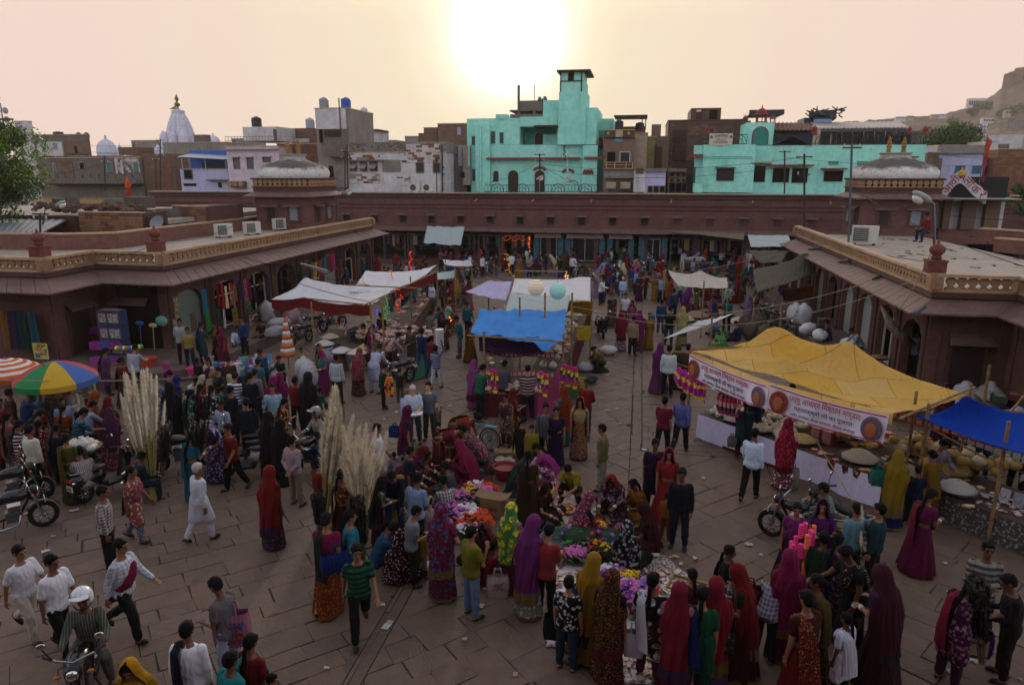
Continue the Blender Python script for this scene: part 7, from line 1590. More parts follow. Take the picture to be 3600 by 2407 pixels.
for i,(x,y,r,c,l) in en(((1595,725,.8,'#8a7458','tray of beige nuts in front of the vegetable sellers'),(1650,722,.7,'#9a7a50','tray of ginger-brown roots'),(1600,700,.7,'#5a2428','heap of red onions beneath the pointed white tent'),(1570,735,.5,'#b5a888','small tray of pale garlic'),(1635,702,.6,'#7a4a34','heap of brown roots at the tent pole'),(1690,740,.6,'#c0b4a0','tray of pale bulbs at the edge of the vegetable ground'),(1735,735,.5,'#5a1f3a','heap of purple onions by the sacks'),(1660,775,.6,'#24481c','heap of green leaves beside the green-veiled seller'),(1655,800,.4,'#2c5a1e','bunch of greens in front of the green-veiled seller'),(1715,705,.5,'#6a5a38','heap of brown potatoes before the grey tarpaulin'))):
 heap((G(x,y,0)),r,.28,c,l,'heap of produce','#2a2622',60,None,'produce_heap')
for i,(x,y,l) in en(((1705,765,'brown jute sack with rolled rim by the heap of purple onions'),(1722,778,'brown jute sack, middle one of three'),(1738,762,'brown jute sack next to the parked motorcycles'),(1750,790,'dark jute sack beside the seated boy in orange'),(1690,690,'dark sack under the grey tarpaulin'))):sack((G(x,y,0)),1.1,'#4a3c2e',l)
o=obj('brown_bale',M().bx((0,0,.3),(1.3,.6,.6)),fab('#5a2a20+fl:#8a5a40'),None,loc=(G(1755,815,0)),rz=.2);tag(o,'brown patterned cloth bale behind the yellow canopy','bale')
p=G(1590,625,0);t=thing('handcart','grey handcart with a metal rail parked before the far shops','handcart',(p));obj('bed',M().box(-1.2,1.2,-.5,.5,.8,.9),m_wood,t)
for sx in (-.8,.8):
 for sy in (-.5,.5):wheel(t,0,.35,.04,nm='wheel',sp=12).location=(sx,sy,.35)
obj('load',M().ball((0,0,1.05),(1.0,.45,.25),12,wob=.4),fab('#8a8a86'),t,smooth=1);obj('rail',M().tube([(1.3,-.5,.9),(1.3,-.5,1.5),(2.6,-.5,1.5),(2.6,-.5,.2)],.025,6).tube([(1.3,-.5,1.2),(2.6,-.5,1.2)],.02,6),m_steel,t)
tP,lP,aP=table(G(455,905),G(600,905),1.6,.7,'plastic-ware stall table at the left','#3a4048')
tQ,lQ,aQ=table(G(330,985),G(440,965),1.4,.7,'small trinket stall table behind the plume bundle','#4a3a40')
pcs=['#c83a6a','#3a7ac0','#d8722a','#c0b8c8','#3aa08a','#9a3a8a','#d8c8d0','#4a9ac8','#c8d0d8','#b82a2a']
def tub(loc,r,h,c,label,group):
 k=('tub',c)
 if k not in BX:BX[k]=M().lathe([(.72,0),(.78,.1),(1,.92),(1.07,.94),(1.07,1),(.95,1),(.72,.08)],14).mesh('plastic_tub',[mat(c,.35,.5,0,.1)])
 o=obj('plastic_tub',BX[k],None,None,loc=loc);o.scale=(r,r,h);return tag(o,label,'tub',group)
cn={'#c83a6a':'pink','#3a7ac0':'blue','#d8722a':'orange','#c0b8c8':'clear lilac','#3aa08a':'green','#9a3a8a':'purple','#d8c8d0':'pale pink','#4a9ac8':'light blue','#c8d0d8':'white','#b82a2a':'red'}
for i in range(110):
 x=rnd.random()**.8*lP;y=ru(.05,1.5);c=pcs[i%10];p=on(tP,x,y);n=rnd.randrange(1,5) if x>lP*.45 else 1;r=ru(.06,.13)
 for k in range(n):tub((p.x,p.y,p.z+k*.11),r*(1-.04*k),.12,pcs[(i+k)%10] if rnd.random()<.4 else c,cn[c]+' plastic tub stacked on the plastic-ware stall' ,'plastic tubs')
for i in range(60):p=on(tQ,ru(0,lQ),ru(.05,1.3));packet((p.x,p.y,p.z+ru(0,.1)),.14,.1,.06,pcs[i%10],'small coloured trinket packet behind the tall plume bundle','trinket','trinket packets, small left stall',nm='trinket')
sp=G(512,835,0)
for (x,y,r,h,c,l) in ((446,850,.28,.3,'#c82a7a','bright pink bucket with lid at the arcade edge of the plastic-ware stall'),(340,830,.3,.35,'#b0402a','red-orange bucket near the arcade step'),(497,820,.2,.4,'#d8803a','orange storage jar topmost on the stack of jars'),(505,815,.18,.5,'#8aa8d8','clear blue storage jar topmost on the stack of jars'),(516,822,.18,.4,'#d84a2a','red-lidded container on the stack of jars'),(478,828,.2,.35,'#d8b0b0','clear pink container with orange lid'),(305,822,.28,.3,'#7a5a6a','mauve bucket in front of the boxed goods')):
 p=G(x,y,.6);o=tub((p.x,p.y,.45 if y>825 else .75),r,h,c,l,'buckets by the left arcade');
for i in range(9):
 p=G(215+(i%3)*17,812-(i//3)*17,.9-.0);b_=thing('plastic_crate','purple or blue plastic basket crate stacked at the arcade recess' ,'crate',(p.x,p.y+.2,.45+(i//3)*.33),ru(-.1,.1),'plastic crates at the arcade recess');c=['#a03a8a','#2a6ab0','#8a3a7a'][i%3]
 b_['label']=['purple-pink','bright blue','dark purple'][i%3]+' plastic crate, '+['lowest','middle','topmost'][i//3]+' of its stack by the arcade recess'
 for z in range(4):obj('slat',M().box(-.24,.24,-.17,-.155,.02+z*.075,.075+z*.075).box(-.24,.24,.155,.17,.02+z*.075,.075+z*.075).box(-.24,-.225,-.155,.155,.02+z*.075,.075+z*.075).box(.225,.24,-.155,.155,.02+z*.075,.075+z*.075),mat(c,.4),b_)
for i in range(6):
 p=G(236+(i%2)*-20,812,.45);o=packet((G(238-(i%2)*24+30,815,.45).x,G(238,815,.45).y+.35,.45+(i//2)*.62),.62,.45,.6,['#35415f','#584660'][i%2],'%s printed carton of household goods, %s of its stack by the arcade recess'%(['blue','mauve'][i%2],['lowest','middle','topmost'][i//2]),'carton',nm='carton',rz=.05)
for i in range(14):p=G(268+i*4.2,797-abs(7-i)*.6*(i>7),1.2);o=obj('toy_ball',M().ball((0,0,0),.09,10),mat(['#d8d02a','#2aa04a','#c82a5a','#2a5ac0'][i%4],.4),None,loc=(p.x,p.y,p.z));tag(o,'small bright ball strung in a row in the arcade recess','toy','bright balls strung in the arcade recess')
def hang(x,y,w,h,c,label,D=None,z=None,nm='hanging_cloth',cat='cloth',xp=-17.9,fold=1):
 d=ray(x,y);t_=xp/d[0];p=Ve((xp,d[1]*t_,H+d[2]*t_));o=obj(nm,M().grid(lambda u,v:(.03*sin(u*11+v*3)*fold,(u-.5)*w,-h*v),10,6),fab(c),None,loc=p,smooth=1);return tag(o,label,cat,'garments hanging along the left arcade' if nm=='hanging_cloth' else None)
cl=[(497,650,.25,1.0,'#8a1424','dark red'),(507,650,.25,1.1,'#b01c30','red'),(516,655,.22,1.0,'#c8b890','cream'),(526,648,.25,1.0,'#b8283c+fl:#d8a060','red and gold'),(537,645,.2,.9,'#c8581c','orange'),(547,642,.3,.9,'#1c2a5a','navy'),(560,640,.3,1.0,'#b01c70+dt:#e0a0c0','magenta'),(570,638,.3,1.0,'#7a1030','wine'),(500,705,.35,1.0,'#1f4a44','dark teal'),(512,710,.2,.8,'#a03a6a+sv:#e0e0e0','pink striped'),(537,705,.5,.9,'#a8901c+fl:#3a3010','mustard patterned'),(568,690,.6,.6,'#1f4a3a+dt:#a8a840','dark green spotted'),(575,720,.5,.9,'#7a1424+fl:#c0b0b0','crimson embroidered'),(491,700,.2,1.1,'#3a4a1c','olive'),(583,650,.2,.9,'#5a1430','maroon')]
for x,y,w_,h,c,l in cl:hang(x,y,w_,h,c,l+' garment hanging outside the cloth shop of the left arcade')
for i in range(16):hang(595+i*16,640-i*6+ru(-3,3),ru(.2,.5),ru(.5,1.2),['#5a1424','#2a2a4a','#6a5a1c','#3a1a3a'][i%4],'dark garment hanging along the far half of the left arcade')
hang(466,662,.4,1.1,'#2a7aa0','blue garment on the pier of the left arcade');hang(473,706,.32,1.0,'#1fa040','bright green dress on a hanger by the left arcade pier');hang(402,680,.3,1.4,'#a89a6a+fl:#3a3a2a','patterned hanging strip left of the cloth shop door');hang(401,730,.3,1.2,'#8a9a90+fl:#2a5a4a','pale printed strip below the patterned one');hang(440,715,.4,.8,'#6a5a50','brown bag hanging in the shop arch')
for x,c,l in ((722,'#c8b040','yellow'),(732,'#a02a4a','crimson'),(741,'#2a8a9a','turquoise'),(752,'#7a2a3a','wine red'),(762,'#b02a6a','pink')):hang(x,600-(x-722)*.5,.7,1.0,c,l+' cloth draped on the line at the far end of the left arcade')
for x,y,c,l in ((69,722,'#2a6a7a','teal cloth skein hanging beside the leftmost pier'),(5,722,'#a07a2a','ochre cloth hanging in the leftmost shop'),(18,722,'#5a2a4a','plum cloth hanging in the leftmost shop'),(33,722,'#2a3a5a','dark blue cloth hanging in the leftmost shop'),(45,722,'#1f4a4a','dark teal cloth hanging in the leftmost shop')):
 p=P(x,y-10,22.3);o=obj('hanging_cloth',M().grid(lambda u,v:((u-.5)*.4,.04*sin(u*11+v*3),-1.5*v),10,6),fab(c),None,loc=p,smooth=1);tag(o,l,'cloth')
p=P(370,735,24.9);o=obj('net_bag',M().ball((0,0,0),(.28,.12,.22),12),fab('#3aa088+ck:#a0d8c8'),None,loc=p,smooth=1);tag(o,'turquoise woven shopping bag hanging on the arcade corner','bag')
for x,y0,y1,c,l in ((320,740,795,'#2a5aa0','blue long-handled brush leaning in the arcade recess'),(350,745,800,'#b0a070','yellow mop with pale handle beside the arcade corner'),(272,740,790,'#8a8a80','grey broom handle in the dark recess')):
 p=P(x,y0,24.6);q=P(x+4,y1,24.6);t=thing('broom',l,'broom',tuple(q));obj('handle',M().tube([(0,0,0),tuple(p-q)],.018,6),mat(c,.5),t);obj('head',M().ball(tuple(p-q),(.2,.05,.1),8),mat(c,.6),t)
p=P(151,762,23.9);t=thing('toy_ladder','small red and yellow hanging frame on the pier','toy',(p));obj('side',M().box(-.2,-.17,0,.03,-.3,.35).box(.17,.2,0,.03,-.3,.35),mat('#c8b01c',.5),t);obj('rung',M().box(-.17,.17,0,.02,.18,.21).box(-.17,.17,0,.02,-.05,-.02).box(-.17,.17,0,.02,-.25,-.22),mat('#a01c1c',.5),t)
a=P(73,785,22.2);b_=P(112,823,22.2);t=thing('notice_board','yellow notice board with red Hindi words on the left pier','notice',((a.x+b_.x)/2,22.2,(a.z+b_.z)/2));w_=(b_.x-a.x)/2;h=(a.z-b_.z)/2
obj('panel',M().box(-w_,w_,0,.03,-h,h),mat('#b3b060',.6,var=.1),t);text('फटे पुराने',.14,m_banr,t,(w_*.2,-.006,h*.75),fit=w_*1.2);text('नोट',.4,m_banr,t,(-w_*.15,-.006,h*.3),fit=w_*1.2);text('यहाँ',.14,mat('#3a4a2a'),t,(w_*.7,-.006,h*.12),fit=w_*.4);text('बदले',.25,m_banr,t,(w_*.35,-.006,-h*.35),fit=w_*.95);obj('print',M().box(-w_*.8,-w_*.1,-.008,-.002,-h*.85,-h*.3),mat('#5a5a8a'),t)
p=G(150,1000,0);umbrella((p.x,p.y,0),1.12,2.32,['#b8962a','#3a5a9a','#a03038','#1f7a42','#b8962a','#3a5a9a','#a03038','#1f7a42'],'rainbow parasol with red, green, yellow and blue panels',.5)
bpy.data.objects['umbrella'].rotation_euler=(0,0,R(-67))
p=G(38,965,0);umbrella((p.x-.0,p.y,0),1.0,2.05,['#b85a22','#cfcac4'],'orange and white ringed parasol at the left edge',.42,True,10)
p=G(662,845,0);t=thing('folded_umbrella','folded orange and white striped parasol standing upright','umbrella',(p.x,p.y,0));mb=M();n=9
for j in range(n):
 z0=.55+j*.17;f=lambda z:.30-(z-.55)*.165;mb.lathe([(f(z0),z0),(f(z0+.17),z0+.17)],14,m=j%2,wob=.2)
obj('furled_canopy',mb,[mat('#c05a22',.8),mat('#cfcac4',.8)],t,smooth=1);obj('pole',M().tube([(0,0,0),(0,0,2.2)],.02,6),m_wood,t)
p=G(132,1010,0);t=thing('toy_display','pole hung with plastic hangers, bags and bright toys','display',(p.x,p.y,0));obj('pole',M().tube([(0,0,0),(-.05,0,2.4)],.022,6),m_bam,t)
for z in (1.3,1.75):obj('hanger_ring',M().tube([(.38*cos(a),.38*sin(a),z) for a in [PI*k/4 for k in range(9)]],.015,5),mat('#2aa0a0',.4),t)
for k in range(34):a=ru(0,6.28);z=rnd.choice((1.25,1.7));c=pcs[k%10];q=ru(.15,.42);obj('toy',M().box(-.06,.06,-.02,.02,-.35,0),mat(c,.4),t,loc=(q*cos(a),q*sin(a),z),rz=a)
obj('net_bag',M().lathe([(.36,0),(.3,.2),(.12,.42),(.02,.5)],14,(0,0,1.32)),mat('#a8a0b0',.5,alpha=.6),t,smooth=1)
def gloss(c):
 m_=fab(c);m_=m_.copy();b=m_.node_tree.nodes['Principled BSDF'];b.inputs['Roughness'].default_value=.3;b.inputs['Specular IOR Level'].default_value=.8;return m_
def mat_sheet(cs,label,c,nm='display_mat',wr=.01):
 o=obj(nm,sheet4([G(*q,.015) for q in cs],nu=20,nv=12,sag=0,wr=wr,thick=.004),gloss(c),None,smooth=1);return tag(o,label,'mat')
mat_sheet(((870,1255),(980,1300),(1010,1210),(890,1190)),'glossy printed mat spread with stickers near the plume bundle','#a89a90+bl:#8a3a3a')
mat_sheet(((1180,1200),(1330,1215),(1310,1110),(1230,1110)),'silvery plastic mat with rangoli stickers in the centre','#a89c98+bl:#8a5a6a',)
mat_sheet(((1330,1200),(1440,1230),(1440,1170),(1360,1160)),'cream and silver mat of packets between seated women','#b0a898+fl:#8a8a90')
mat_sheet(((1250,1480),(1560,1500),(1600,1330),(1260,1290)),'pale plastic sheet spread beneath the foreground flowers','#a8a4a0+bl:#8a6a70')
mat_sheet(((1420,1300),(1620,1350),(1520,1270),(1440,1250)),'sheet of shiny cards and bindis beside the black-veiled seller','#a39a94+fl:#6a4a40')
mat_sheet(((1410,1560),(1500,1568),(1500,1490),(1420,1490)),'white printed mat glimpsed between the shoppers','#c0b8b4+bl:#8a7a7a')
for i in range(170):
 q=rnd.choice(((880,1200,100,70),(1190,1115,120,90),(1340,1170,90,50),(1270,1300,60,170),(1430,1270,170,75),(1440,1270,150,70),(1420,1490,80,70)))
 x=q[0]+rnd.random()*q[2];y=q[1]+rnd.random()*q[3];p=G(x,y,.03);packet((p.x,p.y,.03+ru(0,.03)),ru(.05,.14),ru(.05,.12),ru(.006,.03),['#b0a4a8','#a8948c','#c8c0b8','#8a4a4a','#b8986a'][i%5],'shiny card packet laid out on the ground mats','card packet','card packets on the ground mats',nm='card_packet',tilt=ru(-.15,.15))
def rangoli(x,y,r,cs,label):
 p=G(x,y,.05);t=thing('rangoli_sticker',label,'sticker',(p),0,'rangoli stickers on the ground mats')
 for k,c in en(cs):
  q=r*(1-k/len(cs));mb=M().lathe([(q,0),(q,.004),(q*.9,.005)],24,(0,0,.006*k),wob=.0);obj('ring',mb,mat(c,.4),t)
 n=14;
 for k in range(n):a=6.2832*k/n;obj('petal',M().lathe([(r*.12,0),(r*.12,.004)],8,(r*.72*cos(a),r*.72*sin(a),.03)),mat(cs[-1],.5),t)
for i,a in en(((965,1215,.32,['#c8b060','#8a3a20','#c89a30','#e0c050'],'golden round sticker on the mat near the plume bundle'),(960,1250,.3,['#d0c8a8','#a03030','#c8a040','#8a2020'],'red and cream round sticker below the golden one'),(1250,1120,.28,['#b08a3a','#d8c8a8','#8a2a3a','#d0b040'],'gold-edged round sticker near the brown-robed woman'),(1300,1165,.28,['#8a2a20','#e0d0b0','#9a4020','#d0a040'],'dark red round sticker by the yellow-sleeved woman'),(1240,1145,.24,['#c0b0a8','#b07080','#d0c8c0'],'pale pink round sticker in the centre'),(1265,1190,.36,['#c8b8a8','#7a4a4a','#c8b8b0'],'large scalloped sticker sheet with maroon lines'),(1290,1370,.3,['#c8bcd0','#a89ab8','#d0c8d8'],'lilac round sticker on the pale sheet'),(1545,1345,.25,['#d0c0a8','#b86a5a','#d8c8c0'],'pale round sticker near the gilt box tray'))):rangoli(*a)
mb=M()
for i in range(700):
 t_=rnd.random();x=1045+90*(rnd.random()-.5)*2*(.4+.6*rnd.random())-(1-t_)*40;y=1060+t_*95;p=G(x-20+(t_*-50),y,0);r=ru(.03,.045);z=ru(0,.16)
 mb.lathe([(r*.5,0),(r,.02),(r*.8,.012)],6,(p.x,p.y,z),T=Matrix.Rotation(ru(-.9,.9),3,'X'))
o=obj('clay_lamps',mb,mat('#6a3a28',.9,var=.4,sc=8),None,kind='stuff');tag(o,'loose heap of small brown clay lamps among the squatting buyers','clay lamps',kind='stuff')
mb=M().lathe([(1.5,0),(1.2,.05),(.6,.11),(0,.13)],24,wob=.25);p=G(1020,1100,0);o=obj('clay_heap',mb,mat('#5a3426',.95,bump=.8,bsc=40),None,loc=(p),kind='stuff',scale=(.8,1.15,1));tag(o,'base of the brown clay lamp heap','clay lamps',kind='stuff')
bq=[(1080,1090,.25,'p',10,'small bunch of pink daisies on top of the flower basket'),(1098,1135,.42,'ypow',30,'basket of yellow, orange and violet daisies beside the carton'),(1062,1145,.28,'p',14,'bunch of pink daisies left of the yellow ones'),(1045,1190,.48,'vpwp',44,'wide bunch of pink, white and violet daisies'),(1085,1205,.44,'oow',36,'bunch of orange-red flowers with white daisies'),(1075,1225,.3,'w',12,'bunch of white daisies with yellow centres'),(1400,1330,.34,'vvw',26,'bunch of violet and white daisies beside the yellow-veiled shopper'),(1430,1345,.36,'wyy',26,'bunch of white and yellow daisies in the foreground'),(1450,1370,.40,'vplp',34,'bunch of violet and pink daisies in the foreground'),(1440,1390,.3,'pp',16,'bunch of hot pink daisies nearest the dark-veiled shopper'),(1330,1235,.5,'vrr',16,'bowl of green leaves with red and violet rosebuds'),(1365,1215,.35,'oyo',22,'orange and red silk flowers with green leaves'),(1400,1240,.45,'rv',12,'leafy stems with round magenta buds'),(1378,1265,.3,'ryvo',20,'metal bowl of red, yellow and violet flowers'),(1315,1278,.25,'pp',14,'pink star-shaped flower garland on the paving'),(1493,1365,.18,'r',8,'small bunch of dark red flowers')]
for i,(x,y,r,k,n,l) in en(bq):bouquet((G(x,y,.12 if i<6 else .04)),r,k,n,l,leaves=34 if 'leav' in l or 'leaf' in l else 12,fs=.085 if i not in(10,12,13) else .06,dome=.55)
for x,y,r,h,c,l in ((1210,1215,.42,.2,'#5a5f64','large grey metal bowl standing empty behind the purple veil'),(1283,1250,.42,.2,'#4a4f54','grey metal bowl tilted beside the red top'),(1155,1065,.46,.14,'#5f5a50','shallow iron pan holding clay pieces'),(1380,1268,.3,.1,'#6f6a60','metal bowl under the mixed flowers'),(615,1000,.4,.2,'#2a6a8a','blue plastic basin of trinkets by the scooter'),(1345,875,.4,.15,'#2f3236','black iron pan near the side table')):basket((G(x,y,0)),r,h,c,l,'metal_bowl',False)
for i in range(22):p=G(595+ru(0,40),985+ru(-8,8),.2);packet((p.x,p.y,.18+ru(0,.1)),.1,.08,.06,['#c8c8d0','#a89aa0','#8a4a5a'][i%3],'small item in the blue plastic basin','packet','items in the blue basin')
for i in range(14):p=G(1155+ru(-18,18),1058+ru(-6,6),.14);o=obj('clay_dish',M().lathe([(.05,0),(.09,.04),(.07,.03)],10),mat('#a8988a'),None,loc=(p.x,p.y,.12+ru(0,.06)));tag(o,'pale clay dish in the shallow iron pan','dish','pale clay dishes')
o=basket((G(1158,1095,0)),.32,.34,'#7a1f22','dark red plastic crate basket under the iron pan','crate_basket')
def carton(x,y,w_,d_,h,label,rz=0,txt=None,open_=False,c='#7a6042'):
 p=G(x,y,0);t=thing('carton',label,'carton',(p),rz);m_=mat(c,.9,var=.15,sc=3)
 obj('body',M().box(-w_/2,w_/2,-d_/2,d_/2,0,h),m_,t)
 if open_:
  for sx in(-1,1):obj('flap',M().add([(sx*w_/2,-d_/2,h),(sx*w_/2,d_/2,h),(sx*(w_/2+.14),d_/2,h+.05),(sx*(w_/2+.14),-d_/2,h+.05)],[(0,1,2,3)]).add([(sx*w_/2,-d_/2,h-.006),(sx*w_/2,d_/2,h-.006),(sx*(w_/2+.14),d_/2,h+.044),(sx*(w_/2+.14),-d_/2,h+.044)],[(3,2,1,0)]),m_,t)
 if txt:text(txt,.14,mat('#6a2a22'),t,(0,-d_/2-.006,h*.5),fit=w_*.6)
 return t
carton(1130,1178,.5,.4,.48,'open brown cardboard carton between the flower bunches',R(-8),'CORN',True);carton(1160,1055,.4,.3,.3,'small brown carton behind the iron pan',.2,None,True)
def wsheet(x,y,w_,label,c='#b8b4b0'):
 p=G(x,y,.012);a=ru(0,3);o=obj('litter_paper',M().grid(lambda u,v:((u-.5)*w_*1.3,(v-.5)*w_,.02+.03*nz(Ve((u*4+x,v*4,y)))),6,6),mat(c,.8),None,loc=(p.x,p.y,.012),rz=a,smooth=False);return tag(o,label,'litter','scraps of paper littering the paving')
lit=[(105,1262),(165,1170),(175,1168),(440,1433),(885,1435),(893,1425),(875,1385),(1420,970),(1475,1030),(1610,1095),(1640,990),(1600,885),(1390,860),(1345,845),(2165,1290),(2470/2+1100,1555),(1715,1247),(1435,1235),(1420,1520),(1545,975),(880,960),(1030,930),(70,1345),(1180,1545),(2180,1540),(1040,780),(1045,850),(1390,940),(1690,1360),(1890,1520)]+[(ru(20,2300),ru(860,1560)) for k in range(40)]
for i,(x,y) in en(lit):wsheet(x,y,ru(.05,.13),'scrap of pale paper lying flat on the paving slabs',['#b8b4b0','#a8a4a0','#c0b8a8','#b09a90'][i%4])
for i in range(70):
 x=ru(20,2300);y=ru(1180,1560) if i<55 else ru(900,1100);p=G(x,y,.012);l=ru(.1,.45);o=obj('straw_stalk',M().tube([(0,0,0),(l*.5,.02,.01),(l,0,.004)],.005,4),mat('#8a7e58',.8),None,loc=(p.x,p.y,.012),rz=ru(0,3));tag(o,'dry straw stalk lying on the paving slabs','straw','straw stalks on the paving')
sheaf((G(352,1150,0)),(G(322,858,2.75)),32,'tall bundle of pale feathery plume grass beside the scooter rider',.48,1.0,foot_r=.06)
sheaf((G(745,1240,0)),(P(800,955,G(745,1240,0).y+.25)),14,'long slanting bundle of plume grass behind the pale fan',.28,1.1,foot_r=.05)
sheaf((G(735,1235,0)),(P(770,875,G(735,1235,0).y+.1)),9,'thin tall bundle of plume grass nearest the parked motorcyclist',.13,1.5,foot_r=.04)
sheaf((G(832,1275,0)+Ve((0,0,.55))),(P(825,985,G(832,1275,0).y)),15,'pale fan of plume grass held over the dark feather bunch',.60,1.2,foot_r=.04)
sheaf((G(808,920,0)+Ve((0,0,1.0))),(P(806,830,G(808,920,0).y)),2,'single pale plume standing up among the far shoppers',.03,1.2,foot_r=.02)
sheaf((P(1972,1300,G(1985,1400,0).y)),(P(1972,1205,G(1985,1400,0).y)),2,'single pale plume held beside the teal checked shirt',.04,1.3,foot_r=.02)
sheaf((P(1978,1250,G(1985,1360,0).y)),(P(1972,1152,G(1985,1360,0).y)),1,'single thin plume rising above the other one',.02,1.3,foot_r=.01)
for (x,y,x2,y2,n,sp_,l) in ((832,1290,815,1140,26,.24,'black peacock feather bunch below the pale fan of plume grass'),(372,1090,375,975,22,.2,'dark peacock feather bunch at the foot of the tall plume bundle'),(447,1080,455,965,26,.22,'dark peacock feather bunch held by the woman in teal sari'),(765,1090,765,925,36,.22,'dark peacock feather bunch behind the helmeted motorcyclist'),(735,1235,728,1125,18,.16,'small black feather bunch beside the long plume stalks'),(2250,1520,2245,1330,16,.2,'big dark peacock feather bunch held by the man at the right'),(1006,1000,1003,930,8,.1,'sparse green feather standing on the paving behind the plumes'),(1965,1440,1972,1360,14,.12,'small dark feather bunch held by the maroon-veiled woman')):
 f=G(x,y+60,0);sheaf((P(x,y,f.y)),(P(x2,y2,f.y)),n,l,sp_,1,FE,'feather','feather_bunch','feather bunch',.04,1.05)
def bagat(x,y,zf,w_,h,d,c,label,**k):
 f=G(x,zf,0);p=P(x,y,f.y);return bag((p.x,p.y-.0,max(p.z,0)),w_,h,d,c,label,**k)
bagat(535,1475,1560,.5,.55,.16,'#a86a80','pink shopping bag with printed picture carried at the bottom left',c2='#5a6a9a+bl:#a04a40',txt=['MAHARANA','Saree','Fancy'],rz=.35,txc='#7a1f2a')
bagat(72,1065,1130,.45,.4,.14,'#b0902a','yellow and red bag on the back of the white-shirted man',c2='#8a2a20',txt=['SEAL'],rz=.2)
bagat(183,1120,1140,.3,.4,.1,'#8a3a20','orange-brown bag hanging below the basket of white bundles',rz=.1)
bagat(770,1305,1400,.5,.38,.16,'#1a3a8a+fl:#0a1a5a','blue printed shoulder bag of the woman in the orange skirt',rz=.8)
bagat(1140,1365,1400,.36,.42,.1,'#a89a98','white shopping bag with red print beside the purple-veiled woman',txt=['स्तूति','WATCH'],rz=.3,txc='#8a3a3a')
bagat(1340,1410,1500,.48,.55,.16,'#1f5a9a','blue tote bag with dark leaf motif on the yellow-veiled shopper',c2='#1f5a9a+fl:#1a2a3a',rz=.2)
bagat(1520,1480,1575,.5,.45,.16,'#2a1c18+bl:#8a7a62','dark tote with big beige circles carried in the foreground',rz=0)
bagat(1450,1500,1550,.28,.42,.12,'#b0b0bc','white plastic bag hanging from the patterned blouse shopper')
bagat(1648,1490,1580,.36,.38,.14,'#1c1a18+fl:#4a4a44','dark patterned handbag beside the green dress')
bagat(1712,1395,1490,.4,.42,.16,'#2a141c+fl:#7a2a3a','dark rucksack with red pattern on the olive-bloused woman')
bagat(1275,1460,1510,.4,.4,.16,'#0e0d10','black bag hanging behind the child in patterned shirt')
bagat(2213,1495,1540,.62,.42,.14,'#43307a','purple and cream canvas bag of the pink-veiled woman',c2='#b09a78',txt=['THAR BAZAR'],rz=-.1,txc='#4a3a6a')
bagat(1813,1105,1112,.28,.4,.1,'#9a9690','white cloth bag held by the magenta-veiled woman at the sweet stall')
bagat(2010,1110,1200,.3,.4,.16,'#1f8a7a','turquoise bag on the shoulder of the yellow-veiled woman')
bagat(2115,1215,1300,.3,.4,.1,'#a89aa0','white and red carrier bag of the woman in magenta sari',c2='#8a2a3a')
bagat(1245,985,1040,.2,.3,.1,'#a8a8b0','clear plastic bag held by the striped-shirt man');bagat(1340,1010,1045,.24,.26,.12,'#6a7078','grey plastic bag held by the red-veiled woman');bagat(1675,1022,1060,.2,.28,.1,'#6f6a68','grey sack in the hand of the customer in blue')
bagat(1447,790,812,.28,.3,.14,'#1a4a34','green shopping bag with black base set on the paving',txt=['FRESH'],txc='#c8c8c8');bagat(1492,735,760,.3,.35,.12,'#2a9a98','turquoise bag carried in the crossing crowd')
bagat(925,1100,1120,.42,.5,.14,'#9a8a88','printed picture bag set down beside the small girl',c2='#7a5a60+bl:#c0b0a8');bagat(948,1065,1110,.36,.45,.12,'#8a9a3a','green and white rice bag held over the clay lamps',txt=['RICE'],c2='#c0c0a0');bagat(955,1085,1120,.24,.4,.12,'#9a3aa0','bright purple bag on the clay lamp heap')
bagat(1055,1010-0,1020,.2,.3,.1,'#3a6ab0','blue plastic bag hung on the bicycle handlebar');bagat(1095,870,900,.5,.42,.3,'#6a6a60','grey sack on the shoulder of the man in green');bagat(905,1000,1050,.3,.3,.14,'#1f3a8a','blue rucksack of the standing woman above the clay lamps');bagat(1077,790,815,.26,.3,.14,'#3a7ab0','blue bag with white bundle by the centre stall corner')
p=G(188,1130,0);q=P(188,1030,p.y);b_=basket((q.x,q.y,q.z-.05),.42,.12,'#7a5c3a','wide round basket tray of white cotton bundles');
for i in range(15):a=i*2.4;r=.33*math.sqrt(i/15);puff((q.x+r*cos(a),q.y+r*sin(a),q.z+.0+(.1 if i<6 else 0)),.12,'#cfcdc8','white cotton bundle piled in the round basket','white cotton bundles in the basket')
p=P(1008,812,G(1000,885,0).y)
for k in range(8):o=obj('white_bucket',M().lathe([(.11,0),(.15,.16),(.155,.17)],14),mat('#b8babc',.5),None,loc=(p.x,p.y,p.z+.0+k*.11));tag(o,'white bucket, number %d up in the carried stack'%(k+1),'bucket','white buckets in a carried stack')
p=G(1575,1345,.05);t=thing('display_tray','gilt-edged tray of bangles at the end of the ground display','tray',(p),R(-20));obj('frame',M().box(-.35,.35,-.25,-.22,0,.06).box(-.35,.35,.22,.25,0,.06).box(-.35,-.32,-.22,.22,0,.06).box(.32,.35,-.22,.22,0,.06),mat('#8a7038',.4,.5,.4),t);obj('bottom',M().box(-.32,.32,-.22,.22,0,.015),mat('#8a8078'),t)
for k in range(16):obj('bangle',M().tube([(.05*cos(a),.05*sin(a),0) for a in [6.2832*j/10 for j in range(11)]],.008,5),mat(['#c86a3a','#c0a89a','#a03a4a'][k%3],.3),t,loc=(-.2+.08*(k%6),-.1+.1*(k//6),.03))
p=G(1825,1400,0);t=thing('garland_pole','pole hung with neon pink, orange and yellow garlands','garland pole',(p.x,p.y,0));obj('pole',M().tube([(0,0,.3),(.05,0,1.95)],.02,6),m_steel,t)
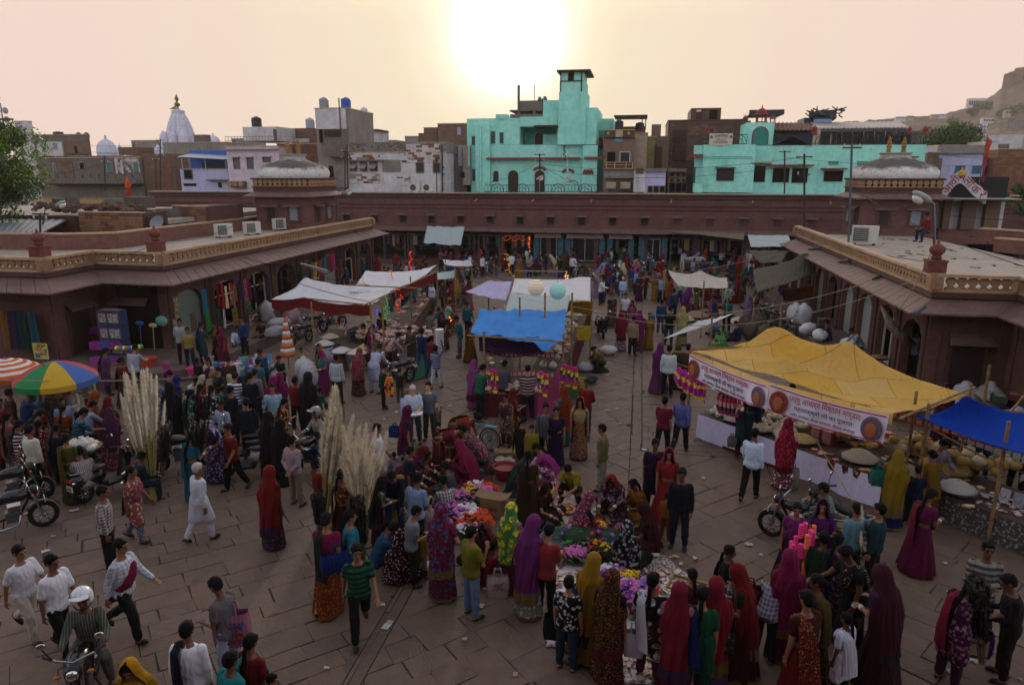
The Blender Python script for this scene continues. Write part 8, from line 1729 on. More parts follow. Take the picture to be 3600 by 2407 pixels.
for k in range(30):
 a=ru(0,6.28);z=rnd.choice((1.62,1.35,1.05));q=ru(.05,.24);c=['#b01c2a','#d8c020','#b01c2a','#d87020'][k%4] if z<1.2 else ['#e83a8a','#e8703a','#e83a8a'][k%3];mb=M()
 for j in range(6):mb.ball((0,0,-j*.045),(.045,.045,.03),7)
 obj('garland_strand',mb,mat(c,.7,var=.25,sc=30),t,loc=(q*cos(a),q*sin(a),z))
moto((G(205,1605,0)),148,'black motorcycle ridden by the man in white helmet, bottom left','#101012',plate='RJ 19 SE 4202')
moto((G(22,1225,0)),42,'black and white parked motorcycle at the left edge','#1a1a24',plate='RJ 19 SL 1310')
moto((G(20,1165,0)),40,'dark motorcycle with red checked seat cloth behind the parked one','#141418',seatc='#5a1a1c',plate='RJ 19 SK 220')
moto((G(722,1075,0)),205,'black motorcycle facing the camera under the grey-helmeted rider','#101010',plate='RJ 19 5S 701')
moto((G(1835,1250,0)),300,'black motorcycle with the striped-cardigan man leaning on it','#141416',plate='RJ 19 SD 877')
moto((G(1905,1240,0)),320,'second black motorcycle behind the leaning man','#101012',plate='RJ 19 SA 55')
moto((G(428,1075,0)),240,'parked motorcycle with silver front wheel near the two striped shirts','#16161a',plate='RJ 19 SM 312')
moto((G(1790,772,0)),150,'dark motorcycle parked against the right platform, nearest the canopy','#202024');moto((G(1765,752,0)),150,'dark motorcycle parked against the right platform, middle of three','#281c1e');moto((G(1750,735,0)),155,'dark motorcycle parked against the right platform, farthest of three','#18181c')
moto((G(1325,740,0)),200,'red motorcycle parked beside the lantern tent','#6a1420');moto((G(720,765,0)),200,'black motorcycle parked behind the folded umbrella','#121214');moto((G(765,755,0)),200,'black motorcycle parked under the near white tent','#17171a');moto((G(690,790,0)),190,'black motorcycle parked nearest the stool sitter','#121214')
moto((G(915,885,0)),200,'dark motorcycle half hidden beside the white-robed man','#131316')
for i,x in en((1470,1505,1120,1080,1290,1330)):moto((G(x,628+ (i%2)*8,0)),170+i*9,['dark motorcycle at the foot of the far shop steps','black motorcycle next to the far shop steps','motorcycle parked by the far festooned doorway','motorcycle parked left of the far festooned doorway','dark motorcycle before the first blue-tiled shop','motorcycle with shiny mirrors before the blue-tiled shops'][i],['#141416','#241416','#14141c'][i%3])
scooter((G(338,1125,0)),-14,'black scooter seen from the rear with pale number plate');scooter((G(250,1130,0)),20,'dark scooter under the man with the cotton basket','#17171a',plate='RJ 19 SF 9012')
scooter((G(575,1090,0)),250,'white scooter parked beside the burqa-clad pair','#9a9a9c',plate='RJ 19 SC 5510');scooter((G(562,1060,0)),240,'dark scooter behind the white one','#131316',plate='RJ 19 SG 640');scooter((G(1375,770,0)),165,'black scooter parked by the snack table','#121214',plate='RJ 19 SB 118')
bicycle((G(1085,1025,0)),-75,'turquoise bicycle with luggage rack behind the clay lamp heap')
def lamp(x,y0,x1,y1,D,label,z0=None,dirx=-1):
 b_=P(x,y0,D);h=P(x1,y1,D);t=thing('street_lamp',label,'street lamp',tuple(b_));v=h-b_
 obj('pole',M().tube([(0,0,0),(v.x*.25,0,v.z*.6),(v.x*.35,0,v.z*.85),(v.x*.8,0,v.z)],.05,8),m_steel,t)
 obj('lamp_head',M().ball((v.x,0,v.z+.02),(.36,.16,.13),12,T=Matrix.Rotation(-.5*dirx,3,'Y')),mat('#8a918c',.5,.4),t,smooth=1);obj('lamp_glass',M().ball((v.x+dirx*.12,0,v.z-.06),(.2,.14,.15),12,T=Matrix.Rotation(-.5*dirx,3,'Y')),mat('#c8c4b4',.25,.5),t,smooth=1);return t
lamp(2140,565,2112,452,25.5,'street lamp with bulb head over the right arcade roof');lamp(767,540,795,440,45,'street lamp on the leaning pole of the left arcade',dirx=1);lamp(95,530,138,468,33,'street lamp with long hood above the tin roof at the left',dirx=1)
lamp(1236,441,1236,408,59,'small street lamp with round head on the far arcade',dirx=1);lamp(1330,442,1305,412,60,'flat street lamp leaning left on the far arcade roof')
def upole(x,y0,y1,D,label,arms=1,r=.06,c='#2a2724',x1=None):
 b_=P(x,y0,D);h=P(x1 or x,y1,D);t=thing('utility_pole',label,'utility pole',tuple(b_));v=h-b_;obj('post',M().tube([(0,0,-.3),tuple(v*.5),tuple(v)],r,8),mat(c,.8),t)
 for k in range(arms):z=v.z*(.97-.16*k);q=v.x*(.97-.16*k);obj('cross_arm',M().bx((q,0,z),(.9 if k%2==0 else .6,.07,.07)),m_blk,t);o=obj('insulator',M().tube([(q-.35,0,z+.03),(q-.35,0,z+.18)],.035,6).tube([(q+.35,0,z+.03),(q+.35,0,z+.18)],.035,6),mat('#b8b4ac'),t)
 return t
upole(367,430,318,66,'dark utility pole with double arms against the grey block',3);upole(240,432,358,64,'leaning utility pole with tangled brackets before the ruined house',2);upole(357,428,365,64,'short dark post beside the tall double-armed pole',1,.05)
upole(790,435,345,62.5,'utility pole with insulators beside the tall grey block',2);upole(1000,440,362,62,'thin pole before the whitewashed house',0,.05);upole(1236,440,352,59.5,'tangled utility pole in front of the turquoise doorway',2);upole(1797,440,345,61,'utility pole before the turquoise windows, left one',1);upole(1842,600,352,44,'tall dark utility pole with hook standing by the right arcade end',2)
upole(1942,600,330,38,'tallest thin steel pole beside the right pavilion',1,.055,'#4a5258',x1=1951);upole(1962,440,395,61,'thin post in front of the turquoise wall',0,.04,'#6a7074');upole(1974,440,388,61,'second thin post in front of the turquoise wall',0,.04,'#6a7074');upole(2260,600,425,50,'thin bare pole at the right behind the hall',0,.035)
upole(92,560,488,30,'short pole with small cross arms at the left tin roof',2,.05)
W=lambda x,y,D:(P(x,y,D))
cb_=[(W(770,500,45),W(1180,645,36),'cable from the left lamp pole toward the lantern tent',.5),(W(770,502,45),W(1130,655,33),'second cable from the left lamp pole toward the centre stall',.6),(W(560,590,29),W(1165,672,30),'cable running from the left arcade eave to the lavender tent',.5),(W(560,600,28),W(1070,715,25),'cable from the left arcade eave to the blue tarpaulin',.5),(W(1430,640,40),W(1942,540,38),'rope from the crossing to the thin steel pole',.3),(W(1300,700,24),W(2010,640,24),'long rope across the square to the right arcade',.7),(W(1360,715,24),W(2130,625,24),'second long rope across the square to the right arcade',1.0),(W(1951,430,38),W(2345,610,24),'cable falling from the thin steel pole to the right edge',.3),(W(1951,440,38),W(2345,505,30),'cable past the right pavilion to the lamp',.3),(W(1842,360,44),W(1236,375,59),'cable across the turquoise house from pole to pole',.6),(W(1842,375,44),W(1236,385,59),'lower cable across the turquoise house',.8),(W(2130,350,60),W(2345,362,60),'cable at the right edge above the arched sign',.2),(W(1797,360,61),W(2345,375,60),'cable in front of the lavender house',.4),(W(367,325,66),W(206,333,66),'thin cable from the double-armed pole over the domes',.2),(W(367,345,66),W(206,348,66),'lower thin cable over the domes',.2),(W(240,375,64),W(0,400,50),'cable from the leaning pole to the leafy tree',.4),(W(240,375,64),W(367,345,66),'short cable between the two left poles',.2),(W(358,550,25.5),W(560,500,35),'cable from the arcade finial across the roof',.4),(W(358,560,25.5),W(0,620,23),'cable drooping along the left parapet',.3),(W(1840,520,43),W(2130,600,25),'cable lying over the right parapet',.3),(W(2140,560,25),W(2062,705,22),'cable from the finial down to the right eave',.2),(W(0,870,15),W(590,850,22),'string of washing line across the plastic-ware stall',.15),(W(1236,370,59),W(1110,420,60),'cable sagging beside the turquoise doorway',.3),(W(1236,375,59),W(1395,450,59),'cable slanting down right of the turquoise doorway',.3),(W(1842,520,44),W(1700,640,38),'cable from the hook pole down to the grey tarpaulin',.2)]
for a,b_,l,s in cb_:cable(a,b_,l,s,.014 if 'rope' not in l else .011,'#15130f' if 'rope' not in l and 'string' not in l else '#8a8072')
for x,y,l in ((513,543,'air conditioner on the left roof nearest the finials'),(578,537,'middle air conditioner of the left roof'),(553,522,'air conditioner behind the middle one'),(643,527,'air conditioner beside the left pavilion')):
 p=G(x,y,4.02);acunit((p),R(62),l,1.15,False)
p=G(1978,560,4.02);acunit((p),R(-12),'tall air conditioner unit standing on end on the right roof',1.45,False)
wall_m=stone('#7a5a44','#8d6a50',1.4,.6,12,.4)
t=thing('brick_wall_building','low brown coursed-stone building behind the left arcade roof','building',(P(320,500,35).x,35,0))
def courses(t,x0,x1,y0,y1,D,bw,bh,cols):
 p,q=P(x0,y0,D),P(x1,y1,D);obj('wall',M().box(p.x-t.location.x,q.x-t.location.x,D-t.location.y,D-t.location.y+4,0,p.z),m_redd,t)
 cm=[M().box(0,1,0,.06,0,1).mesh('stone_block',[c]) for c in cols];z=p.z
 while z>max(3.9,q.z)-.1:
  u=p.x+ru(-.3,0)
  while u<q.x:
   a,b_=max(u,p.x),min(q.x,u+bw*ru(.8,1.25));u=b_
   o=obj('stone_block',cm[rnd.randrange(len(cm))],None,t,loc=(a-t.location.x+.006,D-t.location.y-.055+ru(-.012,.012),z-bh+.008));o.scale=(b_-a-.012,1,bh-.016)
  z-=bh
 mb=M();k=p.x
 while k<q.x:l=min(ru(.6,1.0),q.x-k);obj('coping_stone',M().box(0,l-.01,-.1,.35,0,.07),m_cop,t,loc=(k-t.location.x,D-t.location.y,p.z+.002));k+=l
courses(t,180,332,487,545,35,.55,.17,[wall_m,stone('#6a4a38','#7a5844',1.4),stone('#8a6248','#9a7358',1.4)]);courses(t,395,475,473,520,38,.5,.17,[wall_m,stone('#6a4a38','#7a5844',1.4)])
sub(t,'pillar',356,478,396,530,37,0,1,greyd);sub(t,'iron_door',333,482,352,525,36.5,0,.1,mat('#3a4248',.5));obj('dish',M().lathe([(0,0),(.25,.05),(.4,.14),(.42,.14),(.26,.03)],16,(P(362,512,35)-t.location),T=Matrix.Rotation(R(60),3,'X')),mat('#7a7e82'),t)
t=thing('tin_roof_shed','shed with wide grey corrugated tin roof at the left edge','shed',(P(70,520,31).x,31,0))
sheet(t,'tin_roof',[(-60,532,30),(97,531,30),(160,499,36),(-60,495,36)],mat('#7b8790',.45,.4,.4,.2,2,stain=.2),.03);obj('shed_wall',M().box(-5,1.8,.8,4,0,4.0),mat('#1a1614'),t);
rub=[M().ball((0,0,0),(1,.8,.6),7,wob=.6,seed=k).mesh('rubble_stone',[stone('#5a4238','#6f5548',2)]) for k in range(4)]
for i in range(95):
 x=ru(70,335);D=ru(35.5,39);y=486-(D-35)*3.2+abs(rnd.gauss(0,2));p=P(x,y,D);o=obj('rubble_stone',rub[i%4],None,None,loc=(p.x,D,P(x,478,37).z+ru(-.1,.25)),rz=ru(0,6));o.scale=(ru(.12,.3),)*3;tag(o,'stone in the rubble on the low left roof','stone','rubble stones on the low left roof')
t=thing('low_roof','cluttered flat roof with rubble and dry grass at the left','roof',(P(200,480,40).x,40,0));obj('roof_slab',M().box(-14,9,-4.5,9,-.0+P(200,480,40).z-.5,P(200,480,40).z-.25),m_roof,t);obj('roof_wall',M().box(-14,9,-4.7,-4.5,0,P(200,480,40).z-.1),m_redd,t)
for x0,x1,y0,y1,D in ((118,155,455,480,38),(282,332,451,478,38),(594/4*1.0,156,451,482,37),(232,300,455,466,46)):sub(t,'chimney_block',x0,y0,x1,y1,D,0,1,greyd)
mb=M()
for i in range(900):x=ru(75,232);p=P(x,466+ru(-3,2),42+ru(-2,2));a=ru(-.25,.25);mb.add([(p.x-.012,p.y,p.z),(p.x+.012,p.y,p.z),(p.x+a,p.y+a,p.z+ru(.15,.5))],[(0,1,2)])
o=obj('dry_grass',mb,mat('#a88f5c',.9),None,kind='stuff');tag(o,'strip of dry straw-coloured grass on the far left roof','dry grass',kind='stuff')
for i in range(46):# roof litter,right
 p=G(ru(2010,2345),ru(540,615),4.02);
 if p.x<9.8 or p.x>20 or p.y<24.5:continue
 o=obj('roof_litter',M().tube([(0,0,.02),(ru(-.2,.2),ru(-.2,.2),.03),(ru(-.3,.3),.15,.04)],.014,5),m_dark,None,loc=(p.x,p.y,4.01));tag(o,'dark scrap lying on the right arcade roof','litter','litter on the right arcade roof')
for k,(x0,y0,x1,y1) in en(((1853,571,1880,566),(2000,640,2038,622),(2095,738-20,2118,700),(1920,600,1945,596),(690,605,752,622))):
 tag(obj('metal_pipe',M().tube([(G(x0,y0,3.62)),(G(x1,y1,3.85))],.07,7),m_steel,None),['pipe lying on the far end of the right eave','pipe lying across the middle of the right eave','short pipe near the corner of the right eave','small pipe bracket on the right eave','pale pipe lying on the left eave'][k],'pipe')
t=thing('clock_tower','stone clock tower rising behind the viewpoint','tower',(2,-6,0));obj('shaft',M().box(-4.5,4.5,-6,4.2,0,20),m_red,t);obj('balcony_floor',M().box(-4.7,4.7,4.2,5.0,5.2,5.5),m_cop,t)
t=thing('market_building','long stone market building closing the square behind the viewpoint','building',(0,-14,0));obj('walls',M().box(-48,48,-4,3,0,15),m_red,t);obj('parapet',M().box(-48.2,48.2,-4.2,3.2,15.01,15.6),m_cop,t)
PM='people in the market square'
NEAR='''
75 1458 walk h 98 1.04 #c9ccd6 #b3aca0 | man striding in white short-sleeved shirt and cream trousers, behind two others
150 1495 walk2 h 95 1.02 #cdd0d8 #15161c | man in white half-sleeved shirt and black trousers behind the helmeted rider
300 1458 walk m 88 1.06 #b9bcc6+ck:#8a8fa0 #17181c | man striding in white checked shirt with a magenta scarf round his neck
535 1562 hold t 275 1.04 #6a6468 #8d98ac | man in grey tee holding the pink printed shopping bag
455 1690 stand m 350 1.06 #c8ccd6 #22242c | man seen from behind in white shirt with navy cloth on his shoulder
340 1745 hold s 165 1.0 #c48f14 #7a5010 #d8a008 | woman in bright yellow veil at the bottom edge
548 1750 stand t 20 .98 #1f9aa0 #22242c | boy with turquoise collar at the bottom edge
592 1700 stand k 15 1.0 #7a1226 #1a1c22 #3a3a2a+sv:#2a8a80 | woman with long dark plait and crimson blouse at the bottom edge
640 1725 baby c 80 .72 #2a6a4a+ck:#1a3a2a #1a1c22 | small child in green check carried at the bottom edge
256 1303 stand m 60 1.04 #6a6064+ck:#b0a8a8 #101114 | man in brown plaid shirt and black trousers holding a baby
318 1238 walk2 k 80 .98 #a05a50+fl:#c8a0a0 #6a7486+dt:#a0a8b8 #a05060 | woman stepping right in patterned grey-blue trousers behind the plaid shirt
466 1236 walk2 u 25 1.04 #b4b6c4 #b8b8c2 | grey-haired man in white kurta and pyjamas walking away
628 1252 stand s 10 1.04 #7a1414 #2a3a48+fl:#7a3030 #8f1612+sv:#6a0f10 | woman in a long red veil seen from behind on the open paving
680 1157 back m 15 1.02 #9a8590 #857764 | man in pale pink shirt and beige trousers with hands behind his back
622 1092 stand b 20 1.0 | woman in black robe, left one of the close pair
650 1108 stand b 5 1.02 | woman in black robe, right one of the close pair
447 1145 hold n 10 1.0 #147a90 #14708a #147088 | woman in teal sari holding up a dark feather bunch
500 1098 hold s 195 .98 #3a2448 #3a2a5a+fl:#8a80a8 #5a3a78+bl:#a8a0c0 | woman in purple and white flowered sari with hood
540 1122 walk2 t 205 1.02 #8a1018 #101114 | man in red polo with white shoulders and black trousers
575 1050 stand m 340 1.0 #10202a #15161c | man in dark navy jacket behind the dark scooter
90 1132 stand m 10 1.04 #b8b6aa #1c1d20 | man in white jacket with a yellow and red bag on his back
140 1112 hold k 10 .92 #14183a #14183a #2a3a3a | girl in navy tunic with striped hem
190 1080 reach h 40 1.04 #2a8a9a+sh:#1a2a3a #15161c | stout man in turquoise and dark striped tee
212 1055 reach m 30 1.0 #8a98b0 #1c1d24 | man in light blue shirt beside the turquoise stripes
178 1000 hold m 170 1.0 #b0aca0 #1c1d24 | young man in white shirt behind the toy display
216 968 hold m 175 1.04 #a89c8c+sv:#8a7c70 #1c1d24 | man in cream striped shirt at the back of the trinket stalls
262 1045 hold s 330 1.0 #4f8a50 #3a5a3a #7a0f1a | woman in dark red veil with light green blouse and red bag
158 1062 hold n 340 .95 #8a3a14 #6a2a14 #8a4014 | woman in rust-orange sari at the toy display
108 1092 stand k 350 .9 #7a1018+dt:#d8a8a8 #3a1014 #7a1018 | girl in red spotted dress beside the navy tunic girl
38 1092 stand k 5 1.0 #8a5654 #8a8890 #7a4a4a | woman with very long hair in dusty pink tunic
55 1105 hold k 15 .96 #16223f+sh:#c0a8b0 #15161c #16223f | young woman in navy and white striped top at the left edge
75 1078 lean n 20 .98 #16301f #1a2a18+we:#a08830 #16301f+we:#a08830 | woman bending in dark green sari with gold spots
4 1085 stand k 20 1.0 #8a1420 #3a1014 #7a1a2a | figure in red cut by the left edge of the crowd
172 1150 stand n 350 1.02 #5a5a14 #3a3a10+we:#6a6a20 #6a5a14 | woman in dark olive-mustard skirt carrying the round basket
160 1075 baby c 170 .62 #a01818 #a01818 | baby in red held near the round basket
313 1043 hold c 180 .68 #7a4a5a+fl:#c0a8b0 #3a3040 | toddler in flowered shirt beside the tall plume bundle
372 1030 stand m 10 1.0 #1f2f78 #1c2440 | man in deep blue shirt seen from behind the plume bundle
402 1012 stand b 350 1.05 | tall woman in black robe right of the plume bundle
308 1015 stand m 5 1.0 #a8b0b8 #22242c | man in white shirt half hidden by the plume bundle
443 1015 hold k 5 .96 #3a5a48+fl:#8aa088 #1c2a24 #2a4038 | woman in green floral tunic at the plastic-ware stall
466 1012 hold k 0 .98 #5a1424 #141424 #14183a | woman in crimson and navy at the plastic-ware stall
492 1018 hold k 355 1.0 #1a1a20+fl:#b8b8bc #15161c #1a1a20 | woman in black and white leaf print at the plastic-ware stall
545 985 hold t 0 1.02 #b8bcc8+sh:#14161c #1c1d24 | man in white and black striped tee at the plastic-ware stall
512 988 hold c 10 .85 #1f6a70 #1c1d24 | boy in teal at the plastic-ware stall
520 1048 phone m 190 .98 #9aa4b8+sv:#6a748a #22242c | young man in pale striped shirt touching his face
538 1020 stand m 15 1.02 #0f1014 #0f1014 | man in plain black shirt beside the striped phone user
580 985 hold m 350 1.02 #0f1c2a #15161c | man in dark teal jacket at the end of the plastic-ware stall
467 920 hold t 190 .95 #0d0e10 #15161c | stallholder boy in black tee behind the plastic ware
248 905 hold k 30 1.0 #6a3a6a #4a2a4a #7a4a7a | woman in mauve veil under the rainbow parasol
290 930 stand n 60 .96 #7a1424 #3a1420 #7a1424 | woman with long black hair and red sleeve by the buckets
314 905 reach m 355 1.04 #9098a8 #15161c | man in white shirt with navy yoke reaching up to the arcade wares
592 965 stand m 10 .98 #8a7888 #3a3440 | man in pale mauve shirt at the edge of the plastic-ware stall
628 982 hold s 20 .98 #8a1458 #7a1450 #9a1862 | woman in magenta veil, left one of the pair by the cloth seller
648 975 hold s 340 1.0 #8a1458 #6a1248 #8f1458 | woman in magenta veil, right one of the pair by the cloth seller
634 1012 phone m 160 1.02 #86a8bc #2a3040 | man in light blue shirt with a phone at his ear
652 1040 hold k 30 .95 #7a1420+fl:#c0a040 #3a1014 #8a1a2a+fl:#c8a030 | woman in red with yellow flowered scarf beside the phone caller
684 985 hip t 10 1.0 #9a1424 #101114 | woman in red tank top and black jeans with long hair
712 992 stand b 10 1.08 | tall woman in black robe behind the helmeted motorcyclist
736 975 stand c 10 .72 #1f6a5a #1c2a24 | child in green beside the tall black robe
775 925 stand m 5 1.0 #aab4b8+ck:#6a8088 #101114 | man in white checked shirt and black trousers behind a plume
822 905 lean s 350 1.02 #8a1020 #7a1018+fl:#3a5a50 #a01424+fl:#2a6a5a | big woman in red sari bending by the dish stands
858 900 lean u 10 1.04 #9a9cb4 #9294ac | man in white kurta and cap bending to the dish stands
878 935 hold m 60 .9 #144028 #15161c | boy in dark green jumper holding garlands
917 922 stand c 10 .72 #3a2c24 #6a6058 | small child in brown beside the boy with garlands
745 905 hold s 210 .96 #3a8a98 #8a1460 #9a1870 | woman in purple-pink veil with blue sleeves at the cloth seller
738 878 stand s 190 .9 #a89014 #8a7814 #b89a18 | woman in yellow veil behind the purple-pink veil
694 862 stand c 170 .68 #a89c40 #a89c40 | small girl in yellow dress by the standing sacks
610 905 hold m 200 1.0 #1f5a78 #1c2440 | man in blue shirt behind the cloth seller
650 905 hold t 200 .85 #143420 #15161c | boy in dark green beside the blue shirt
805 805 bend m 100 1.0 #20242c+ck:#6a7078 #5a6a84 | man in dark plaid bending over the wafer bags
850 835 hold k 60 .98 #7a1450 #3a1030 #7a1450 | woman in magenta tunic at the wide metal dishes
892 848 lean m 60 .98 #a08078+dt:#d0c0b8 #101114 | young man in pink print shirt bending at the green sheet
945 840 hold u 200 1.02 #5a5040 #5a5040 | bald man in khaki kurta serving at the left row
985 800 hold t 30 1.02 #2a2a28+sv:#8a8474 #1c1d24 | man in dark striped tee at the side table of the left row
878 800 hold t 190 .95 #4a1414 #1c1d24 | young man in dark red behind the left row goods
967 850 walk2 m 20 1.02 #14306a #3a5a80 | man in deep blue shirt and jeans leaving the green sheet
990 864 walk2 t 10 .96 #8a1c28 #2a4070 | woman in red top and blue jeans beside the deep blue shirt
1000 888 carry t 15 .96 #1a2a5a+sh:#8a98b0 #a8a8ac | boy in navy striped shirt carrying white buckets on his shoulder
1015 800 walk2 s 190 .98 #1c1c24 #24242c+fl:#8a3a3a #8a3020 | woman in red headscarf and dark dress walking at the left row
1030 762 stand s 20 1.0 #7a2018 #6a1818+fl:#c07030 #8a3018+fl:#c88040 | woman in orange and red flowered sari near the far tent
950 1015 hold h 165 1.08 #b4c0d4 #3c3e42 | white-haired tourist in pale shirt reading a map
985 1008 phone t 185 1.05 #66727e #42423c | bearded tourist in grey tee with hand at his chin
935 1010 hip m 20 .93 #98a8c8 #98a8c8 | fair-haired tourist boy in pale blue shirt, hand on hip
1077 828 stand n 40 1.0 #8a5a14 #7a4a10 #a06a14 | woman in orange sari with a blue bag by the centre stall
1100 958 hold t 40 1.04 #1a7a58 #14161c | man in green tee with a grey sack on his shoulder at the centre stall
1085 935 stand s 30 .98 #8a4070 #9a4a80 #9a4a88 | woman in pink-purple veil beside the man in green
1152 945 hold m 15 1.02 #5c5c60 #2a2a30 | man in grey shirt buying at the centre stall
1208 962 hold t 350 1.02 #14223f+sh:#a08080 #101114 | man in navy and red striped tee buying at the centre stall
1340 992 back m 200 1.0 #9a1414 #24426a | man in bright red jumper and jeans with hands behind his back
1290 1018 baby s 300 1.0 #3a6a70 #2a6a6a #9a3a10 | woman in long rust-orange veil with turquoise skirt
1325 1050 stand s 175 1.02 #a89468 #8a7450+fl:#7a1a18 #8f1016+dt:#d8b070 | woman in red veil and cream flowered skirt facing the camera
1248 1065 stand m 170 1.04 #26282c+sv:#6a6e74 #101114 | man in dark pinstriped shirt holding a clear bag
1272 1068 stand n 175 1.0 #2c0a3a #2a0a38 #2c0a3a | woman in deep purple sari facing the camera
1217 1082 stand c 175 .76 #a8981c #14203a | boy in yellow waistcoat shirt and jeans
1190 1075 hold k 60 .84 #14100f #7a3a24+fl:#c08050 #3a1a14 | girl in black top and orange flowered skirt beside the yellow-shirted boy
1175 1010 baby s 60 .92 #7a3a3a #6a2a2a+fl:#b89060 #7a1020 | woman in red headscarf with a baby before the centre stall
1160 1020 stand k 200 .9 #5a3a38+fl:#a08070 #4a2a2a #5a2a30 | woman in brown floral tunic half turned before the centre stall
1378 1122 stand m 280 1.0 #7a6c4a #8a8478 | man in khaki shirt and grey trousers standing alone in the middle
1493 1168 stand k 175 1.02 #24103a #14203f #3a1438 | woman in dark purple tunic with bare head, left of the red sari
1523 1192 stand s 180 1.0 #a81c34 #a8142a #b01c30 | woman in plain red sari with covered head facing the camera
1552 1252 stand m 190 1.06 #101a2c #1a2c44 | man in black cap, navy shirt and jeans facing the square
1522 1235 stand c 20 .62 #a85a10 #a85a10 | small child in orange behind the navy shirt
1515 1042 walk2 t 20 .98 #8a1640 #0e0f12 | boy in magenta jumper and black trousers walking away
1556 1036 walk m 15 1.02 #6a6ab0 #22242a | man in lavender shirt striding beside the magenta jumper
1715 1142 walk2 m 20 1.06 #b4c4d8 #101114 | man in bright white shirt and black trousers at the sweet stall cloth
1790 1117 stand s 20 1.02 #c0a0a8 #8a4a54+fl:#d8c0c0 #a81238+dt:#c84a68 | woman in long magenta veil with a white bag at the sweet stall
1698 1052 hold k 10 .98 #14484a #6a2438 #14484a | customer in dark teal with magenta trousers at the sweet stall
1722 1030 hold t 10 1.02 #14305a #1c1d24 | customer in dark blue tee at the sweet stall
1527 908 stand m 5 1.04 #aab8b8 #0e0f12 | man in pale mint shirt and black trousers seen from behind
1507 898 stand s 0 1.0 #6a2a68 #7a3a78 #7a2a72 | woman in long purple veil beside the pale mint shirt
1548 890 stand s 10 .98 #3a4a14 #4a4a1c #4f5a1c | woman in long olive-green veil behind the mint shirt
1570 898 stand m 20 1.02 #5a4030 #15161c | man in brown shirt with grey bag by the banner corner
1420 803 stand s 350 1.04 #8a1430 #8a6a70+fl:#c8b8b8 #8f0e28 | big woman in crimson veil and pale flowered skirt at the crossing
1447 815 stand m 30 .98 #a08468 #1c1410 | man in beige shirt with a green bag at the crossing
1462 802 stand s 340 1.0 #6a1458 #7a1450+dt:#b06090 #8a1870 | woman in magenta-purple veil at the crossing
1484 800 stand n 185 .94 #a87c10 #a87c10 #b08a14 | young woman in mustard yellow sari at the crossing
1530 790 stand t 5 1.06 #08080a #24405c | man in black tee and jeans with an arm round the yellow veil
1560 790 stand s 10 1.02 #a89a5a #8a8a50 #a89c58+dt:#c8c080 | woman in pale yellow dotted veil beside the black tee
1430 745 walk2 c 170 1.0 #b8b8c4 #14161c | girl in white tee and black leggings at the crossing
1400 748 stand n 175 1.0 #241a3a #2a2040+we:#a88a20 #2a2040+we:#a88a20 | woman in purple and gold sari holding the girl's hand
1445 762 stand s 175 .9 #9a4a68 #9a5070+dt:#c08aa0 #9a1a50 | girl in pink dress and magenta hood behind the crossing
1512 765 stand m 10 1.0 #1f4a78 #24405c | man in blue shirt walking away beside the turquoise bag
1540 735 stand m 340 1.0 #1f4a6a #1c2440 | man in blue shirt deep in the alley by the vegetables
1425 692 stand m 5 .9 #9aa8c8 #8a94a8 | white-haired man in pale blue shirt beyond the crossing
1568 722 lean s 30 .98 #6a1a6a #5a1a58 #6a1470 | woman in violet veil by the produce heaps
'''
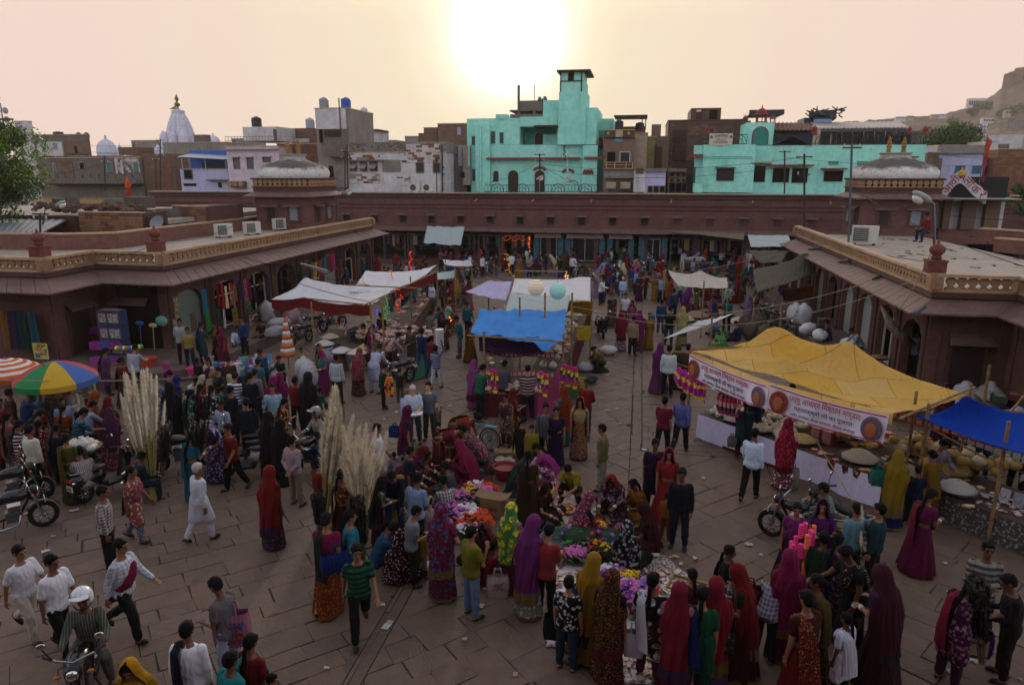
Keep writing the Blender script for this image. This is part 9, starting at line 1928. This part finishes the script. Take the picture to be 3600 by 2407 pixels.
SEATED_='''
205 1150 chair m 300 1.05 #a09894+sv:#6a6464 #15161c | stout man in white striped shirt sitting on the dark scooter
322 1150 chair m 35 .98 #14303a+ck:#0e1a20 #1c3448 | young man in dark teal shirt sitting sideways on the black scooter
605 792 chair t 190 1.0 #3a0a12 #1a1416 | man in dark red shirt sitting on a stool beside the sacks
752 1090 squat m 300 1.02 #14486a #1c2c40 | young man in blue shirt crouching behind the plume stalks
888 1185 squat s 110 1.04 #a8901c+dt:#2a2a10 #a08818+dt:#2a2a10 #b08a14 | plump woman in yellow polka-dot sari squatting
912 1140 squat s 80 .98 #6a2048 #7a3a4a+fl:#c0a0a8 #6a1450 | woman in purple veil squatting behind the polka-dot sari
1035 1145 sit m 280 1.0 #4a5058 #2a2c30 | man in grey shirt sitting beside the clay lamps
1025 1185 sit m 320 1.04 #6a6468+ck:#a8a4a4 #3a3a40 | man in grey plaid shirt sitting with his back half turned
1078 1110 squat s 300 1.0 #8a1440 #7a1238 #9a1448 | woman in plain magenta-red veil squatting by the daisies
1112 1080 squat s 260 .98 #6a5060 #3a4a40 #8a4a58+dt:#c89aa8 | woman in dusty pink spotted veil squatting beside the iron pan
1085 1058 squat t 260 .98 #8a8a98+sh:#7a1a28 #2a2a34 | boy in grey and red striped top squatting behind the lamps
1005 1080 bend n 80 1 #8a1030 #7a1028 #a01238 | woman in crimson bending right over the clay lamps
1040 1052 bend n 95 1.04 #a0281c #8a4a14 #a8801c+fl:#a02818 | woman in orange-red and mustard bending with bare back
970 1105 sit n 120 .98 #4a1418 #3a1014 #4a1418 | woman in dark maroon sitting at the clay lamps
938 1120 squat s 60 .98 #1c3a50 #5a1418+fl:#a06060 #6a1214 | woman in dark red scarf squatting with a white stick
925 1100 sit k 170 .72 #5a8a70+fl:#c8d8d0 #3a4a50 #5a8a70 | small girl in pale green print beside the rice bag
905 1085 sit k 165 .72 #8a7894 #6a5a74 #8a7894 | small girl in lilac behind the printed picture bag
935 1080 stand s 70 1.04 #1c2a44 #14403a #6a1240 | woman with blue rucksack and magenta sash standing over the lamps
990 1230 sit m 320 1.0 #8a7c80 #3a3a40 | man in pale pinkish shirt sitting with his back to the camera
945 1338 hold c 60 .95 #7a808a #2a2420 | thin boy in grey tee and rolled brown trousers, barefoot
967 1325 stand c 20 .62 #a89c28 #7a7468 | toddler in yellow vest and grey shorts
1015 1368 hip s 10 1.06 #8a2050 #7a1a3a+fl:#1f4a7a #8f1a3a+fl:#2a5a8a | woman in pink-red veil with blue flowers, elbow out
1080 1412 phone t 40 1.04 #85881c #6a84a4 | young man in lime tee and pale jeans with hand at his mouth
1118 1290 sit s 190 1.04 #4a1414 #3a1010 #8a1c24+fl:#3a5a30 | older woman in red flowered veil facing the camera
1115 1340 sit k 30 .95 #8a1420 #3a1014 #8a1420 | woman with long loose hair in red, seated with her back to us
1168 1345 stand s 20 1.0 #8a5a60+fl:#c8a0a8 #5a1c24 #4a9a58+bl:#c8b820 | woman in yellow and green veil bending to the bowls
1210 1408 hold s 25 1.06 #7a2a70 #7a8a78+fl:#c8a0a8 #7f2a78 | woman in long purple veil over a pale green skirt
1248 1418 hold t 20 1.02 #a03034 #0c0c0e | young woman in coral-red top and black leggings with bunned hair
1345 1505 hold s 20 1.04 #a07410 #8a6410 #b08010 | woman in mustard-yellow veil carrying the blue tote
1297 1532 stand c 15 .92 #101014+fl:#a8a8ac #1c3a52 | child in black shirt with white pattern and blue slippers
1390 1555 stand s 20 1.08 #2a0c08 #3a0a0e+we:#a07030 #3a1a0c+we:#a06a2a | woman in brown and gold patterned veil with maroon skirt
1483 1555 back k 20 1.04 #101014+bl:#b8b8c0 #7a0e4a #b0b0ba | woman in black and white ring-print top and magenta skirt
1540 1585 stand s 15 1.04 #9a6a7a #5a1020 #8f0e32 | woman in crimson veil carrying the circle-print tote
1592 1590 stand k 10 1.04 #0a5a3a #0a4a3a #14286a | girl with long plait in green dress and blue dupatta
1625 1570 stand s 355 1.04 #8f0e28 #5a3a7a #98102c | woman in bright crimson veil right behind the green dress
1575 1500 stand k 340 .92 #5a3020 #2a1a14 #5a1420 | girl with dark bunched hair between the crimson veils
1690 1540 hold s 280 1.08 #2c2a10 #4a0c10 #8a0e18 | woman in red veil and olive blouse turned left with raised hand
1655 1475 hold c 90 .8 #1c2c44+fl:#6a7a8a #14161c | child in blue patterned shirt in front of the olive blouse
1652 1435 stand k 100 .9 #0e0e12 #0e0e12 #0e0e12 | dark-haired girl in black behind the child in blue
1787 1505 stand s 5 1.08 #8a0e4a #7a0c40 #8f0e4c | tall woman in plain magenta veil seen from behind
1745 1512 lean m 30 .98 #6a6470+ck:#9a94a0 #1c1d24 | person in pale checked cloth bending behind the magenta veil
1808 1330 stand n 190 .98 #8a2a78 #3a1430 #8a2a78 | garland seller in pink-violet blouse behind the neon garlands
1865 1335 baby s 200 1.0 #6a1a78 #4a1450 #4a1460 | woman in deep purple hood holding a child in a knitted cap
1865 1425 stand m 15 1.0 #14402a+ck:#0e1a14 #15161c | boy in green and black checked shirt seen from behind
1888 1432 hold k 40 1.0 #2a1830+fl:#6a4a6a #2a1830 #2a1830 | woman in dark plum floral tunic beside the green checks
1940 1342 hip m 330 1.0 #6a9aa8 #1c1d24 | young man in light blue shirt looking left by the plume
1990 1352 hip m 300 1.02 #104a52+ck:#0a2a30 #1a1414 | man in teal checked shirt with elbow out beside the plume
1940 1478 reach n 250 1.08 #1c1a10 #14120e #1f1c10+dt:#8a8a70 | woman in olive-black spotted sari with outstretched hand
2005 1565 hold s 330 1.1 #4a2450 #38101c #4a0c24 | woman in maroon veil holding a plume, seen from behind
1825 1625 stand n 330 1.12 #4a0808 #7a0a0e #7a0a0e+we:#a89a60 | large woman in red sari with gold-bordered sash, bottom edge
1852 1545 stand n 280 1.02 #5a3a10 #3a1410+we:#8a7a20 #6a5a14+we:#3a1a10 | woman in brown and yellow sari turned left beside the green-shirted child
1920 1598 stand k 320 .82 #b8bac8 #14283a #b8bac8 | little girl in white top and blue skirt with a ponytail
2165 1565 reach k 60 1.06 #4a1a40+fl:#8a5a70 #3a1030 #9a0e40 | woman in bright pink scarf reaching for feathers
2225 1472 cross m 190 1.08 #8a887c+sh:#3a3a3a #1c1816 | man in grey striped shirt with folded arms
2292 1552 hold m 280 1.06 #1c1c20 #2a1c16 | dark-clothed man in shadow holding the feather bunch
2095 1308 hold n 60 1.04 #7a1250 #7a0e4a #8a1240 | woman in magenta sari with a red bundle, near the jewellery stall
2035 1208 hold s 20 1.02 #a08010 #1a1a6a #a8880e | woman in yellow veil and royal blue skirt at the sweet stall end
2122 1190 hold n 340 .98 #a07a1c #8a6a10 #a0801c | woman in mustard sari between the two right stalls
2085 1200 stand c 10 .8 #1c2c4a #14161c | boy in dark blue squeezed behind the yellow veil
1488 1255 sit s 270 1.12 #2a0a0c #4a0a10 #4a0c14 | large woman in maroon shawl seated at the mat edge
1462 1180 sit n 240 1.0 #a8680f #9a5a0f #a8680f | woman in orange sari with high bun seated between veils
1405 1180 squat s 190 1.06 #3a2430+fl:#8a6a80 #3a2430+fl:#7a5a70 #9a0e1c | woman in bright red veil squatting and facing the camera
1330 1222 sit s 60 1.0 #142414 #6a1438 #8a3a58+dt:#c88aa0 | woman in pink dotted veil seated at the silvery mat
1315 1150 squat t 200 1.04 #a89414 #3a1c24 | dark-haired seller in yellow top reaching to the round stickers
1238 1188 sit s 120 1.0 #3a0c10 #3a0a0e #3a0c12 | woman in very dark red veil seated at the silvery mat
1208 1195 stand n 0 .96 #3a240c #3a260c #3a260c | figure in brown-gold cloth standing at the flower carton
1262 1110 squat n 270 1.04 #b83a90 #9a4a70+fl:#d8a8c0 #b83a98 | woman in vivid pink sari squatting with a dark red bag
1180 1130 squat s 60 .95 #14383a #143430+dt:#5a8a80 #144038 | woman in dark green dotted veil behind the carton
1435 1312 sit s 350 1.06 #0a0a0c #0c0c0e #0c0c0f+fl:#8a8a90 | woman in shiny black and white veil seated at the card display
758 1392 walk2 n 355 1.08 #9a1458 #8a3a0e+dt:#a8581c #1c2c18 | woman in rust-orange skirt and pink blouse holding a blue bag
828 1460 walk t 150 1.08 #0f7a48+sh:#10181c #0c0d10 | bearded man in green and black striped polo striding at the camera
812 1370 hip h 60 1.02 #1f8aa0 #1c2a38 | man in cyan short-sleeved shirt behind the striped polo
862 1320 squat m 60 1.0 #1a5a86 #1c2c48 | man in blue shirt crouching at the mat edge
880 1275 sit k 100 .9 #6a1450+dt:#c89ab0 #3a1030 #6a1450 | girl in purple spotted dress sitting on the mat
740 1215 stand m 30 .96 #8a1414 #1c2c48 | boy in red shirt holding the long plume stalks
790 1255 stand n 40 1.02 #5a3a14+fl:#a06a24 #3a0c10 #5a3010 | woman in brown-orange sari holding plumes
905 1330 sit s 20 1.02 #3a0810 #3a080e+dt:#b09aa0 #3a0810+dt:#b09aa0 | woman in dark maroon spotted shawl seated on the mat edge
870 1245 hold s 60 .9 #4a5a44+fl:#8a9a84 #7a1020 #1c1418 | woman with red bundle behind the dark feather bunch
1377 850 squat n 250 .98 #a88c10+sv:#1c1c40 #2a2c14 #a88c14+sv:#1c1c3a | woman in yellow and navy sari squatting at the snack table
1895 800 chair m 290 1.02 #4a2050+dt:#8a5a80 #2a2220 | man in purple print shirt sitting on a stool on the right platform
1650 795 sit s 220 .95 #6ab068 #5aa058 #68b060 | woman in pale green veil selling leafy vegetables
1640 770 sit m 200 1.0 #4a7a9a #2a3440 | man in light blue shirt sitting behind the vegetable seller
1690 780 sit m 300 1.0 #1c2a48 #1c2440 | man in dark blue sitting among the jute sacks
1748 805 sit t 230 .95 #b8883a #8a94a8 | boy in orange tee crouched near the parked motorcycles
1630 720 sit m 180 .98 #6a6464 #2a2a30 | produce seller in grey at the white tent pole
548 812 chair m 150 1.0 #aab4c8 #4a4440 | man in pale blue-white shirt sitting on a bench by the arcade
'''
folk(NEAR,PM);folk(SEATED_,PM)
def raised(l,z,g=PM):
 a,lab=l.split('|');f=a.split();p=G(float(f[0]),float(f[1]),z);return person(p,f[2],f[3],float(f[4]),float(f[5]),f[6:],lab.strip(),g)
for l in ('422 832 back m 150 1.04 #8f9498 #2a2624 | heavy man in white shirt standing on the platform by the cloth shop','438 840 stand c 160 .88 #a89a50 #1c2c48 | girl in pale yellow tee and jeans on the platform','468 836 stand k 20 .98 #1c5a60+dt:#0e1c20 #1c3a40 #1c5a60 | woman in teal dress with black dots on the platform','503 830 stand n 200 .96 #3a0c1c #2a0c14 #8a8030 | dark-clothed woman with yellow cloth at the garment rail','512 840 stand s 200 .9 #8a0c40 #7a0c38 #8f0e46 | woman in magenta veil at the hanging garments','563 815 stand m 190 .95 #1f4a86 #1c2440 | young man in blue shirt against the crimson garment','2085 862 stand m 10 1.02 #4a5a8a+ck:#a0a8c0 #1c1d24 | man in blue and white checked shirt behind the yellow canopy','1965 838 lean m 260 .95 #8a8c94 #2a2a30 | man in white shirt bending among bundles on the right platform'):
 raised(l,.45)
def at(x,y,Dp,z,pose,kind,face,sc,cols,lab):q=P(x,y,Dp);return person((q.x,q.y,z),pose,kind,face,sc,cols,lab,PM)
q=G(205,1605,0);person((q.x-.10,q.y+.30,-.02),'ride','m',148,1.04,['#4f554c+sv:#5a6056','#5c5c5a'],'motorcyclist in white helmet and olive cardigan riding toward the camera',PM)
q=G(722,1075,0);person((q.x+.08,q.y+.28,-.02),'ride','m',205,1.0,['#8a8680','#5a5854'],'motorcyclist in grey helmet and pale jacket among the plume sellers',PM)
q=G(1890,1262,0);person((q.x,q.y,.12),'chair','m',300,1.05,['#54605c+sv:#8a948c','#4a4846'],'man in grey striped cardigan sitting on the black motorcycle',PM)
def helmet(who_pose,loc,face,c,label,sc=1.0):
 J=skel(who_pose);h=J['head']*sc;a=-R(face);p=Ve((cos(a)*h.x-sin(a)*h.y,sin(a)*h.x+cos(a)*h.y,h.z))+Ve(loc);t=thing('helmet',label,'helmet',(p),a)
 m_=mat(c,.2,.6,.0,.05);obj('shell',M().grid(lambda u,v:(lambda th,ph:(.148*sin(th)*sin(ph),-.165*sin(th)*cos(ph)-.01,.158*cos(th)+.02))(R(4)+R(112)*v,(u-.5)*2*R(180 if v<.55 else 128)),28,14,thick=.012),m_,t,smooth=1)
 obj('peak',M().grid(lambda u,v:((u-.5)*.24,.14+.09*v*(1-abs(u-.5)),.11-.02*v),8,4,thick=.01),m_,t,smooth=1);obj('chin_strap',M().tube([(-.12,.02,-.08),(-.07,.06,-.13),(0,.08,-.15),(.07,.06,-.13),(.12,.02,-.08)],.010,6),m_blk,t,smooth=1)
 obj('stripe',M().tube([(.149,-.06,.06),(.15,0,.05),(.14,.07,.09)],.012,6),m_blk,t)
q=G(205,1605,0);helmet('ride',(q.x-.10,q.y+.30,-.02),148,'#c8ccd4','white open helmet with black stripes worn by the near motorcyclist',1.04)
q=G(722,1075,0);helmet('ride',(q.x+.08,q.y+.28,-.02),205,'#6f7274','grey helmet worn by the motorcyclist among the plume sellers',1.0)
pq=on(ty,3.6,1.5);person((pq.x,pq.y,.82),'sit','m',200,1.04,['#8f8a82','#6a6660'],'sweet seller in grey shirt sitting cross-legged on the stall table',PM)
pq=on(ty,5.9,1.45);person((pq.x,pq.y,.65),'sit','m',160,1.0,['#8f8a96','#8a8690'],'sweet seller in white kurta bending over the near dishes',PM)
pq=on(ty,1.6,2.1);person((pq.x,pq.y,0),'hold','t',200,1.0,['#7a4a14+sv:#1c140e','#1c1410'],'young seller in orange and black waistcoat behind the cream sweets',PM)
for k,(x,y,pose,kind,f,cols,l) in en(((2240,1090,'stand','t',200,['#14284a','#2a4a60'],'jewellery seller in dark blue tee behind the dangling trinkets'),(2190,1085,'stand','c',180,['#1f6a70','#8a8c94'],'boy in teal tee under the dark blue canopy'),(2165,1075,'stand','n',160,['#3a1014','#2a0c14','#3a1014'],'dark figure in maroon under the dark blue canopy'),(2320,1130,'hold','m',190,['#2a5a68','#14161c'],'man in teal shirt at the right edge of the jewellery stall'),(2150,1010,'stand','s',190,['#6a1440','#5a1438','#6a1440'],'woman in plum veil between the canopies'))):
 g=G(x,y,0);person((g.x,g.y,0),pose,kind,f,1.0,cols,l,PM)
pq=G(2210,548,4.02);person((P(2125,530,36).x,P(2125,530,36).y,P(2125,552,36).z-.0),'chair','m',250,1.0,['#8f0e1c','#1c3a5a'],'man in red shirt and jeans sitting on the roof wall by the right pavilion',PM)
def scarfon(x,y,pose,face,c,label,sc=1.04):
 g=G(x,y,0);t=obj('scarf',m_pallu(pose).copy(),None,None,loc=tuple(g),rz=-R(face));t.material_slots[0].link='OBJECT';t.material_slots[0].material=fab(c);t.scale=(sc,)*3;tag(t,label,'scarf')
scarfon(300,1458,'walk',88,'#98124a','magenta scarf hanging round the neck of the striding checked-shirt man',1.06);scarfon(455,1690,'stand',350,'#0c1a3a','navy cloth folded over the shoulder of the white-shirted man',1.08)
g=G(950,1015,0);tag(obj('map_sheet',M().grid(lambda u,v:((u-.5)*.5,(v-.5)*.3,.03*abs(u-.5)*2),6,4,thick=.003),mat('#c0c8d4'),None,loc=(g.x+.14,g.y-.42,1.06),rz=.2),'white map held open by the white-haired tourist','map')
for k,(x,y) in en(((886,905),(892,910))):g=G(888,935,0);garland((g.x+.15+.1*k,g.y-.25,1.15),.7,['#d87818','#3a0c14','#c8a818'] if k else ['#d87818','#d87818','#3a0c14'],'orange and yellow garland held by the boy in green, '+('inner' if k else 'outer')+' one')
CR=random.Random(11)
WC={'magenta':'#8a1450','crimson':'#8a1024','red':'#a01418','orange':'#a84a10','mustard yellow':'#a8800f','violet':'#5a1a6a','green':'#1f5a30','teal':'#145a60','pink':'#b04a7a','maroon':'#4a0a14','royal blue':'#1a2a7a','brown':'#4a2a18','cream':'#a89a80','plum':'#4a1440','olive':'#4a4a14','lilac':'#8a6a98'}
MCs={'white':'#b4b8c0','pale blue':'#7a94b8','blue':'#1f3f7a','black':'#0c0d10','grey':'#5a5e64','dark green':'#143424','brown':'#4a3424','beige':'#9a8a70','red':'#8a1418','navy':'#101c3a','cyan':'#1f7a8a','mint':'#8ab0a0'}
zones=[('among the plastic-ware shoppers',335,620,925,1000,13),('behind the small trinket table',15,330,1005,1075,9),('left of the centre stall',1010,1075,700,830,5),('beside the clay lamp heap',860,960,1120,1290,4),('beyond the left row',880,1000,625,720,26),('beside the far tent of the left row',1000,1075,640,735,18),('below the festooned far doorway',1090,1215,612,636,16),('in front of the blue-tiled shops',1222,1400,615,640,16),('in the alley left of the lantern tent',1010,1080,612,650,10),('right of the lantern tent',1365,1420,640,700,12),('before the far shop steps',1400,1530,612,690,22),('around the pointed white tent',1500,1690,640,700,30),('by the grey tarpaulin',1660,1800,615,700,20),('on the far shop platform',1560,1780,605,625,12),('by the left arcade end',760,880,640,700,8),('around the produce heaps',1560,1740,700,760,10)]
seen_=set()
FP=['stand','hold','reach','walk2','hip','stand','hold','lean']
placed=list(PP);mass=[]
for zn,x0,x1,y0,y1,n in sorted(zones,key=lambda q:-q[4]):
 for i in range(n):
  for tr in range(30):
   x,y=CR.uniform(x0,x1),CR.uniform(y0,y1);g=G(x,y,0)
   if all((g-q).length>.55 for q in placed):break
  placed.append(g);wm=CR.random()<.52;ps=FP[CR.randrange(8)];fc=CR.uniform(0,360)
  if NP>=318 :mass.append((g,ps,fc,wm,CR.randrange(16)));continue
  for tr in range(60):
   a,b_=(CR.choice(list(WC)),CR.choice(list(WC))) if wm else (CR.choice(list(MCs)),CR.choice(['black','blue','grey','beige','navy','brown']));t_=CR.choice('ssn' if wm else 'mth');key=(zn,a,b_,t_)
   if key not in seen_ and a!=b_:break
  seen_.add(key)
  if wm:person(g,ps,t_,fc,CR.uniform(.92,1.0),[WC[b_],WC[b_]+CR.choice(['','+fl:#a08070','+dt:#c0a090']),WC[a]],'woman in %s %s and %s skirt %s'%(a,'veil' if t_=='s' else 'sash',b_,zn),'far crowd')
  else:person(g,ps,t_,fc,CR.uniform(.96,1.04),[MCs[a],MCs.get(b_,'#2a2a30')],'man in %s %s and %s trousers %s'%(a,{'m':'shirt','t':'tee','h':'half-sleeved shirt'}[t_],b_,zn),'far crowd')
LOW={}
def low(me):
 if me.name not in LOW:
  o=bpy.data.objects.new('l',me);d=o.modifiers.new('d','DECIMATE');d.ratio=min(1,700/max(1,len(me.polygons)));m2=evalm(o);m2.calc_loop_triangles()
  co=np.empty(len(m2.vertices)*3);m2.vertices.foreach_get('co',co);tr=np.empty(len(m2.loop_triangles)*3,int);m2.loop_triangles.foreach_get('vertices',tr);LOW[me.name]=(co.reshape(-1,3),tr.reshape(-1,3))
 return LOW[me.name]
pal=[SKIN[0],m_hair]+[fab(c) for c in list(WC.values())]+[fab(c) for c in MCs.values()]
VS,TS_,MS=[],[],[];nv=0
for g,ps,fc,wm,ci in mass:
 T=np.array(Matrix.Rotation(-R(fc),3,'Z'));
 if wm:L_=[(m_body(ps),0),(m_skirt(ps,0),2+ci),(m_shirt(ps,'blouse'),2+ci),(m_veil(ps,1.0),2+(ci*7+3)%16)]
 else:L_=[(m_body(ps),0),(m_shirt(ps,'shirt'),18+ci%12),(m_trous(ps),18+(3,9,4,2)[ci%4]),(m_hairc(ps,'short'),1)]
 for me,mi in L_:
  co,tr=low(me);VS.append(co@T.T+np.array(g));TS_.append(tr+nv);MS+= [mi]*len(tr);nv+=len(co)
if VS:
 me=bpy.data.meshes.new('crowd');me.from_pydata(np.concatenate(VS).tolist(),[],np.concatenate(TS_).tolist())
 for m_ in pal:me.materials.append(m_)
 me.polygons.foreach_set('material_index',MS);me.polygons.foreach_set('use_smooth',[True]*len(MS));me.update();tag(obj('crowd',me,None,None),'rest of the far crowd packed before the far arcade','crowd',kind='stuff')
bpy.data.scenes.remove(TS)
m=bpy.data.materials.new('haze');m.use_nodes=True;n_=m.node_tree;n_.nodes.remove(n_.nodes['Principled BSDF']);v=n_.nodes.new('ShaderNodeVolumePrincipled');v.inputs['Color'].default_value=(.93,.88,.84,1);v.inputs['Density'].default_value=.0003;v.inputs['Anisotropy'].default_value=.3;n_.links.new(v.outputs[0],n_.nodes['Material Output'].inputs['Volume'])
tag(obj('haze',M().box(-700,700,-60,760,-1.2,140),m,None,kind='stuff'),'thin dusty air over the square and the town','haze',kind='stuff')
